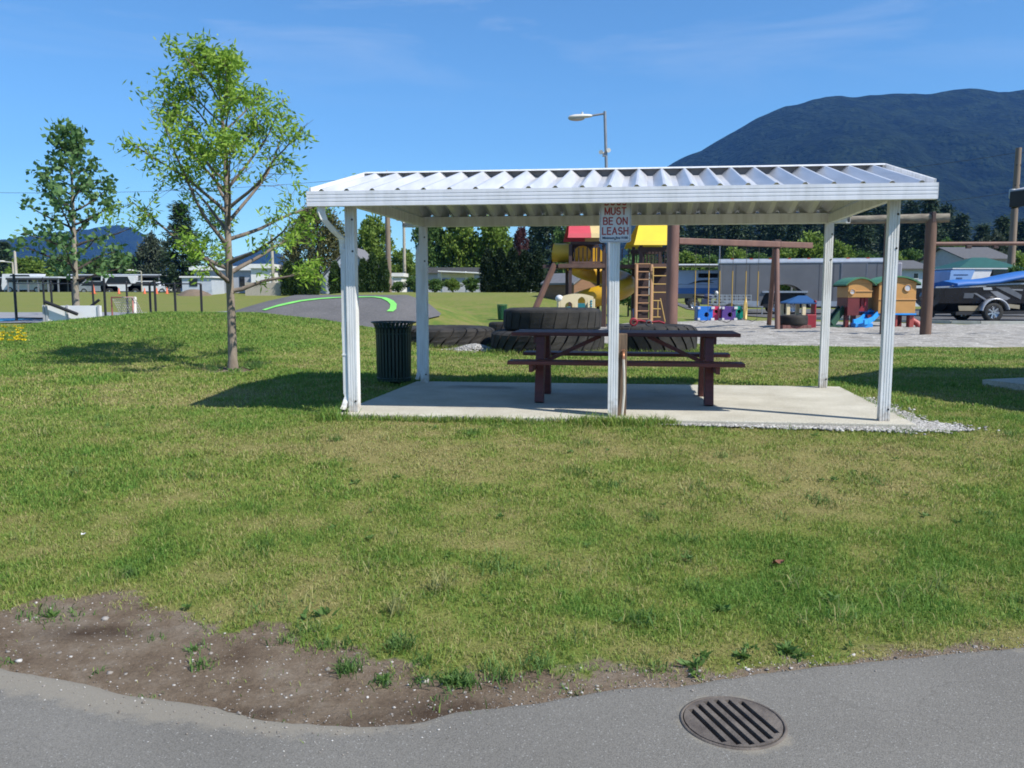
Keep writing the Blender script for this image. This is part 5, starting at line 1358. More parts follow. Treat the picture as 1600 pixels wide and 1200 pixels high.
# boat trailer
gbt = thing('boat_trailer', 'boat trailer with silver mudguard and alloy wheel under the black boat', 'trailer', (xb0, Yo, gb))
wxx = OX(1553); wr_ = .42
b = MB(); b.bar((OX(1500), .25, OZ(488) - .05), (8.4, .25, OZ(486)), .08, .14); b.bar((OX(1500), 2.15, OZ(488) - .05), (8.4, 2.15, OZ(486)), .08, .14)
for x in (.8, wxx, 5.5): b.bar((x, .25, OZ(489)), (x, 2.15, OZ(489)), .08, .08)
b.build('chassis', M_seat, gbt)
for y in (.02, 2.38):
    b = MB(); b.wheel((wxx, y, wr_), wr_, .26); w_ = b.build('wheel', M_tyre, gbt); b = MB(); b.rim((wxx, y, wr_), wr_ * 1.1, .262, spokes=7); b.build('rim', M_rim, w_)
    b = MB(); vs = []
    for k in range(15):
        t = R(172) - R(160) * k / 14
        for rr, yy in ((wr_ * 1.42, -.18), (wr_ * 1.42, .18), (wr_ * 1.28, .18), (wr_ * 1.28, -.18)): vs.append((wxx + .05 + rr * math.cos(t), y + yy, wr_ + rr * math.sin(t)))
    b.add(vs, [(i * 4 + j, i * 4 + (j + 1) % 4, i * 4 + 4 + (j + 1) % 4, i * 4 + 4 + j) for i in range(14) for j in range(4)], True); b.build('mudguard', M_hg, gbt)

# travel trailer behind the boat
Yv = 42.0; gv = gz1(X(1520, Yv), Yv); xv = X(1481, Yv)
CV = thing('travel_trailer', 'white and blue tinted travel trailer standing behind the black boat', 'travel trailer', (xv, Yv, gv))
VZ = lambda py: P(0, py, Yv).z - gv
VX = lambda px: X(px, Yv) - xv
M_vb = mat('caravan_blue', (.22, .36, .62), (.19, .32, .56), 2, .35)
b = MB(); b.prism([(0, VZ(455)), (VX(1484), VZ(423)), (VX(1490), VZ(420)), (VX(1522), VZ(420)), (VX(1515), VZ(440)), (VX(1508), VZ(455))], (0, 0, 0), (1, 0, 0), (0, 0, 1), (0, 2.3, 0)); b.build('rear_body', M_vb, CV, bevel=.05)
b = MB(); b.prism([(VX(1508), VZ(455)), (VX(1515), VZ(440)), (VX(1522), VZ(421)), (VX(1549), VZ(421)), (VX(1544), VZ(437)), (VX(1540), VZ(455))], (0, .03, 0), (1, 0, 0), (0, 0, 1), (0, 2.24, 0)); b.build('front_body', M_white2, CV, bevel=.05)
b = MB(); b.lohi((VX(1541), .05, VZ(458)), (VX(1640), 2.25, VZ(432))); b.build('cab', mat('cab_dark', (.05, .05, .055), None, 2, .3), CV, bevel=.05)
b = MB(); b.lohi((VX(1549), .0, VZ(431)), (VX(1571), 2.2, VZ(422))); b.build('window', M_dkg, CV, bevel=.03)
b = MB(); b.lohi((VX(1486), -.03, VZ(420.4)), (VX(1572), 2.35, VZ(418.8))); b.build('roof', M_white2, CV)
b = MB(); b.lohi((VX(1489), -.015, VZ(430)), (VX(1511), .02, VZ(428.6))); b.lohi((VX(1493), -.015, VZ(436)), (VX(1502), .02, VZ(433.6))); b.build('badge', mat('badge_navy', (.05, .09, .2), None, 4, .4), CV)
for xx in (VX(1500), VX(1620)):
    b = MB(); b.wheel((xx, .15, .36), .36, .22); w_ = b.build('wheel', M_tyre, CV); b = MB(); b.rim((xx, .15, .36), .36, .22); b.build('rim', M_rim, w_)
b = MB(); b.lohi((.1, .2, .3), (VX(1640), 2.1, VZ(455) + .02)); b.build('chassis', M_seat, CV)
# green gazebo
Yg = 56.0; gg_ = gz1(X(1520, Yg), Yg)
GZ_ = thing('gazebo', 'dark green peaked canvas gazebo behind the travel trailer', 'gazebo', (X(1522, Yg), Yg, gg_))
b = MB(); xg0, xg1 = X(1472, Yg) - X(1522, Yg), X(1568, Yg) - X(1522, Yg); ze, zp = P(0, 419.5, Yg).z - gg_, P(0, 402.5, Yg).z - gg_
xk0, xk1 = X(1515, Yg) - X(1522, Yg), X(1536, Yg) - X(1522, Yg)
b.add([(xg0, -2, ze), (xg1, -2, ze), (xg1, 2, ze), (xg0, 2, ze), (xk0, -.1, zp), (xk1, -.1, zp)] + [(xg0, -2, ze - .15), (xg1, -2, ze - .15), (xg1, 2, ze - .15), (xg0, 2, ze - .15)],
      [(0, 1, 5, 4), (1, 2, 5), (2, 3, 4, 5), (3, 0, 4), (0, 6, 7, 1), (1, 7, 8, 2), (2, 8, 9, 3), (3, 9, 6, 0)])
b.build('canopy', mat('gazebo_green', (.012, .085, .072), (.01, .07, .06), 3, .6), GZ_)
for x in (xg0 + .1, xg1 - .1):
    for y in (-1.9, 1.9): b = MB(); b.tube([(x, y, 0), (x, y, ze)], .04, 8); b.build('leg', M_pole, GZ_)

# ------------------------------------------------------------------ houses
M_rdk = mat('roof_shingle', (.10, .10, .105), (.075, .075, .08), 5, .85); M_rgr = mat('roof_grey', (.17, .17, .18), (.14, .14, .15), 5, .85)
M_sid = mat('siding_blue', (.45, .49, .55), (.40, .44, .5), 3, .6); M_wht = mat('siding_white', (.72, .72, .71), (.66, .66, .65), 3, .6)
M_lgr = mat('siding_blue_grey', (.40, .42, .46), (.35, .37, .41), 3, .6); M_tim = mat('cedar_siding', (.24, .125, .06), (.18, .09, .045), 3, .75, 0, .2, 8, stretch=(.5, .5, 9)); M_tdk = mat('stained_dark', (.05, .045, .045), None, 4, .8)  # blue grey siding shared by several buildings and doors
def house(name, label, cat, pxl, pxr, Y, base, eave, ridge, wall, roof, depth=5.0, over=.2, gable_front=False, windows=(), door=None, group=None):
    xl_, xr_ = X(pxl, Y), X(pxr, Y); z = lambda p: P(0, p, Y).z
    zb = min(gz1(xl_, Y), gz1(xr_, Y), gz1((xl_ + xr_) / 2, Y + depth)) if base is None else z(base)
    xm = (xl_ + xr_) / 2
    H = thing(name, label, cat, (xm, Y, zb), 0, group)
    w, ze, zr = (xr_ - xl_), z(eave) - zb, z(ridge) - zb
    b = MB(); b.lohi((-w / 2, 0, -.4), (w / 2, depth, ze))
    if gable_front: b.prism([(-w / 2, ze), (w / 2, ze), (0, zr - .04)], (0, .0, 0), (1, 0, 0), (0, 0, 1), (0, depth, 0))
    else:
        for x in (-w / 2, w / 2 - .05): b.prism([(0, ze), (depth, ze), (depth / 2, zr - .04)], (x, 0, 0), (0, 1, 0), (0, 0, 1), (.05, 0, 0))
    b.build('wall', wall, H)
    b = MB()
    if gable_front:
        sl = (zr - ze) / (w / 2)
        for s_ in (-1, 1): b.prism([(s_ * (w / 2 + over), ze - over * sl), (0, zr), (0, zr + .1), (s_ * (w / 2 + over), ze - over * sl + .1)], (0, -over, .005), (1, 0, 0), (0, 0, 1), (0, depth + 2 * over, 0))
    else:
        sl = (zr - ze) / (depth / 2)
        for y0, s_ in ((0, 1), (depth, -1)): b.prism([(y0 - s_ * over, ze - over * sl), (depth / 2, zr), (depth / 2, zr + .1), (y0 - s_ * over, ze - over * sl + .1)], (-w / 2 - over, 0, .005), (0, 1, 0), (0, 0, 1), (w + 2 * over, 0, 0))
    b.build('roof', roof, H)
    for a, c, zt_, zb_ in windows:
        xa, xc = X(a, Y) - xm, X(c, Y) - xm
        b = MB(); b.lohi((xa, -.04, z(zb_) - zb), (xc, .02, z(zt_) - zb)); fr = b.build('window', M_wht, H)
        b = MB(); b.lohi((xa + .06, -.05, z(zb_) - zb + .06), (xc - .06, .0, z(zt_) - zb - .06)); b.build('pane', M_dkg, fr)
    if door:
        b = MB(); b.lohi((X(door[0], Y) - xm, -.04, .0), (X(door[1], Y) - xm, .02, z(door[2]) - zb)); b.build('door', M_lgr, H)
    return H
house('garden_shed', 'small brown timber shed with grey gabled roof behind the play tower', 'shed', 892, 937, 44, None, 443, 429, M_tim, M_rgr, 2.7, .12, True).rotation_euler = (0, 0, R(34))
M_aside = M_sid
# A-frame: steep gable facing us
H = house('a_frame_house', 'steep gabled pale blue house half hidden by cedars behind pump track', 'house', 497, 598, 70, None, 441, 386, M_sid, M_rgr, 7, .3, True, windows=[(540, 556, 414, 428)])
# white flat roofed building with a wing
Yw2 = 72.0
def flat(name, label, cat, pxl, pxr, Y, top, wall, fascia, depth=6, ov=.3, wins=(), base=None, ft=.35, door=None):
    xl_, xr_ = X(pxl, Y), X(pxr, Y); xm = (xl_ + xr_) / 2; zb = gz1(xm, Y) if base is None else base; z = lambda p: P(0, p, Y).z - zb
    H = thing(name, label, cat, (xm, Y, zb)); w = xr_ - xl_
    b = MB(); b.lohi((-w / 2, 0, -.6), (w / 2, depth, z(top) - ft)); b.build('wall', wall, H)
    b = MB(); b.lohi((-w / 2 - ov, -ov, z(top) - ft), (w / 2 + ov, depth + ov, z(top))); b.build('roof', fascia, H)
    for a, c, t_, bo_ in wins:
        b = MB(); b.lohi((X(a, Y) - xm, -.05, z(bo_)), (X(c, Y) - xm, .02, z(t_))); b.build('window', M_dkg, H)
    if door:
        b = MB(); b.lohi((X(door[0], Y) - xm, -.05, -.1), (X(door[1], Y) - xm, .02, z(door[2]))); b.build('door', M_wht, H)
    return H
flat('flat_house', 'low white flat roofed house with bright end wall behind young tree', 'house', 393, 424, 70, 412.5, M_wht, M_wht, 7, .25, [(386, 392, 440, 446)] if False else ())
flat('flat_house', 'low blue grey building with white roof edge right behind young tree trunk', 'house', 304, 394, 73, 416, M_lgr, M_wht, 7, .3, [(344, 349, 432, 446), (375, 383, 432, 447)])
flat('flat_house', 'grey building wing with white fascia and dark window before the round cedar', 'house', 424, 448, 74, 414.5, M_lgr, M_wht, 6, .2, [(425, 438, 438, 446)])
flat('garden_shed', 'small white shed with flat roof beside the dark conifer at field edge', 'shed', 285, 331, 68, 431.5, M_sid, M_wht, 3, .15, [(297, 309, 436, 447)], ft=.12)
pf = thing('picket_fence', 'low weathered board fence with gate before the white house', 'fence', (X(405, 66), 66, gz1(X(405, 66), 66)))
b = MB()
for k in range(34):
    px_ = 384 + k * 1.65; v = at(px_, 66); b.box((v.x, v.y, v.z + .45), (.075, .03, 1.1 + .12 * rnd.random()))
b.build('boards', mat('fence_pale', (.42, .38, .31), (.34, .31, .26), 9, .85), pf, world=True)
b = MB()
for zz_ in (.3, .75): b.bar(at(384, 66.05, zz_), at(439, 66.05, zz_), .05, .08)
b.build('rail', M_wood, pf, world=True)
# houses at the right
house('mobile_home', 'pale grey house with dark roof between trailer nose and log post', 'house', 1404, 1452, 72, None, 420, 406, M_sid, M_rdk, 8, .4, windows=[(1425, 1434, 426, 436)])
house('mobile_home', 'house with wide dark grey roof behind the green gazebo', 'house', 1506, 1574, 80, None, 404, 384, M_lgr, M_rdk, 9, .4)
flat('mobile_home', 'low dark trimmed mobile home with white awning behind rear left post', 'house', 664, 756, 74, 418, M_lgr, M_rdk, 6, .4, [(690, 700, 436, 446), (735, 745, 436, 446)], ft=.5)
AW = thing('patio_awning', 'long thin white sloping awning in front of the dark mobile home', 'awning', (X(718, 70), 70, gz1(X(718, 70), 70)))
b = MB(); p1, p2 = P(686, 424, 70), P(756, 427, 70); b.bar(p1, p2, 2.2, .09); b.build('roof', M_wht, AW, world=True)
b = MB(); b.bar(P(684, 430.5, 70.5), P(741, 431, 70.5), .1, .35); b.build('white_valance', M_wht, AW, world=True)
for a in (690, 728, 752): b = MB(); g0 = at(a, 70); b.tube([g0, (g0.x, 70, p1.z)], .05, 6); b.build('post', M_wht, AW, world=True)
flat('mobile_home', 'pale low building seen through the gap right of brown power pole', 'house', 614, 628, 84, 426.5, M_wht, M_wht, 4, .2)
# far white caravan roofs between hedge and play tower
for a, c, t_, lb in ((820, 846, 413.5, 'white caravan roof showing above hedge left of yellow tube'), (1000, 1016, 424, 'white caravan far behind the tan climbing ladder')):
    flat('caravan', lb, 'caravan', a, c, 66, t_, M_wht, M_white2, 3, .05)
# ------------------------------------------------------------------ long carports at the far left
M_cpd = mat('carport_dark', (.035, .037, .042), None, 4, .7)
def carport(label, pxl, pxr, Y, top, th):
    xl_, xr_ = X(pxl, Y), X(pxr, Y); xm = (xl_ + xr_) / 2; g = gz1(xm, Y); z = lambda p: P(0, p, Y).z - g
    T = thing('carport', label, 'carport', (xm, Y, g), 0, 'long carports beyond the field')
    w = xr_ - xl_
    b = MB(); b.lohi((-w / 2, 0, z(top + th)), (w / 2, 6, z(top))); b.build('roof', mat('cp_roof', (.5, .53, .58), (.45, .48, .53), 3, .5) if 'cp_roof' not in bpy.data.materials else bpy.data.materials['cp_roof'], T)
    b = MB(); b.lohi((-w / 2, 5.6, 0), (w / 2, 5.7, z(top + th))); b.build('back_wall', M_cpd, T)
    b = MB(); b.lohi((-w / 2, -.02, z(top + th + 3)), (w / 2, .08, z(top + th))); b.build('fascia', M_cpd, T)
    for k in range(6): b = MB(); x = -w / 2 + .1 + (w - .2) * k / 5; b.lohi((x - .06, .1, 0), (x + .06, .22, z(top + th))); b.build('post', M_pole, T)
carport('leftmost long carport beyond the field at left edge', -60, 8, 88, 433, 1.2)
carport('long carport with bright roof edge behind the leafy small tree', 10, 92, 86, 432, 2.2)
carport('long thin white roofed carport right of the leafy small tree', 104, 250, 90, 428.5, 1.6)
# parked cars under them
M_carw = mat('car_white', (.66, .67, .69), (.6, .61, .63), 2, .25, coat=.4); M_cars = mat('car_silver', (.33, .35, .37), (.28, .3, .32), 2, .25, .3, coat=.4); M_cark = mat('car_dark', (.03, .032, .037), None, 2, .25, coat=.4)
def car(label, px_, Y, paint, van=False):
    g = gz1(X(px_, Y), Y); T = thing('parked_car', label, 'car', (X(px_, Y), Y, g), 0, 'cars parked at the far left carports')
    hb, ht = (1.1, 2.0) if van else (.9, 1.45)
    pr = [(-2.2, .35), (2.2, .35), (2.25, .7), (2.1, .9 if not van else 1.2), (1.2, hb), (.75 if not van else 1.5, ht), (-1.3 if not van else -2.1, ht), (-2.0 if not van else -2.2, hb), (-2.25, .8)]
    b = MB(); b.prism(pr, (0, -.85, 0), (1, 0, 0), (0, 0, 1), (0, 1.7, 0)); b.build('body', paint, T, bevel=.08)
    b = MB(); b.prism([(-1.7, hb + .04), (1.05, hb + .04), (.7, ht - .1), (-1.25, ht - .1)], (0, -.87, 0), (1, 0, 0), (0, 0, 1), (0, 1.74, 0)); b.build('window', M_dkg, T)
    for x in (-1.4, 1.4):
        for y in (-.78, .78): b = MB(); b.wheel((x, y, .33), .33, .2); w_ = b.build('wheel', M_tyre, T); b = MB(); b.rim((x, y, .33), .33, .2); b.build('rim', M_rim, w_)
car('white van parked under carport beside the leafy small tree, left side', 44, 88, M_carw, True)
car('dark car parked in the carport shade at the left edge', 8, 89, M_cark)
car('silver car parked behind the orange cones, right of small tree', 158, 90, M_cars)
car('long white van parked in the carport behind the hockey net', 196, 90, M_carw, True)
car('white car parked beside the white shed, under the carport', 238, 90, M_carw)
# ------------------------------------------------------------------ poles and wires
M_util = mat('pole_wood', (.22, .17, .125), (.17, .13, .095), 3, .85, 0, .2, 10, stretch=(4, 4, .3)); M_ugr = mat('pole_pale', (.40, .37, .30), (.34, .31, .25), 3, .8); M_ins = mat('insulator', (.4, .42, .42), None, 4, .3); M_wire = mat('wire_black', (.03, .03, .033), None, 4, .6)
def upole(label, px_, Y, top, r, m, arm=None, extra=None):
    v = at(px_, Y); zt_ = P(px_, top, Y).z
    T = thing('utility_pole', label, 'utility pole', v)
    b = MB(); b.tube([(v.x, v.y, v.z - .2), (v.x, v.y, zt_)], [r * 1.15, r * .8], 10); b.build('pole', m, T, world=True)
    if arm:
        b = MB(); b.box((v.x, v.y - .1, zt_ - .3), (arm, .1, .1)); b.build('crossarm', M_util, T, world=True)
        b = MB()
        for k in (-.45, .45): b.lathe([(.05, 0), (.07, .06), (.04, .16), (.001, .18)], (v.x + k * arm, v.y - .1, zt_ - .25), 8)
        b.build('insulator', M_ins, T, world=True)
    if extra: extra(T, v, zt_)
    return v, zt_
def capx(T, v, z):
    b = MB(); b.tube([(v.x, v.y, z - .05), (v.x, v.y, z + .3)], .05, 6); b.lathe([(.06, 0), (.08, .06), (.04, .18), (.001, .2)], (v.x + .25, v.y, z - .1), 8); b.bar((v.x, v.y, z - .1), (v.x + .25, v.y, z - .1), .05, .05); b.build('insulator', M_ins, T, world=True)
vA, zA = upole('tall brown power pole rising above the left end of shelter roof', 607.5, 66, 272, .21, M_util, None, capx)
vB, zB = upole('thinner grey pole right of the brown power pole', 632.5, 92, 340, .17, M_ugr, 1.6)
vC, zC = upole('pale grey pole standing before the round cedar and white house', 427, 67, 366, .13, M_ugr)
def trafo(T, v, z):
    b = MB(); b.lathe([(.001, 0), (.2, 0), (.22, .1), (.22, .55), (.2, .62), (.001, .65)], (v.x - .35, v.y - .2, z - 3.5), 14); b.build('junction_can', M_ins, T, world=True)
    b = MB()
    for q_ in (1.2, 2.6, 4.2): b.box((v.x, v.y - .12, z - q_), (.35, .12, .12))
    b.build('bracket', M_seat, T, world=True)
vD, zD = upole('tall wooden power pole at right edge before the mountain', 1577, 60, 231, .24, M_util, None, trafo)
vE, zE = upole('short pale post far left behind the leafy small tree', 27, 92, 392, .16, M_ugr)
def lamphead(T, v, z):
    b = MB(); b.bar((v.x, v.y, z), (v.x - .9, v.y, z + .1), .08, .08); b.sphere((v.x - 1.1, v.y, z + .1), (.38, .14, .1)); b.build('lamp_head', M_lampw, T, world=True)
upole('street lamp with pale head at far left edge', 22.5, 84, 410, .10, M_ugr, None, lamphead)
upole('thin lamp post over the far right end of the long carport', 222, 84, 424, .07, M_ugr, None, lamphead)
upole('thin grey mast behind the left end of the cargo trailer', 1123, 60, 384, .06, M_pole)
def wire(label, a, c, sag, r=.02):
    a, c = Vector(a), Vector(c); b = MB()
    b.tube([a.lerp(c, k / 24) - Vector((0, 0, sag * 4 * (k / 24) * (1 - k / 24))) for k in range(25)], r, 5)
    tag(b.build('power_cable', M_wire, origin=(a + c) / 2), label, 'cable', 'overhead cables')
wire('thin overhead cable running left from the brown power pole top', (vA.x, vA.y, zA - .1), P(-60, 300, 60), .5, .014)
wire('thin overhead cable running right from the brown power pole top', (vA.x, vA.y, zA - .1), P(1040, 268, 90), .5, .014)
wire('thin overhead cable between right edge power pole and far trees', (vD.x, vD.y, zD - .3), P(1180, 262, 90), .8, .016)
wire('upper overhead cable from right edge power pole towards the right', (vD.x, vD.y, zD - .3), P(1900, 205, 55), .5, .018)
wire('lower overhead cable crossing below the mountain at right', (vD.x, vD.y, zD - 3.0), P(1180, 318, 88), .8, .016)

# ------------------------------------------------------------------ fence round the court, rink board, hockey net, cones, mound of earth
M_fb = mat('fence_black', (.012, .012, .014), None, 5, .5)
cf = thing('court_fence', 'black chain link fence posts and rail around the sports court', 'fence', at(160, 31))
fp = [(23, 28.5, 430), (68, 38, 435), (80, 36, 440), (113, 37.5, 440), (145, 37, 440), (163, 30.5, 436), (198, 37, 441), (234, 32, 442), (242, 31, 440), (273, 31, 443), (314, 31, 445)]
for px_, Y, t_ in fp:
    v = at(px_, Y); b = MB(); zt_ = P(px_, t_, Y).z; b.tube([(v.x, v.y, v.z), (v.x, v.y, zt_)], .045, 8); b.sphere((v.x, v.y, zt_), .05, 8, 5); b.build('post', M_fb, cf, world=True)
b = MB()
fr_ = [(163, 30.5), (234, 32), (273, 31), (314, 31)]
for (a, ya), (c, yc) in zip(fr_[:-1], fr_[1:]): b.tube([P(a, 443.5, ya), P(c, 443.5, yc)], .022, 6)
bk = [(68, 38), (80, 36), (113, 37.5), (145, 37), (198, 37)]
for (a, ya), (c, yc) in zip(bk[:-1], bk[1:]): b.tube([P(a, 443, ya), P(c, 443, yc)], .02, 6)
b.tube([at(23, 28.5, .12), at(70, 28.3, .12)], .025, 6); b.tube([P(23, 443, 28.5), P(80, 443, 36)], .02, 6)
b.build('rail', M_fb, cf, world=True)
Yr = 26.4
rb = thing('rink_board', 'white rink board with black diagonal pipes behind the grassy mound', 'rink board', at(110, Yr))
gR = gz1(X(110, Yr), Yr)
b = MB(); b.lohi((X(66, Yr), Yr, gR - .05), (X(156, Yr), Yr + .05, P(0, 477.5, Yr).z)); b.build('board', mat('board_white', (.74, .74, .76), (.68, .68, .7), 2, .4), rb, world=True)
b = MB()
for px_ in (67, 72, 104, 153): b.lohi((X(px_, Yr) - .03, Yr - .04, gR - .05), (X(px_, Yr) + .03, Yr, P(0, 476.5, Yr).z))
b.build('stud', mat('stud_grey', (.45, .45, .47), None, 3, .5), rb, world=True)
b = MB(); b.tube([P(70, 471.5, Yr - .15), P(121, 491, Yr - .15)], .055, 8); b.tube([P(119, 483, Yr + .2), P(140, 480, Yr + .2), P(155, 468.5, Yr + .2)], .045, 8)
b.build('pipe', M_fb, rb, world=True)
Yn = 31.5; gN = gz1(X(190, Yn), Yn)
hn = thing('hockey_net', 'small hockey goal with white net and red frame behind the mound', 'hockey net', (X(191, Yn), Yn, gN))
xn0, xn1 = X(173.5, Yn), X(209, Yn); zN = P(0, 464.5, Yn).z
b = MB(); b.tube([(xn0, Yn, gN), (xn0, Yn, zN), (xn1 - .1, Yn + .1, zN), (xn1 - .1, Yn + .1, gN)], .035, 8); b.build('frame', mat('frame_red', (.35, .12, .10), None, 4, .5), hn, world=True)
b = MB(); 
for k in range(12):
    u = k / 11; b.tube([(xn0 + (xn1 - xn0) * u, Yn + .03, zN - .02), (xn0 + (xn1 - xn0) * u + .05, Yn + .7, gN + .02)], .012, 4)
    if k < 9: z = gN + (zN - gN) * k / 8; yy = Yn + .03 + .67 * (1 - k / 8); b.tube([(xn0, yy, z), (xn1 + .05, yy, z)], .012, 4)
b.tube([(xn1, Yn, gN), (xn1 - .1, Yn + .3, zN)], .06, 6); b.build('net', mat('net_white', (.6, .58, .53), None, 4, .8), hn, world=True)
M_cone = mat('cone_orange', (.62, .13, .05), (.55, .11, .04), 4, .5)
con = None
labs = ['orange traffic cone left of the small tree trunk, tallest of the row', 'orange cone by the dirt heap nearest the white shed', 'orange cone second left of the white shed', 'orange cone midway along the row behind hockey net', 'orange cone just right of the hockey net', 'orange cone just right of the small tree trunk']
for (px_, py_, s_), lb in zip([(146, 458, .9), (287, 455, .62), (261, 455, .62), (245, 455, .6), (226, 455, .58), (186, 455, .58)], labs):
    v = at(px_, 70); 
    if con is None:
        con = thing('traffic_cone', lb, 'traffic cone', v, 0, 'orange cones at the far edge of the field')
        b = MB(); b.lathe([(.001, 0), (.22, .03), (.17, .06), (.05, .85), (.001, .87)], (0, 0, 0), 14); b.build('cone', M_cone, con)
        b = MB(); b.box((0, 0, .02), (.45, .45, .04)); b.build('base', M_cone, con); o = con
    else:
        o = copy_tree(con); o.location = v; o['label'] = lb
    o.scale = (s_, s_, s_)
b = MB(); cdh = at(302, 66)
vs = []; n = 18
for i in range(6):
    for k in range(n):
        t = 2 * math.pi * k / n; rr = 1.5 * (1 - i / 5.5) * (1 + .15 * math.sin(3 * t)); vs.append((cdh.x + rr * math.cos(t), cdh.y + rr * math.sin(t) * .7, cdh.z - .1 + .6 * math.sin(math.pi / 2 * i / 5)))
b.add(vs, [(i * n + k, i * n + (k + 1) % n, (i + 1) * n + (k + 1) % n, (i + 1) * n + k) for i in range(5) for k in range(n)], True); b.add(vs[-n:], [tuple(range(n))])
tag(b.build('earth_heap', mat('bare_earth', (.17, .125, .09), (.13, .10, .07), 3, .95, 0, .5, 9)), 'heap of bare brown earth at far edge of the field', 'earth heap')
# ------------------------------------------------------------------ trees
M_bark = mat('bark_grey', (.19, .155, .125), (.12, .095, .075), 9, .9, 0, .5, 30, stretch=(1, 1, .35))
M_bark3 = mat('bark_smooth', (.27, .22, .17), (.17, .135, .10), 9, .9, 0, .5, 30, stretch=(1, 1, .35))
M_bark2 = mat('bark_pale', (.30, .26, .20), (.2, .17, .13), 8, .9, 0, .5, 25, stretch=(1, 1, .35))
M_bkd = mat('bark_dark', (.06, .045, .035), (.04, .03, .025), 6, .9)
M_ash = leaf_mat('leaf_ash', (.15, .28, .032), (.25, .40, .05), (.36, .49, .09), .42)
M_maple = leaf_mat('leaf_maple', (.075, .16, .05), (.12, .225, .075), (.19, .30, .12), .42)

def branchy(T, leader, outline, nprim, rng, r0, mats, h0, h1, up, leafkw, nsec=6, subs=2, start=.3):
    """trunk and limbs as one mesh, leaves as another; leader: list of points, outline(t) -> half width"""
    leader = [Vector(p) for p in leader]; n = len(leader)
    seglen = [0]
    for a, b_ in zip(leader[:-1], leader[1:]): seglen.append(seglen[-1] + (b_ - a).length)
    H = seglen[-1]
    def pt(t):
        s_ = t * H
        for i in range(n - 1):
            if s_ <= seglen[i + 1] + 1e-6:
                return leader[i].lerp(leader[i + 1], (s_ - seglen[i]) / (seglen[i + 1] - seglen[i]))
        return leader[-1]
    rad = lambda t: r0 * (1 - t) ** .85 + .008
    tr_m = MB(); ts = np.linspace(0, 1, 22)
    tr_m.tube([pt(t) for t in ts], [rad(t) * (1.35 if t == 0 else 1) for t in ts], 12)
    tr_m.build('trunk', mats[0], T, world=True)
    lm = MB(); anc = []; adir = []
    for k in range(nprim):
        t = h0 + (h1 - h0) * (k + rng.uniform(0, .8)) / nprim
        az = k * 2.399 + rng.uniform(-.4, .4)
        L_ = outline(t) * rng.uniform(.8, 1.15)
        out = Vector((math.cos(az), math.sin(az), 0))
        base = pt(t); e0 = up * rng.uniform(.75, 1.2) * float(np.interp(t, [h0, h0 + .12, 1], [.38, .78, 1.4]))
        pts = [base]; d = (out * math.cos(e0) + Vector((0, 0, math.sin(e0)))).normalized(); m = 7
        ln = L_ / max(.35, math.cos(e0)) * .92
        for i in range(m):
            d = (d + Vector((rng.normal(0, .10), rng.normal(0, .10), rng.normal(0.0, .08) + .02))).normalized()
            pts.append(pts[-1] + d * ln / m)
        rb_ = min(rad(t) * .62, .012 + .018 * ln)
        lm.tube(pts, [rb_ * (1 - .85 * i / m) + .003 for i in range(m + 1)], 6, False)
        for j in range(nsec):
            u = start + (1 - start) * (j + rng.uniform(.2, .9)) / nsec; i = min(int(u * m), m - 1)
            q0 = pts[i].lerp(pts[i + 1], u * m - i); dd = (pts[i + 1] - pts[i]).normalized()
            sdir = (dd * .75 + Vector((rng.normal(0, .6), rng.normal(0, .6), rng.normal(.12, .4)))).normalized(); sl = ln * .30 * rng.uniform(.5, 1.2) * (1.15 - .5 * u)
            q1 = q0 + sdir * sl * .5; q2 = q1 + (sdir + Vector((0, 0, .15))).normalized() * sl * .5
            lm.tube([q0, q1, q2], [.007, .005, .003], 4, False)
            for w in (q1, q2): anc.append(w); adir.append(sdir)
            for _ in range(subs):
                q3 = q1.lerp(q2, rng.uniform(0, 1)); q4 = q3 + (sdir * .5 + Vector((rng.normal(0, .7), rng.normal(0, .7), rng.normal(0, .5)))).normalized() * sl * .5
                lm.tube([q3, q4], [.004, .002], 3, False); anc.append(q4); adir.append((q4 - q3).normalized())
        anc.append(pts[-1]); adir.append(d)
    lm.build('limbs', mats[1], T, world=True)
    A_ = np.array([tuple(a) for a in anc]); D_ = np.array([tuple(a) for a in adir])
    k = leafkw['per']
    keep = rng.uniform(0, 1, len(A_)) < leafkw.get('keep', 1)
    A_, D_ = A_[keep], D_[keep]
    pos = np.repeat(A_, k, 0) + rng.normal(0, leafkw['scatter'], (len(A_) * k, 3)); dr = np.repeat(D_, k, 0) * .5 + np.array([0, 0, leafkw['droop']])
    v, q_ = leaf_quads(pos, dr, leafkw['l'], leafkw['w'], rng, .75)
    inv = WM[T.name].inverted(); v = v + np.array(inv.translation)
    link_mesh('crown', np_mesh('crown', v, q_), mats[2], T)

# young ash like tree on the lawn
tb = TREE
AT = thing('young_tree', 'young bright green tree with airy crown rooted in bare earth before the mound', 'tree', tb)
Yt = tb.y
lead = [Vector((tb.x, tb.y, tb.z - .08)), P(362, 500, Yt), P(358, 420, Yt), P(355, 330, Yt), P(352, 240, Yt), P(344, 150, Yt), P(337, 100, Yt), P(333, 76, Yt)]
def ow(t): return float(np.interp(t, [.25, .32, .4, .5, .6, .75, .88, 1], [1.4, 1.7, 1.8, 1.6, 1.12, .78, .45, .22]))
branchy(AT, lead, ow, 34, np.random.default_rng(5), .068, (M_bark3, M_bark, M_ash), .25, .94, .72, dict(per=17, scatter=.07, droop=-.2, l=.112, w=.035, keep=.58), nsec=7, subs=2, start=.38)
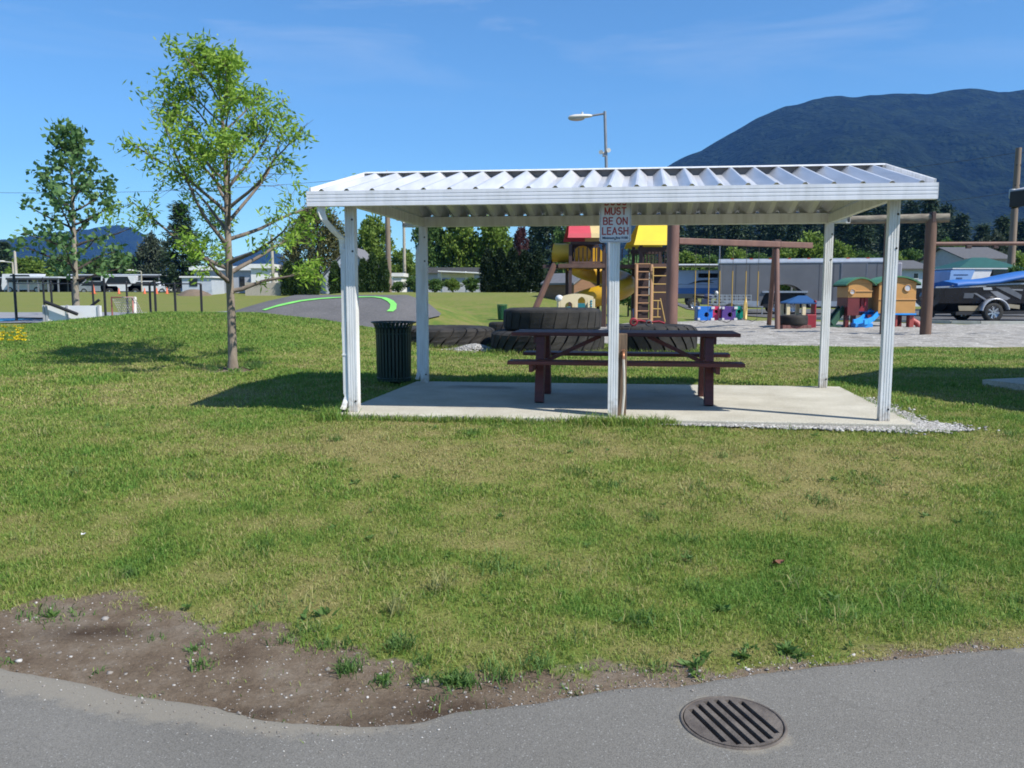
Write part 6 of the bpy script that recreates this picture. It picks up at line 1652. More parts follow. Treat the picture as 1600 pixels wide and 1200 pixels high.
# a lower, denser tuft of leaves on the left as in the photograph comes from the lowest limbs
ml = at(118, 27.5); zl = P(118, 482, 27.5).z
ml.z = gz1(ml.x, ml.y)
MT_ = thing('leafy_tree', 'dark leafy young tree standing behind white rink board, left of bright tree', 'tree', ml)
Ym_ = 27.5
lead = [Vector((ml.x, ml.y, ml.z - .1)), P(118, 440, Ym_), P(116, 380, Ym_), P(113, 300, Ym_), P(111, 240, Ym_), P(110, 203, Ym_)]
def ow2(t): return float(np.interp(t, [.2, .27, .36, .45, .6, .75, .9, 1], [1.65, 2.05, 1.95, 1.7, 1.4, 1.0, .5, .15]))
branchy(MT_, lead, ow2, 34, np.random.default_rng(9), .10, (M_bark2, M_bkd, M_maple), .22, .98, .5, dict(per=7, scatter=.13, droop=-.1, l=.20, w=.14, keep=.34), nsec=6, subs=2, start=.25)
# thin tree by the play tower
tn_ = at(982, 37)
TT = thing('thin_tree', 'thin young tree with narrow dark crown seen just right of white sign post', 'tree', tn_)
lead = [Vector((tn_.x, tn_.y, tn_.z - .1)), P(982, 470, 37), P(982, 440, 37), P(981, 415, 37)]
branchy(TT, lead, lambda t: float(np.interp(t, [.25, .5, .9, 1], [.32, .42, .3, .1])), 26, np.random.default_rng(3), .04, (M_bkd, M_bkd, M_maple), .28, .98, .7, dict(per=16, scatter=.11, droop=-.1, l=.15, w=.11), nsec=4, subs=1)

# ------------------------------------------------------------------ background crowns
def crown_pts(shape, nclus, per, rng, size):
    """unit crowns standing on z = 0, 1 high, half width 1 -> scaled"""
    w, h = size; P_ = []; D_ = []
    if shape == 'conifer':
        z = rng.uniform(0.04, 1, nclus) ** 1.15; a = rng.uniform(0, 2 * math.pi, nclus); prof_ = (1 - z) ** .8
        whorl = .75 + .25 * np.sin(z * 60 + rng.uniform(0, 1)); r = prof_ * whorl * rng.uniform(.25, 1, nclus) ** .5
        C = np.stack([r * np.cos(a) * w, r * np.sin(a) * w, z * h - r * .10 * h * .4], -1); sc_ = np.array([.07 * w + .1, .07 * w + .1, .012 * h + .05]); D0_ = np.stack([np.cos(a), np.sin(a), -.35 + 0 * a], -1)
    elif shape == 'column':
        z = rng.uniform(0, 1, nclus); a = rng.uniform(0, 2 * math.pi, nclus); prof_ = np.clip(np.minimum(1, (1 - z) * 2.6) ** .6, 0, 1) * (.88 + .12 * ss(0, .15, z))
        lob = .85 + .15 * np.sin(a * 3 + z * 9); r = prof_ * lob * rng.uniform(.7, 1, nclus)
        C = np.stack([r * np.cos(a) * w, r * np.sin(a) * w, z * h], -1); sc_ = np.array([.10 * w, .10 * w, .03 * h]); D0_ = np.stack([.4 * np.cos(a), .4 * np.sin(a), 1 + 0 * a], -1)
    elif shape == 'dome':
        z = rng.uniform(0, 1, nclus); a = rng.uniform(0, 2 * math.pi, nclus); prof_ = np.sqrt(np.clip(1 - (np.clip(z - .25, 0, 1) / .75) ** 2.2, 0, 1)) * (.85 + .15 * ss(0, .3, z))
        lob = .84 + .16 * np.sin(a * 4 + 3 * np.sin(z * 7)); r = prof_ * lob * rng.uniform(.72, 1, nclus)
        C = np.stack([r * np.cos(a) * w, r * np.sin(a) * w, z * h], -1); sc_ = np.array([.07 * w, .07 * w, .045 * h]); D0_ = np.stack([.7 * np.cos(a), .7 * np.sin(a), .7 + 0 * a], -1)
    else:                                           # broad: several overlapping lumps
        nb = 11; bc = []; 
        for k in range(nb):
            t = k / (nb - 1); a = k * 2.4; rr = .58 * math.sqrt(1 - (2 * t - 1) ** 2 * .8) * (1 if k % 3 else .4)
            bc.append((rr * math.cos(a), rr * math.sin(a), .24 + .62 * t, .36 - .14 * t))
        bc = np.array(bc); k = rng.integers(0, nb, nclus); u = norm(rng.normal(0, 1, (nclus, 3))) * rng.uniform(.55, 1.05, nclus)[:, None]
        C = bc[k, :3] * np.array([w, w, h]) + u * bc[k, 3:4] * np.array([w * 1.15, w * 1.15, h * .50]); sc_ = np.array([.065 * w, .065 * w, .030 * h]); D0_ = u * .8 + np.array([0, 0, .1])
    P_ = np.repeat(C, per, 0) + rng.normal(0, 1, (nclus * per, 3)) * sc_; D_ = np.repeat(D0_, per, 0)
    return P_, D_

L_bright = leaf_mat('leaf_bright', (.095, .165, .025), (.155, .235, .038), (.22, .30, .06), .4)
L_mid = leaf_mat('leaf_mid', (.05, .11, .025), (.085, .155, .038), (.125, .20, .05), .3)
L_dark = leaf_mat('needle_dark', (.018, .038, .018), (.030, .056, .026), (.048, .078, .036), .12)
L_cedar = leaf_mat('cedar_green', (.024, .052, .012), (.040, .078, .018), (.060, .098, .026), .12)
L_cdk = leaf_mat('cedar_dark', (.010, .022, .010), (.018, .034, .014), (.030, .052, .020), .1)
L_olive = leaf_mat('cypress_olive', (.062, .072, .022), (.10, .105, .035), (.15, .14, .055), .15)
L_red = leaf_mat('leaf_red', (.05, .018, .020), (.08, .028, .030), (.10, .04, .035), .25)
L_grey = leaf_mat('leaf_greygreen', (.045, .062, .040), (.060, .080, .050), (.08, .10, .062), .2)

PROTO = {}
def proto(kind, shape, material, nclus, per, size, ll, lw, trunk, seed):
    PROTO[kind] = (shape, material, nclus, per, size, ll, lw, trunk, seed, [])
for i, (kd, mt_) in enumerate([('bright', L_bright), ('mid', L_mid), ('red', L_red), ('grey', L_grey)]):
    for v in range(2): proto(kd + str(v), 'broad', mt_, 460, 12, (3.0, 6.5), .34, .26, 1.2, 20 + i * 3 + v)
for v in range(2):
    proto('conifer' + str(v), 'conifer', L_dark, 520, 12, (2.6, 12.0), .55, .16, 1.0, 40 + v)
    proto('cedar' + str(v), 'column', L_cedar, 420, 15, (.55, 2.4), .20, .07, .05, 50 + v)
    proto('darkcedar' + str(v), 'column', L_cdk, 420, 15, (.54, 3.0), .22, .08, .05, 60 + v)
proto('dome0', 'dome', L_olive, 900, 16, (3.0, 6.0), .30, .12, .2, 70)
proto('shrub0', 'broad', L_mid, 260, 12, (1.2, 1.5), .16, .11, .1, 75); proto('shrub1', 'broad', L_bright, 260, 12, (1.2, 1.5), .16, .11, .1, 76)
def make_tree(kind, name, label, cat, px_, Y, top, wpx, base=None, group=None, rot=None):
    shape, m, nc, per, size, ll, lw, trk, seed, made = PROTO[kind]
    v = at(px_, Y)
    if base is not None: v.z = P(px_, base, Y).z
    hh = P(px_, top, Y).z - v.z; ww = wpx / F * Y / 2
    if not made:
        rng = np.random.default_rng(seed)
        T = thing(name, label, cat, v, 0, group)
        pts, d = crown_pts(shape, nc, per, rng, size)
        pts[:, 2] += trk * .6
        vv, q_ = leaf_quads(pts, d, ll, lw, rng, .7)
        link_mesh('crown', np_mesh('crown', vv, q_), m, T)
        b = MB(); H_ = size[1] + trk * .6; r_ = .035 * size[0] + .05
        b.tube([(0, 0, -.4), (0.03, 0, H_ * .3), (0, .04, H_ * .85)], [r_ * 1.2, r_, r_ * .3], 8)
        if shape == 'broad':
            for k in range(9):
                a = k * 2.4; z0 = H_ * (.18 + .05 * k); b.tube([(0, 0, z0), (size[0] * .4 * math.cos(a), size[0] * .4 * math.sin(a), z0 + H_ * .16), (size[0] * .75 * math.cos(a), size[0] * .75 * math.sin(a), z0 + H_ * .25)], [r_ * .5, r_ * .3, r_ * .1], 5, False)
        b.build('trunk', M_bkd, T)
        made.append((T, H_ * 1.0, size[0]))
    else:
        T = copy_tree(made[0][0]); T.location = v; T['label'] = label; T['category'] = cat
        if group: T['group'] = group
        elif 'group' in T: del T['group']
        T.name = name
    H_, W_0 = made[0][1], made[0][2]
    T.scale = (ww / W_0, ww / W_0 * rnd.uniform(.9, 1.05), hh / H_)
    T.rotation_euler = (0, 0, rot if rot is not None else rnd.uniform(0, 6.28))
    return T
GT = 'background trees behind the park'; GH = 'clipped cedars along the far edge'
# left of the shelter
make_tree('conifer0', 'conifer_tree', 'very dark conifer growing right behind the bright young tree crown', 'tree', 288, 76, 318, 84)
make_tree('grey0', 'broadleaf_tree', 'grey green tree left of the dark conifer, below the hill', 'tree', 242, 105, 366, 62)
make_tree('mid0', 'broadleaf_tree', 'dark round tree at the field edge behind the right of leafy small tree', 'tree', 196, 112, 392, 66)
make_tree('bright0', 'broadleaf_tree', 'yellow green wide bush like tree at far left behind carports', 'tree', 44, 118, 400, 92)
make_tree('conifer1', 'conifer_tree', 'small dark conifer at far left edge under the hill', 'tree', 12, 130, 378, 48)
make_tree('mid1', 'broadleaf_tree', 'green tree directly behind the leafy small tree trunk', 'tree', 100, 122, 396, 70)
make_tree('mid0', 'broadleaf_tree', 'low green tree between small tree and hockey net', 'tree', 152, 125, 400, 60)
make_tree('dome0', 'cypress_tree', 'big olive brown dome shaped cypress left of the shelter posts', 'tree', 498, 74, 331, 112)
for px_, t_, w_, lb in ((452, 412, 24, 'leftmost clipped cedar before the olive cypress'), (470, 411, 22, 'clipped cedar second from left under the olive cypress'), (488, 413, 22, 'clipped cedar just left of the gabled blue house')):
    make_tree('cedar' + str(px_ % 2), 'clipped_cedar', lb, 'cedar', px_, 66 if px_ < 500 else 73, t_, w_, group=GH)
for px_, t_, w_, lb in ((524, 412, 20, 'round topped cedar in front of gabled house wall'), (541, 404, 18, 'cedar just left of front left shelter posts'), (568, 407, 20, 'cedar just right of front left shelter post'), (583, 400, 20, 'tall pointed cedar before the grey house roof'), (600, 405, 18, 'cedar touching left side of the brown power pole')):
    make_tree('cedar' + str(px_ % 2), 'clipped_cedar', lb, 'cedar', px_, 64, t_, w_, group=GH)
make_tree('bright1', 'broadleaf_tree', 'bright green tree under the left end of the shelter roof', 'tree', 582, 84, 338, 76)
make_tree('bright0', 'broadleaf_tree', 'bright green tree low between the two power poles', 'tree', 628, 104, 388, 64)
for px_, t_, w_, k_, lb in ((676, 338, 74, 'mid1', 'darker green tree just right of rear left shelter post'), (722, 330, 84, 'bright0', 'bright yellow green tree above the mobile home'), (775, 334, 88, 'bright1', 'bright yellow green tree above the left hedge cedars'), (745, 372, 70, 'bright1', 'lower bright tree between the two tall yellow green trees')):
    make_tree(k_, 'broadleaf_tree', lb, 'tree', px_, 88, t_, w_)
make_tree('red0', 'broadleaf_tree', 'dark red leaved tree right of the yellow green trees', 'tree', 812, 84, 352, 34)
make_tree('conifer1', 'conifer_tree', 'tall blue green conifer left of the red canopy', 'tree', 862, 112, 290, 76)
make_tree('conifer0', 'conifer_tree', 'dark conifer right of the dark red tree', 'tree', 834, 118, 340, 52)
make_tree('mid0', 'broadleaf_tree', 'mid green tree directly behind the red canopy', 'tree', 888, 100, 345, 60)
make_tree('mid1', 'broadleaf_tree', 'green tree seen between the play tower decks', 'tree', 1005, 96, 385, 80)
for px_, t_, w_, lb in ((763, 394, 26, 'leftmost very dark cedar of the hedge block'), (782, 393, 25, 'second very dark cedar from left in hedge block'), (801, 393, 25, 'middle very dark cedar of the hedge block'), (820, 396, 24, 'very dark cedar fourth from left in hedge block'), (840, 396, 24, 'rightmost dark cedar of the block beside play tower ramp')):
    make_tree('darkcedar' + str(px_ % 2), 'clipped_cedar', lb, 'cedar', px_, 60, t_, w_, group=GH)
for px_, t_, w_, k_, lb in ((648, 432, 34, 'shrub0', 'green bush behind rear left shelter post'), (680, 436, 38, 'shrub0', 'green bush left of the white awning'), (708, 435, 30, 'shrub1', 'thin bright bush under the white awning'), (738, 434, 34, 'shrub0', 'green bush beside the dark hedge block'), (622, 440, 30, 'shrub0', 'low bush between the power poles')):
    make_tree(k_, 'garden_bush', lb, 'bush', px_, 64, t_, w_)
# right of the play tower: dark conifer wood with brighter trees before it
lst = [(1052, 330, 60), (1078, 350, 44), (1098, 325, 60), (1122, 338, 52), (1146, 330, 58), (1166, 352, 46), (1188, 335, 56), (1212, 322, 60), (1236, 338, 54), (1262, 330, 60), (1288, 340, 58), (1314, 325, 62), (1342, 318, 64), (1368, 322, 58), (1392, 310, 66), (1418, 316, 60), (1446, 308, 64), (1470, 322, 60), (1496, 336, 60), (1530, 352, 52), (1560, 340, 56), (1592, 346, 60), (1625, 330, 70)]
for i, (px_, t_, w_) in enumerate(lst):
    Y_ = 150 + 22 * ((i * 7) % 4)
    lb = 'dark conifer in the distant wood below the mountain'
    make_tree('conifer' + str(i % 2), 'conifer_tree', lb, 'tree', px_, Y_, t_, w_ * 1.15, base=462, group='conifers of the distant wood at right')
lst = [(1072, 392, 66, 'bright0', 'bright green tree just right of the thick swing post'), (1108, 398, 56, 'mid0', 'mid green tree above the blue motorhome'), (1150, 386, 60, 'bright1', 'bright tree above the left end of the cargo trailer'), (1185, 394, 56, 'mid1', 'green tree above the trailer left of the swing leg'), (1232, 378, 70, 'bright0', 'bright green tree right of the swing leg, above trailer'), (1272, 362, 76, 'bright1', 'largest bright green tree behind rear right shelter post'), (1306, 376, 60, 'bright0', 'bright green tree right of rear right shelter post'), (1350, 392, 62, 'mid0', 'green tree above the trailer door'), (1392, 394, 56, 'bright1', 'bright green bush like tree beside front right shelter post'), (1425, 388, 50, 'mid1', 'green tree above the trailer nose'), (1498, 384, 70, 'bright0', 'bright green tree left of the gazebo, behind brown post'), (1478, 372, 44, 'mid0', 'dark green tree right behind the brown post top'), (1590, 392, 64, 'bright1', 'bright yellow green tree at the right edge beside power pole'), (1552, 362, 50, 'grey0', 'grey green tree above the wide dark grey roof')]
for px_, t_, w_, k_, lb in lst: make_tree(k_, 'broadleaf_tree', lb, 'tree', px_, 98, t_, w_ * 1.1, base=470)
make_tree('shrub0', 'garden_bush', 'dark green bush with pale flowers behind blue boat cover', 'bush', 1588, 50, 416, 44)

# ------------------------------------------------------------------ grass blades, weeds, pebbles
def make_blades(name, N, x0f, y0, y1, hmin, hmax, w, seed, label):
    pass
rng = np.random.default_rng(21)
pieces = []
def inside_slab(x, y, m=.0):
    ly = (x - FLp.x) * V.x + (y - FLp.y) * V.y; lx = (x - FLp.x) * U.x + (y - FLp.y) * U.y - SHEAR * ly
    return (lx > -.17 - m) & (lx < SW + .22 + m) & (ly > -.20 - m) & (ly < SD + .16 + m)
TY_ = [(x1, 18.1, r1), (x3, 18.2, r3), (x4, 19.5, r4), (x5, 24.5, r5)]
def field(y0, y1, dens, h, w):
    xm = y1 * .66 + .8
    n = int(2 * xm * (y1 - y0) * dens)
    x = rng.uniform(-xm, xm, n); y = rng.uniform(y0, y1, n)
    d = dirt_mask(x, y); dr = dry_mask(x, y)
    clump = fbm(x * 5, y * 5, 77, 3)
    k = (np.abs(x) < y * .66 + .8) & (rng.uniform(0, 1, n) > d * .988) & ~inside_slab(x, y) & (rng.uniform(0, 1, n) < .45 + 1.1 * clump - .35 * dr)
    k &= ~((y > gn(x) - .1) & (y < gf_(x)) & (x > -2.5))
    k &= ~((y > tn(x)) & (y < tf(x)) & (x > -12) & (x < -2.6))
    for cx, cy, r in TY_: k &= np.hypot(x - cx, y - cy) > r
    ly_ = (x - FLp.x) * V.x + (y - FLp.y) * V.y; lx_ = (x - FLp.x) * U.x + (y - FLp.y) * U.y - SHEAR * ly_
    gv_ = ((lx_ > SW + .2) & (lx_ < SW + .40 + .35 * ss(.5, -.1, ly_)) & (ly_ > -.34) & (ly_ < SD * .75)) | ((lx_ > mx_ + .5) & (lx_ < SW + .6) & (ly_ > -.30) & (ly_ < -.1))
    k &= ~(gv_ & (rng.uniform(0, 1, n) < .85))
    x, y, dr, clump = x[k], y[k], dr[k], clump[k]
    lush = np.clip(1.15 - .6 * dr, .5, 1.1) * (.65 + .7 * clump)
    hh = h * lush * rng.uniform(.55, 1.5, len(x))
    pieces.append((x, y, gz(x, y), hh, w * rng.uniform(.7, 1.3, len(x)), np.clip(dr + rng.normal(0, .2, len(x)) + .5 * (rng.uniform(0, 1, len(x)) < .16), 0, 1)))
field(3.0, 6.0, 9500, .040, .0044)
field(6.0, 9.5, 5400, .043, .0064)
field(9.5, 15.0, 1500, .052, .012)
field(15.0, 26.0, 800, .046, .016)
# long grass left standing along the slab edge, the post, and the tyres
def fringe(pts, n, sp, h, dry_=.4):
    pts = np.array([(p.x, p.y) for p in pts]); i = rng.integers(0, len(pts), n)
    x = pts[i, 0] + rng.normal(0, sp, n); y = pts[i, 1] + rng.normal(0, sp, n)
    k = ~inside_slab(x, y)
    for cx, cy, r in TY_: k &= np.hypot(x - cx, y - cy) > r
    x, y = x[k], y[k]; n = len(x)
    pieces.append((x, y, gz(x, y), h * rng.uniform(.4, 1.5, n), .007 * rng.uniform(.7, 1.3, n), np.clip(rng.normal(dry_, .3, n), 0, 1)))
fringe([shw(t, -.24) for t in np.linspace(-.2, SW * .62, 60)], 3200, .05, .085)
fringe([shw(t, -.25) for t in np.linspace(mx_ - .35, mx_ + .5, 20)], 1500, .09, .12)
fringe([shw(-.12, y) for y in np.linspace(-.3, .2, 8)], 700, .09, .15, .2)
fringe([shw(-.2, y) for y in np.linspace(0, SD, 30)], 900, .05, .08)
fringe([shw(SW + .25, y) for y in np.linspace(.2, SD, 30)], 700, .05, .09)
for cx, cy, r in TY_[:3]:
    fringe([Vector((cx + (r + .05) * math.cos(a), cy + (r + .05) * math.sin(a), 0)) for a in np.linspace(math.pi * 1.05, math.pi * 1.95, 40)], 1300, .07, .12, .45)
fringe([Vector((BN.location.x + .3 * math.cos(a), BN.location.y + .3 * math.sin(a), 0)) for a in np.linspace(0, 6.28, 30)], 500, .05, .08, .3)
def blades_mesh(pieces):
    x, y, z, h, w, dr = [np.concatenate([p[i] for p in pieces]) for i in range(6)]
    n = len(x); a = rng.uniform(0, 2 * math.pi, n); lean = rng.uniform(.2, 1.25, n); la = rng.uniform(0, 2 * math.pi, n)
    s = np.stack([np.cos(a), np.sin(a), 0 * a], -1) * (w / 2)[:, None]; l = np.stack([np.cos(la), np.sin(la), 0 * a], -1) * (h * lean)[:, None]; u = np.zeros((n, 3)); u[:, 2] = h
    b0 = np.stack([x, y, z - .006], -1)
    V5 = np.stack([b0 - s, b0 + s, b0 + l * .35 + u * .6 + s * .8, b0 + l * .35 + u * .6 - s * .8, b0 + l + u * np.clip(1.05 - lean * .45, .4, 1)[:, None]], 1).reshape(-1, 3)
    k = np.arange(n) * 5
    return V5, np.stack([k, k + 1, k + 2, k + 3], -1), np.stack([k + 3, k + 2, k + 4], -1), np.repeat(dr, 5)
V5, q_, t_, dr_ = blades_mesh(pieces)
M_grass = leaf_mat('grass_blade', (.125, .25, .042), (.235, .305, .06), (.38, .34, .15), .35, attr='dry')
tag(link_mesh('grass', np_mesh('grass', V5, q_, t_, {'dry': dr_}), M_grass), 'short patchy lawn grass, green with straw coloured patches', kind='stuff')

# weeds: small rosettes and tussocks in the bare strip
pieces = []; rng = np.random.default_rng(33)
wv, wq = [], []; nW = 0
def tuft(p, n, h, sp, dry_):
    x = p.x + rng.normal(0, sp, n); y = p.y + rng.normal(0, sp, n)
    pieces.append((x, y, gz(x, y), h * rng.uniform(.4, 1.3, n), .006 * rng.uniform(.7, 1.4, n), np.clip(rng.normal(dry_, .2, n), 0, 1)))
def rosette(p, n, l):
    global wv, wq, nW
    pts = np.repeat(np.array([[p.x, p.y, p.z + .005]]), n, 0) + rng.normal(0, l * .25, (n, 3)) * np.array([1, 1, .1]); a = rng.uniform(0, 6.28, n)
    v, q = leaf_quads(pts, np.stack([np.cos(a), np.sin(a), rng.uniform(.2, 1.1, n)], -1), l, l * .34, rng, .15)
    wv.append(v); wq.append(q + nW); nW += len(v)
for px_, py_, n, h, sp, d in ((545, 1050, 110, .08, .035, .15), (318, 1041, 60, .06, .03, .2), (305, 1018, 30, .05, .03, .1), (505, 1012, 60, .05, .03, .3), (540, 1008, 50, .05, .03, .0), (440, 1008, 30, .05, .03, .3), (625, 1015, 120, .085, .04, .25), (660, 1040, 50, .06, .03, .1), (600, 1068, 60, .05, .03, .05), (720, 1070, 120, .07, .05, .1), (667, 1066, 50, .055, .03, .1), (780, 1060, 90, .08, .05, .35), (240, 1000, 20, .04, .03, .1), (5, 1040, 25, .04, .04, .1), (150, 1055, 10, .04, .02, .1), (475, 990, 60, .06, .04, .4), (60, 965, 60, .05, .06, .1), (100, 968, 50, .05, .06, .3), (840, 1045, 90, .08, .05, .3), (1000, 975, 60, .10, .05, .0), (620, 960, 40, .14, .03, .9), (690, 925, 40, .16, .04, .9), (1020, 1048, 60, .06, .05, .4), (690, 1102, 15, .04, .03, .1), (885, 1080, 20, .04, .04, .3), (235, 1100, 14, .03, .03, .2), (215, 1099, 10, .03, .02, .2)):
    tuft(hit(px_, py_), n, h, sp, d)
for px_, py_, n, l in ((1085, 1045, 26, .06), (1230, 1022, 60, .055), (1160, 1030, 30, .05), (705, 1068, 40, .05), (725, 1072, 40, .05), (600, 1066, 18, .045), (480, 970, 10, .06), (505, 965, 12, .07), (1090, 1056, 12, .05), (80, 966, 18, .05), (305, 1018, 12, .04), (660, 1068, 14, .04), (1250, 1030, 30, .045), (1100, 1030, 14, .05), (1130, 958, 20, .06), (1300, 940, 20, .06)):
    rosette(hit(px_, py_), n, l)
# white clover and weeds at the foot of the young tree
for k in range(16): a = rng.uniform(0, 6.28); rosette(Vector((TREE.x + .35 * math.cos(a) * rng.uniform(.5, 1.5), TREE.y + .3 * math.sin(a), gz1(TREE.x, TREE.y))), 10, .08)
for k in range(8): a = rng.uniform(0, 6.28); tuft(Vector((TREE.x + .4 * math.cos(a), TREE.y + .3 * math.sin(a), 0)), 30, .16, .06, .1)
for k in range(150):
    y_ = 3.9 + 5.2 * rng.uniform(0, 1) ** 1.4; x_ = rng.uniform(-.66, .66) * y_; v_ = Vector((x_, y_, gz1(x_, y_)))
    if y_ < float(gedge(x_)) + .05 or bool(inside_slab(np.array([x_]), np.array([y_]), .1)[0]): continue
    kk = rng.integers(0, 3)
    if kk == 0: rosette(v_ + Vector((0, 0, .012)), int(rng.integers(8, 22)), rng.uniform(.025, .045))
    elif kk == 1: tuft(v_, int(rng.integers(25, 70)), rng.uniform(.05, .085), rng.uniform(.03, .08), rng.uniform(.1, .5))
    else: tuft(v_, int(rng.integers(6, 22)), rng.uniform(.07, .12), rng.uniform(.02, .06), rng.uniform(.7, 1))
V5, q_, t_, dr_ = blades_mesh(pieces)
M_weed = leaf_mat('weed_leaf', (.085, .17, .042), (.15, .24, .06), (.34, .32, .13), .35, attr='dry')
wv = np.concatenate(wv); wq = np.concatenate(wq) + len(V5)
tag(link_mesh('weeds', np_mesh('weeds', np.concatenate([V5, wv]), np.concatenate([q_, wq]), t_, {'dry': np.concatenate([dr_, rng.uniform(0, .45, len(wv))])}), M_weed), 'scattered weeds and grass tussocks in the bare strip', kind='stuff')

# pebbles
ico = np.array([(0, 0, 1), (.894, 0, .447), (.276, .851, .447), (-.724, .526, .447), (-.724, -.526, .447), (.276, -.851, .447), (.724, .526, -.447), (-.276, .851, -.447), (-.894, 0, -.447), (-.276, -.851, -.447), (.724, -.526, -.447), (0, 0, -1)])
icf = np.array([(0, 1, 2), (0, 2, 3), (0, 3, 4), (0, 4, 5), (0, 5, 1), (1, 6, 2), (2, 7, 3), (3, 8, 4), (4, 9, 5), (5, 10, 1), (6, 7, 2), (7, 8, 3), (8, 9, 4), (9, 10, 5), (10, 6, 1), (11, 7, 6), (11, 8, 7), (11, 9, 8), (11, 10, 9), (11, 6, 10)])
def stones(name, x, y, r, material, label, z=None):
    n = len(x); z = gz(x, y) if z is None else z
    v = ico[None] * (r[:, None, None]) * rng.uniform(.6, 1.3, (n, 12, 1)) * np.stack([rng.uniform(.8, 1.5, n), rng.uniform(.8, 1.3, n), rng.uniform(.45, .8, n)], -1)[:, None, :]
    v = v + np.stack([x, y, z + r * .2], -1)[:, None, :]
    f = (icf[None] + 12 * np.arange(n)[:, None, None]).reshape(-1, 3)
    return tag(link_mesh(name, np_mesh(name, v.reshape(-1, 3), None, f), material), label, kind='stuff')
M_stone = leaf_mat('stone_mix', (.14, .12, .10), (.26, .235, .21), (.50, .48, .45), 0.0)
xx = rng.uniform(-4.2, 2.6, 9000); e_x = edge(xx); yy = e_x + rng.uniform(-.05, 1, 9000) * np.maximum(gedge(xx) - e_x + .12, .05)
k = rng.uniform(0, 1, 9000) < dirt_mask(xx, yy); xx, yy = xx[k][:3600], yy[k][:3600]
rr = .0021 * np.exp(rng.normal(0, .68, len(xx))); rr = np.clip(rr, .001, .020)
n_ = 1500; xs2 = rng.uniform(-4, 3.5, n_); ys2 = edge(xs2) + .05 - np.abs(rng.normal(0, .11, n_)) * (1.4 - .9 * ss(-.8, .4, xs2)); zs2 = np.where(ys2 < edge(xs2) + .01, PZ + .001, gz(xs2, ys2))
stones('path_grit', xs2, ys2, np.clip(.0022 * np.exp(rng.normal(0, .5, n_)), .001, .010), M_stone, 'fine grit and small stones spilt along the path edge', zs2)
stones('pebbles', xx, yy, rr, M_stone, 'small pale pebbles scattered over the bare earth strip')
# gravel bed round the right and front edge of the slab
M_gst = leaf_mat('gravel_mix', (.20, .19, .175), (.34, .33, .31), (.55, .54, .52), 0.0)
lx, ly = [], []
a = rng.uniform(0, 1, 5200); lx.append(SW + .22 + np.abs(rng.normal(0, .13, 5200))); ly.append(-.28 + (SD * .75 + .28) * a)
lx[0] = np.where(ly[0] < .15, lx[0] + rng.uniform(0, .45, 5200) * (rng.uniform(0, 1, 5200) < .5), lx[0])
a = rng.uniform(0, 1, 4200) ** .8; lx.append(mx_ + .3 + (SW + .3 - mx_ - .1) * a); ly.append(-.21 - np.abs(rng.normal(0, .055, 4200)) * (.5 + a))
lx.append(SW + .2 + rng.uniform(0, .42, 3000)); ly.append(-.22 + rng.uniform(-.12, .5, 3000) * rng.uniform(.2, 1, 3000))
lx = np.concatenate(lx); ly = np.concatenate(ly); gxw = FLp.x + U.x * lx + V.x * ly; gyw = FLp.y + U.y * lx + V.y * ly
stones('gravel_edging', gxw, gyw, rng.uniform(.008, .018, len(lx)), M_gst, 'pale grey gravel along the right and front edge of the slab', gz(gxw, gyw) + .018)
# white gravel heap beside the left tyre
wx_ = at(742, 18.3); n = 1500; r_ = np.abs(rng.normal(0, .26, n)); a = rng.uniform(0, 6.28, n)
sx, sy = wx_.x + r_ * np.cos(a) * 1.2, wx_.y + r_ * np.sin(a)
stones('gravel_heap', sx, sy, rng.uniform(.012, .03, n), M_gst, 'small heap of pale gravel spilling out between two giant tyres', gz(sx, sy) + .12 * np.exp(-(r_ / .3) ** 2))
# dandelions on the left of the mound
fv, fq, nf = [], [], 0
xs_, ys_2 = [], []
for k in range(46):
    p = hit(rng.uniform(-15, 42) , rng.uniform(516, 540)); m_ = 9
    a = np.arange(m_) * 2 * math.pi / m_; c = np.array([[p.x, p.y, p.z + .09]])
    v, q = leaf_quads(np.repeat(c, m_, 0), np.stack([np.cos(a), np.sin(a), 0 * a + .6], -1), .05, .03, rng, .1); fv.append(v); fq.append(q + nf); nf += len(v)
tag(link_mesh('dandelions', np_mesh('dandelions', np.concatenate(fv), np.concatenate(fq)), leaf_mat('petal_yellow', (.62, .46, .01), (.7, .52, .02), None, .2)), 'patch of yellow dandelion flowers on the left of the mound', kind='stuff')
# a dry leaf on the lawn, and a scrap of white paper
p = hit(1216, 888); b = MB(); vs = []
for k in range(7):
    u = k / 6; w = .045 * math.sin(math.pi * (u * .9 + .05)); vs += [(-.035 + .07 * u, -w * .6, .035 + .03 * (u - .5) ** 2 * 4), (-.035 + .07 * u, 0, .025 + .012 * u), (-.035 + .07 * u, w * .6, .037 + .012 * u)]
b.add([(p.x + x, p.y + y, p.z + z) for x, y, z in vs], [(3 * i + j, 3 * i + j + 1, 3 * i + j + 4, 3 * i + j + 3) for i in range(6) for j in range(2)], True)
tag(b.build('dead_leaf', mat('leaf_brown', (.24, .10, .06), (.17, .07, .04), 30, .6)), 'curled dead brown leaf lying on the lawn, right', 'leaf')
p = hit(130, 843); b = MB(); b.add([(p.x - .012, p.y, p.z + .03), (p.x + .012, p.y - .006, p.z + .035), (p.x + .014, p.y + .018, p.z + .04), (p.x - .009, p.y + .018, p.z + .033)], [(0, 1, 2, 3)]); b.add([(p.x - .012, p.y, p.z + .03), (p.x - .018, p.y + .012, p.z + .04), (p.x - .009, p.y + .018, p.z + .033)], [(0, 2, 1)])
tag(b.build('paper_scrap', mat('paper', (.7, .7, .7), None, 4, .7)), 'tiny white paper scrap on the lawn at left', 'litter')
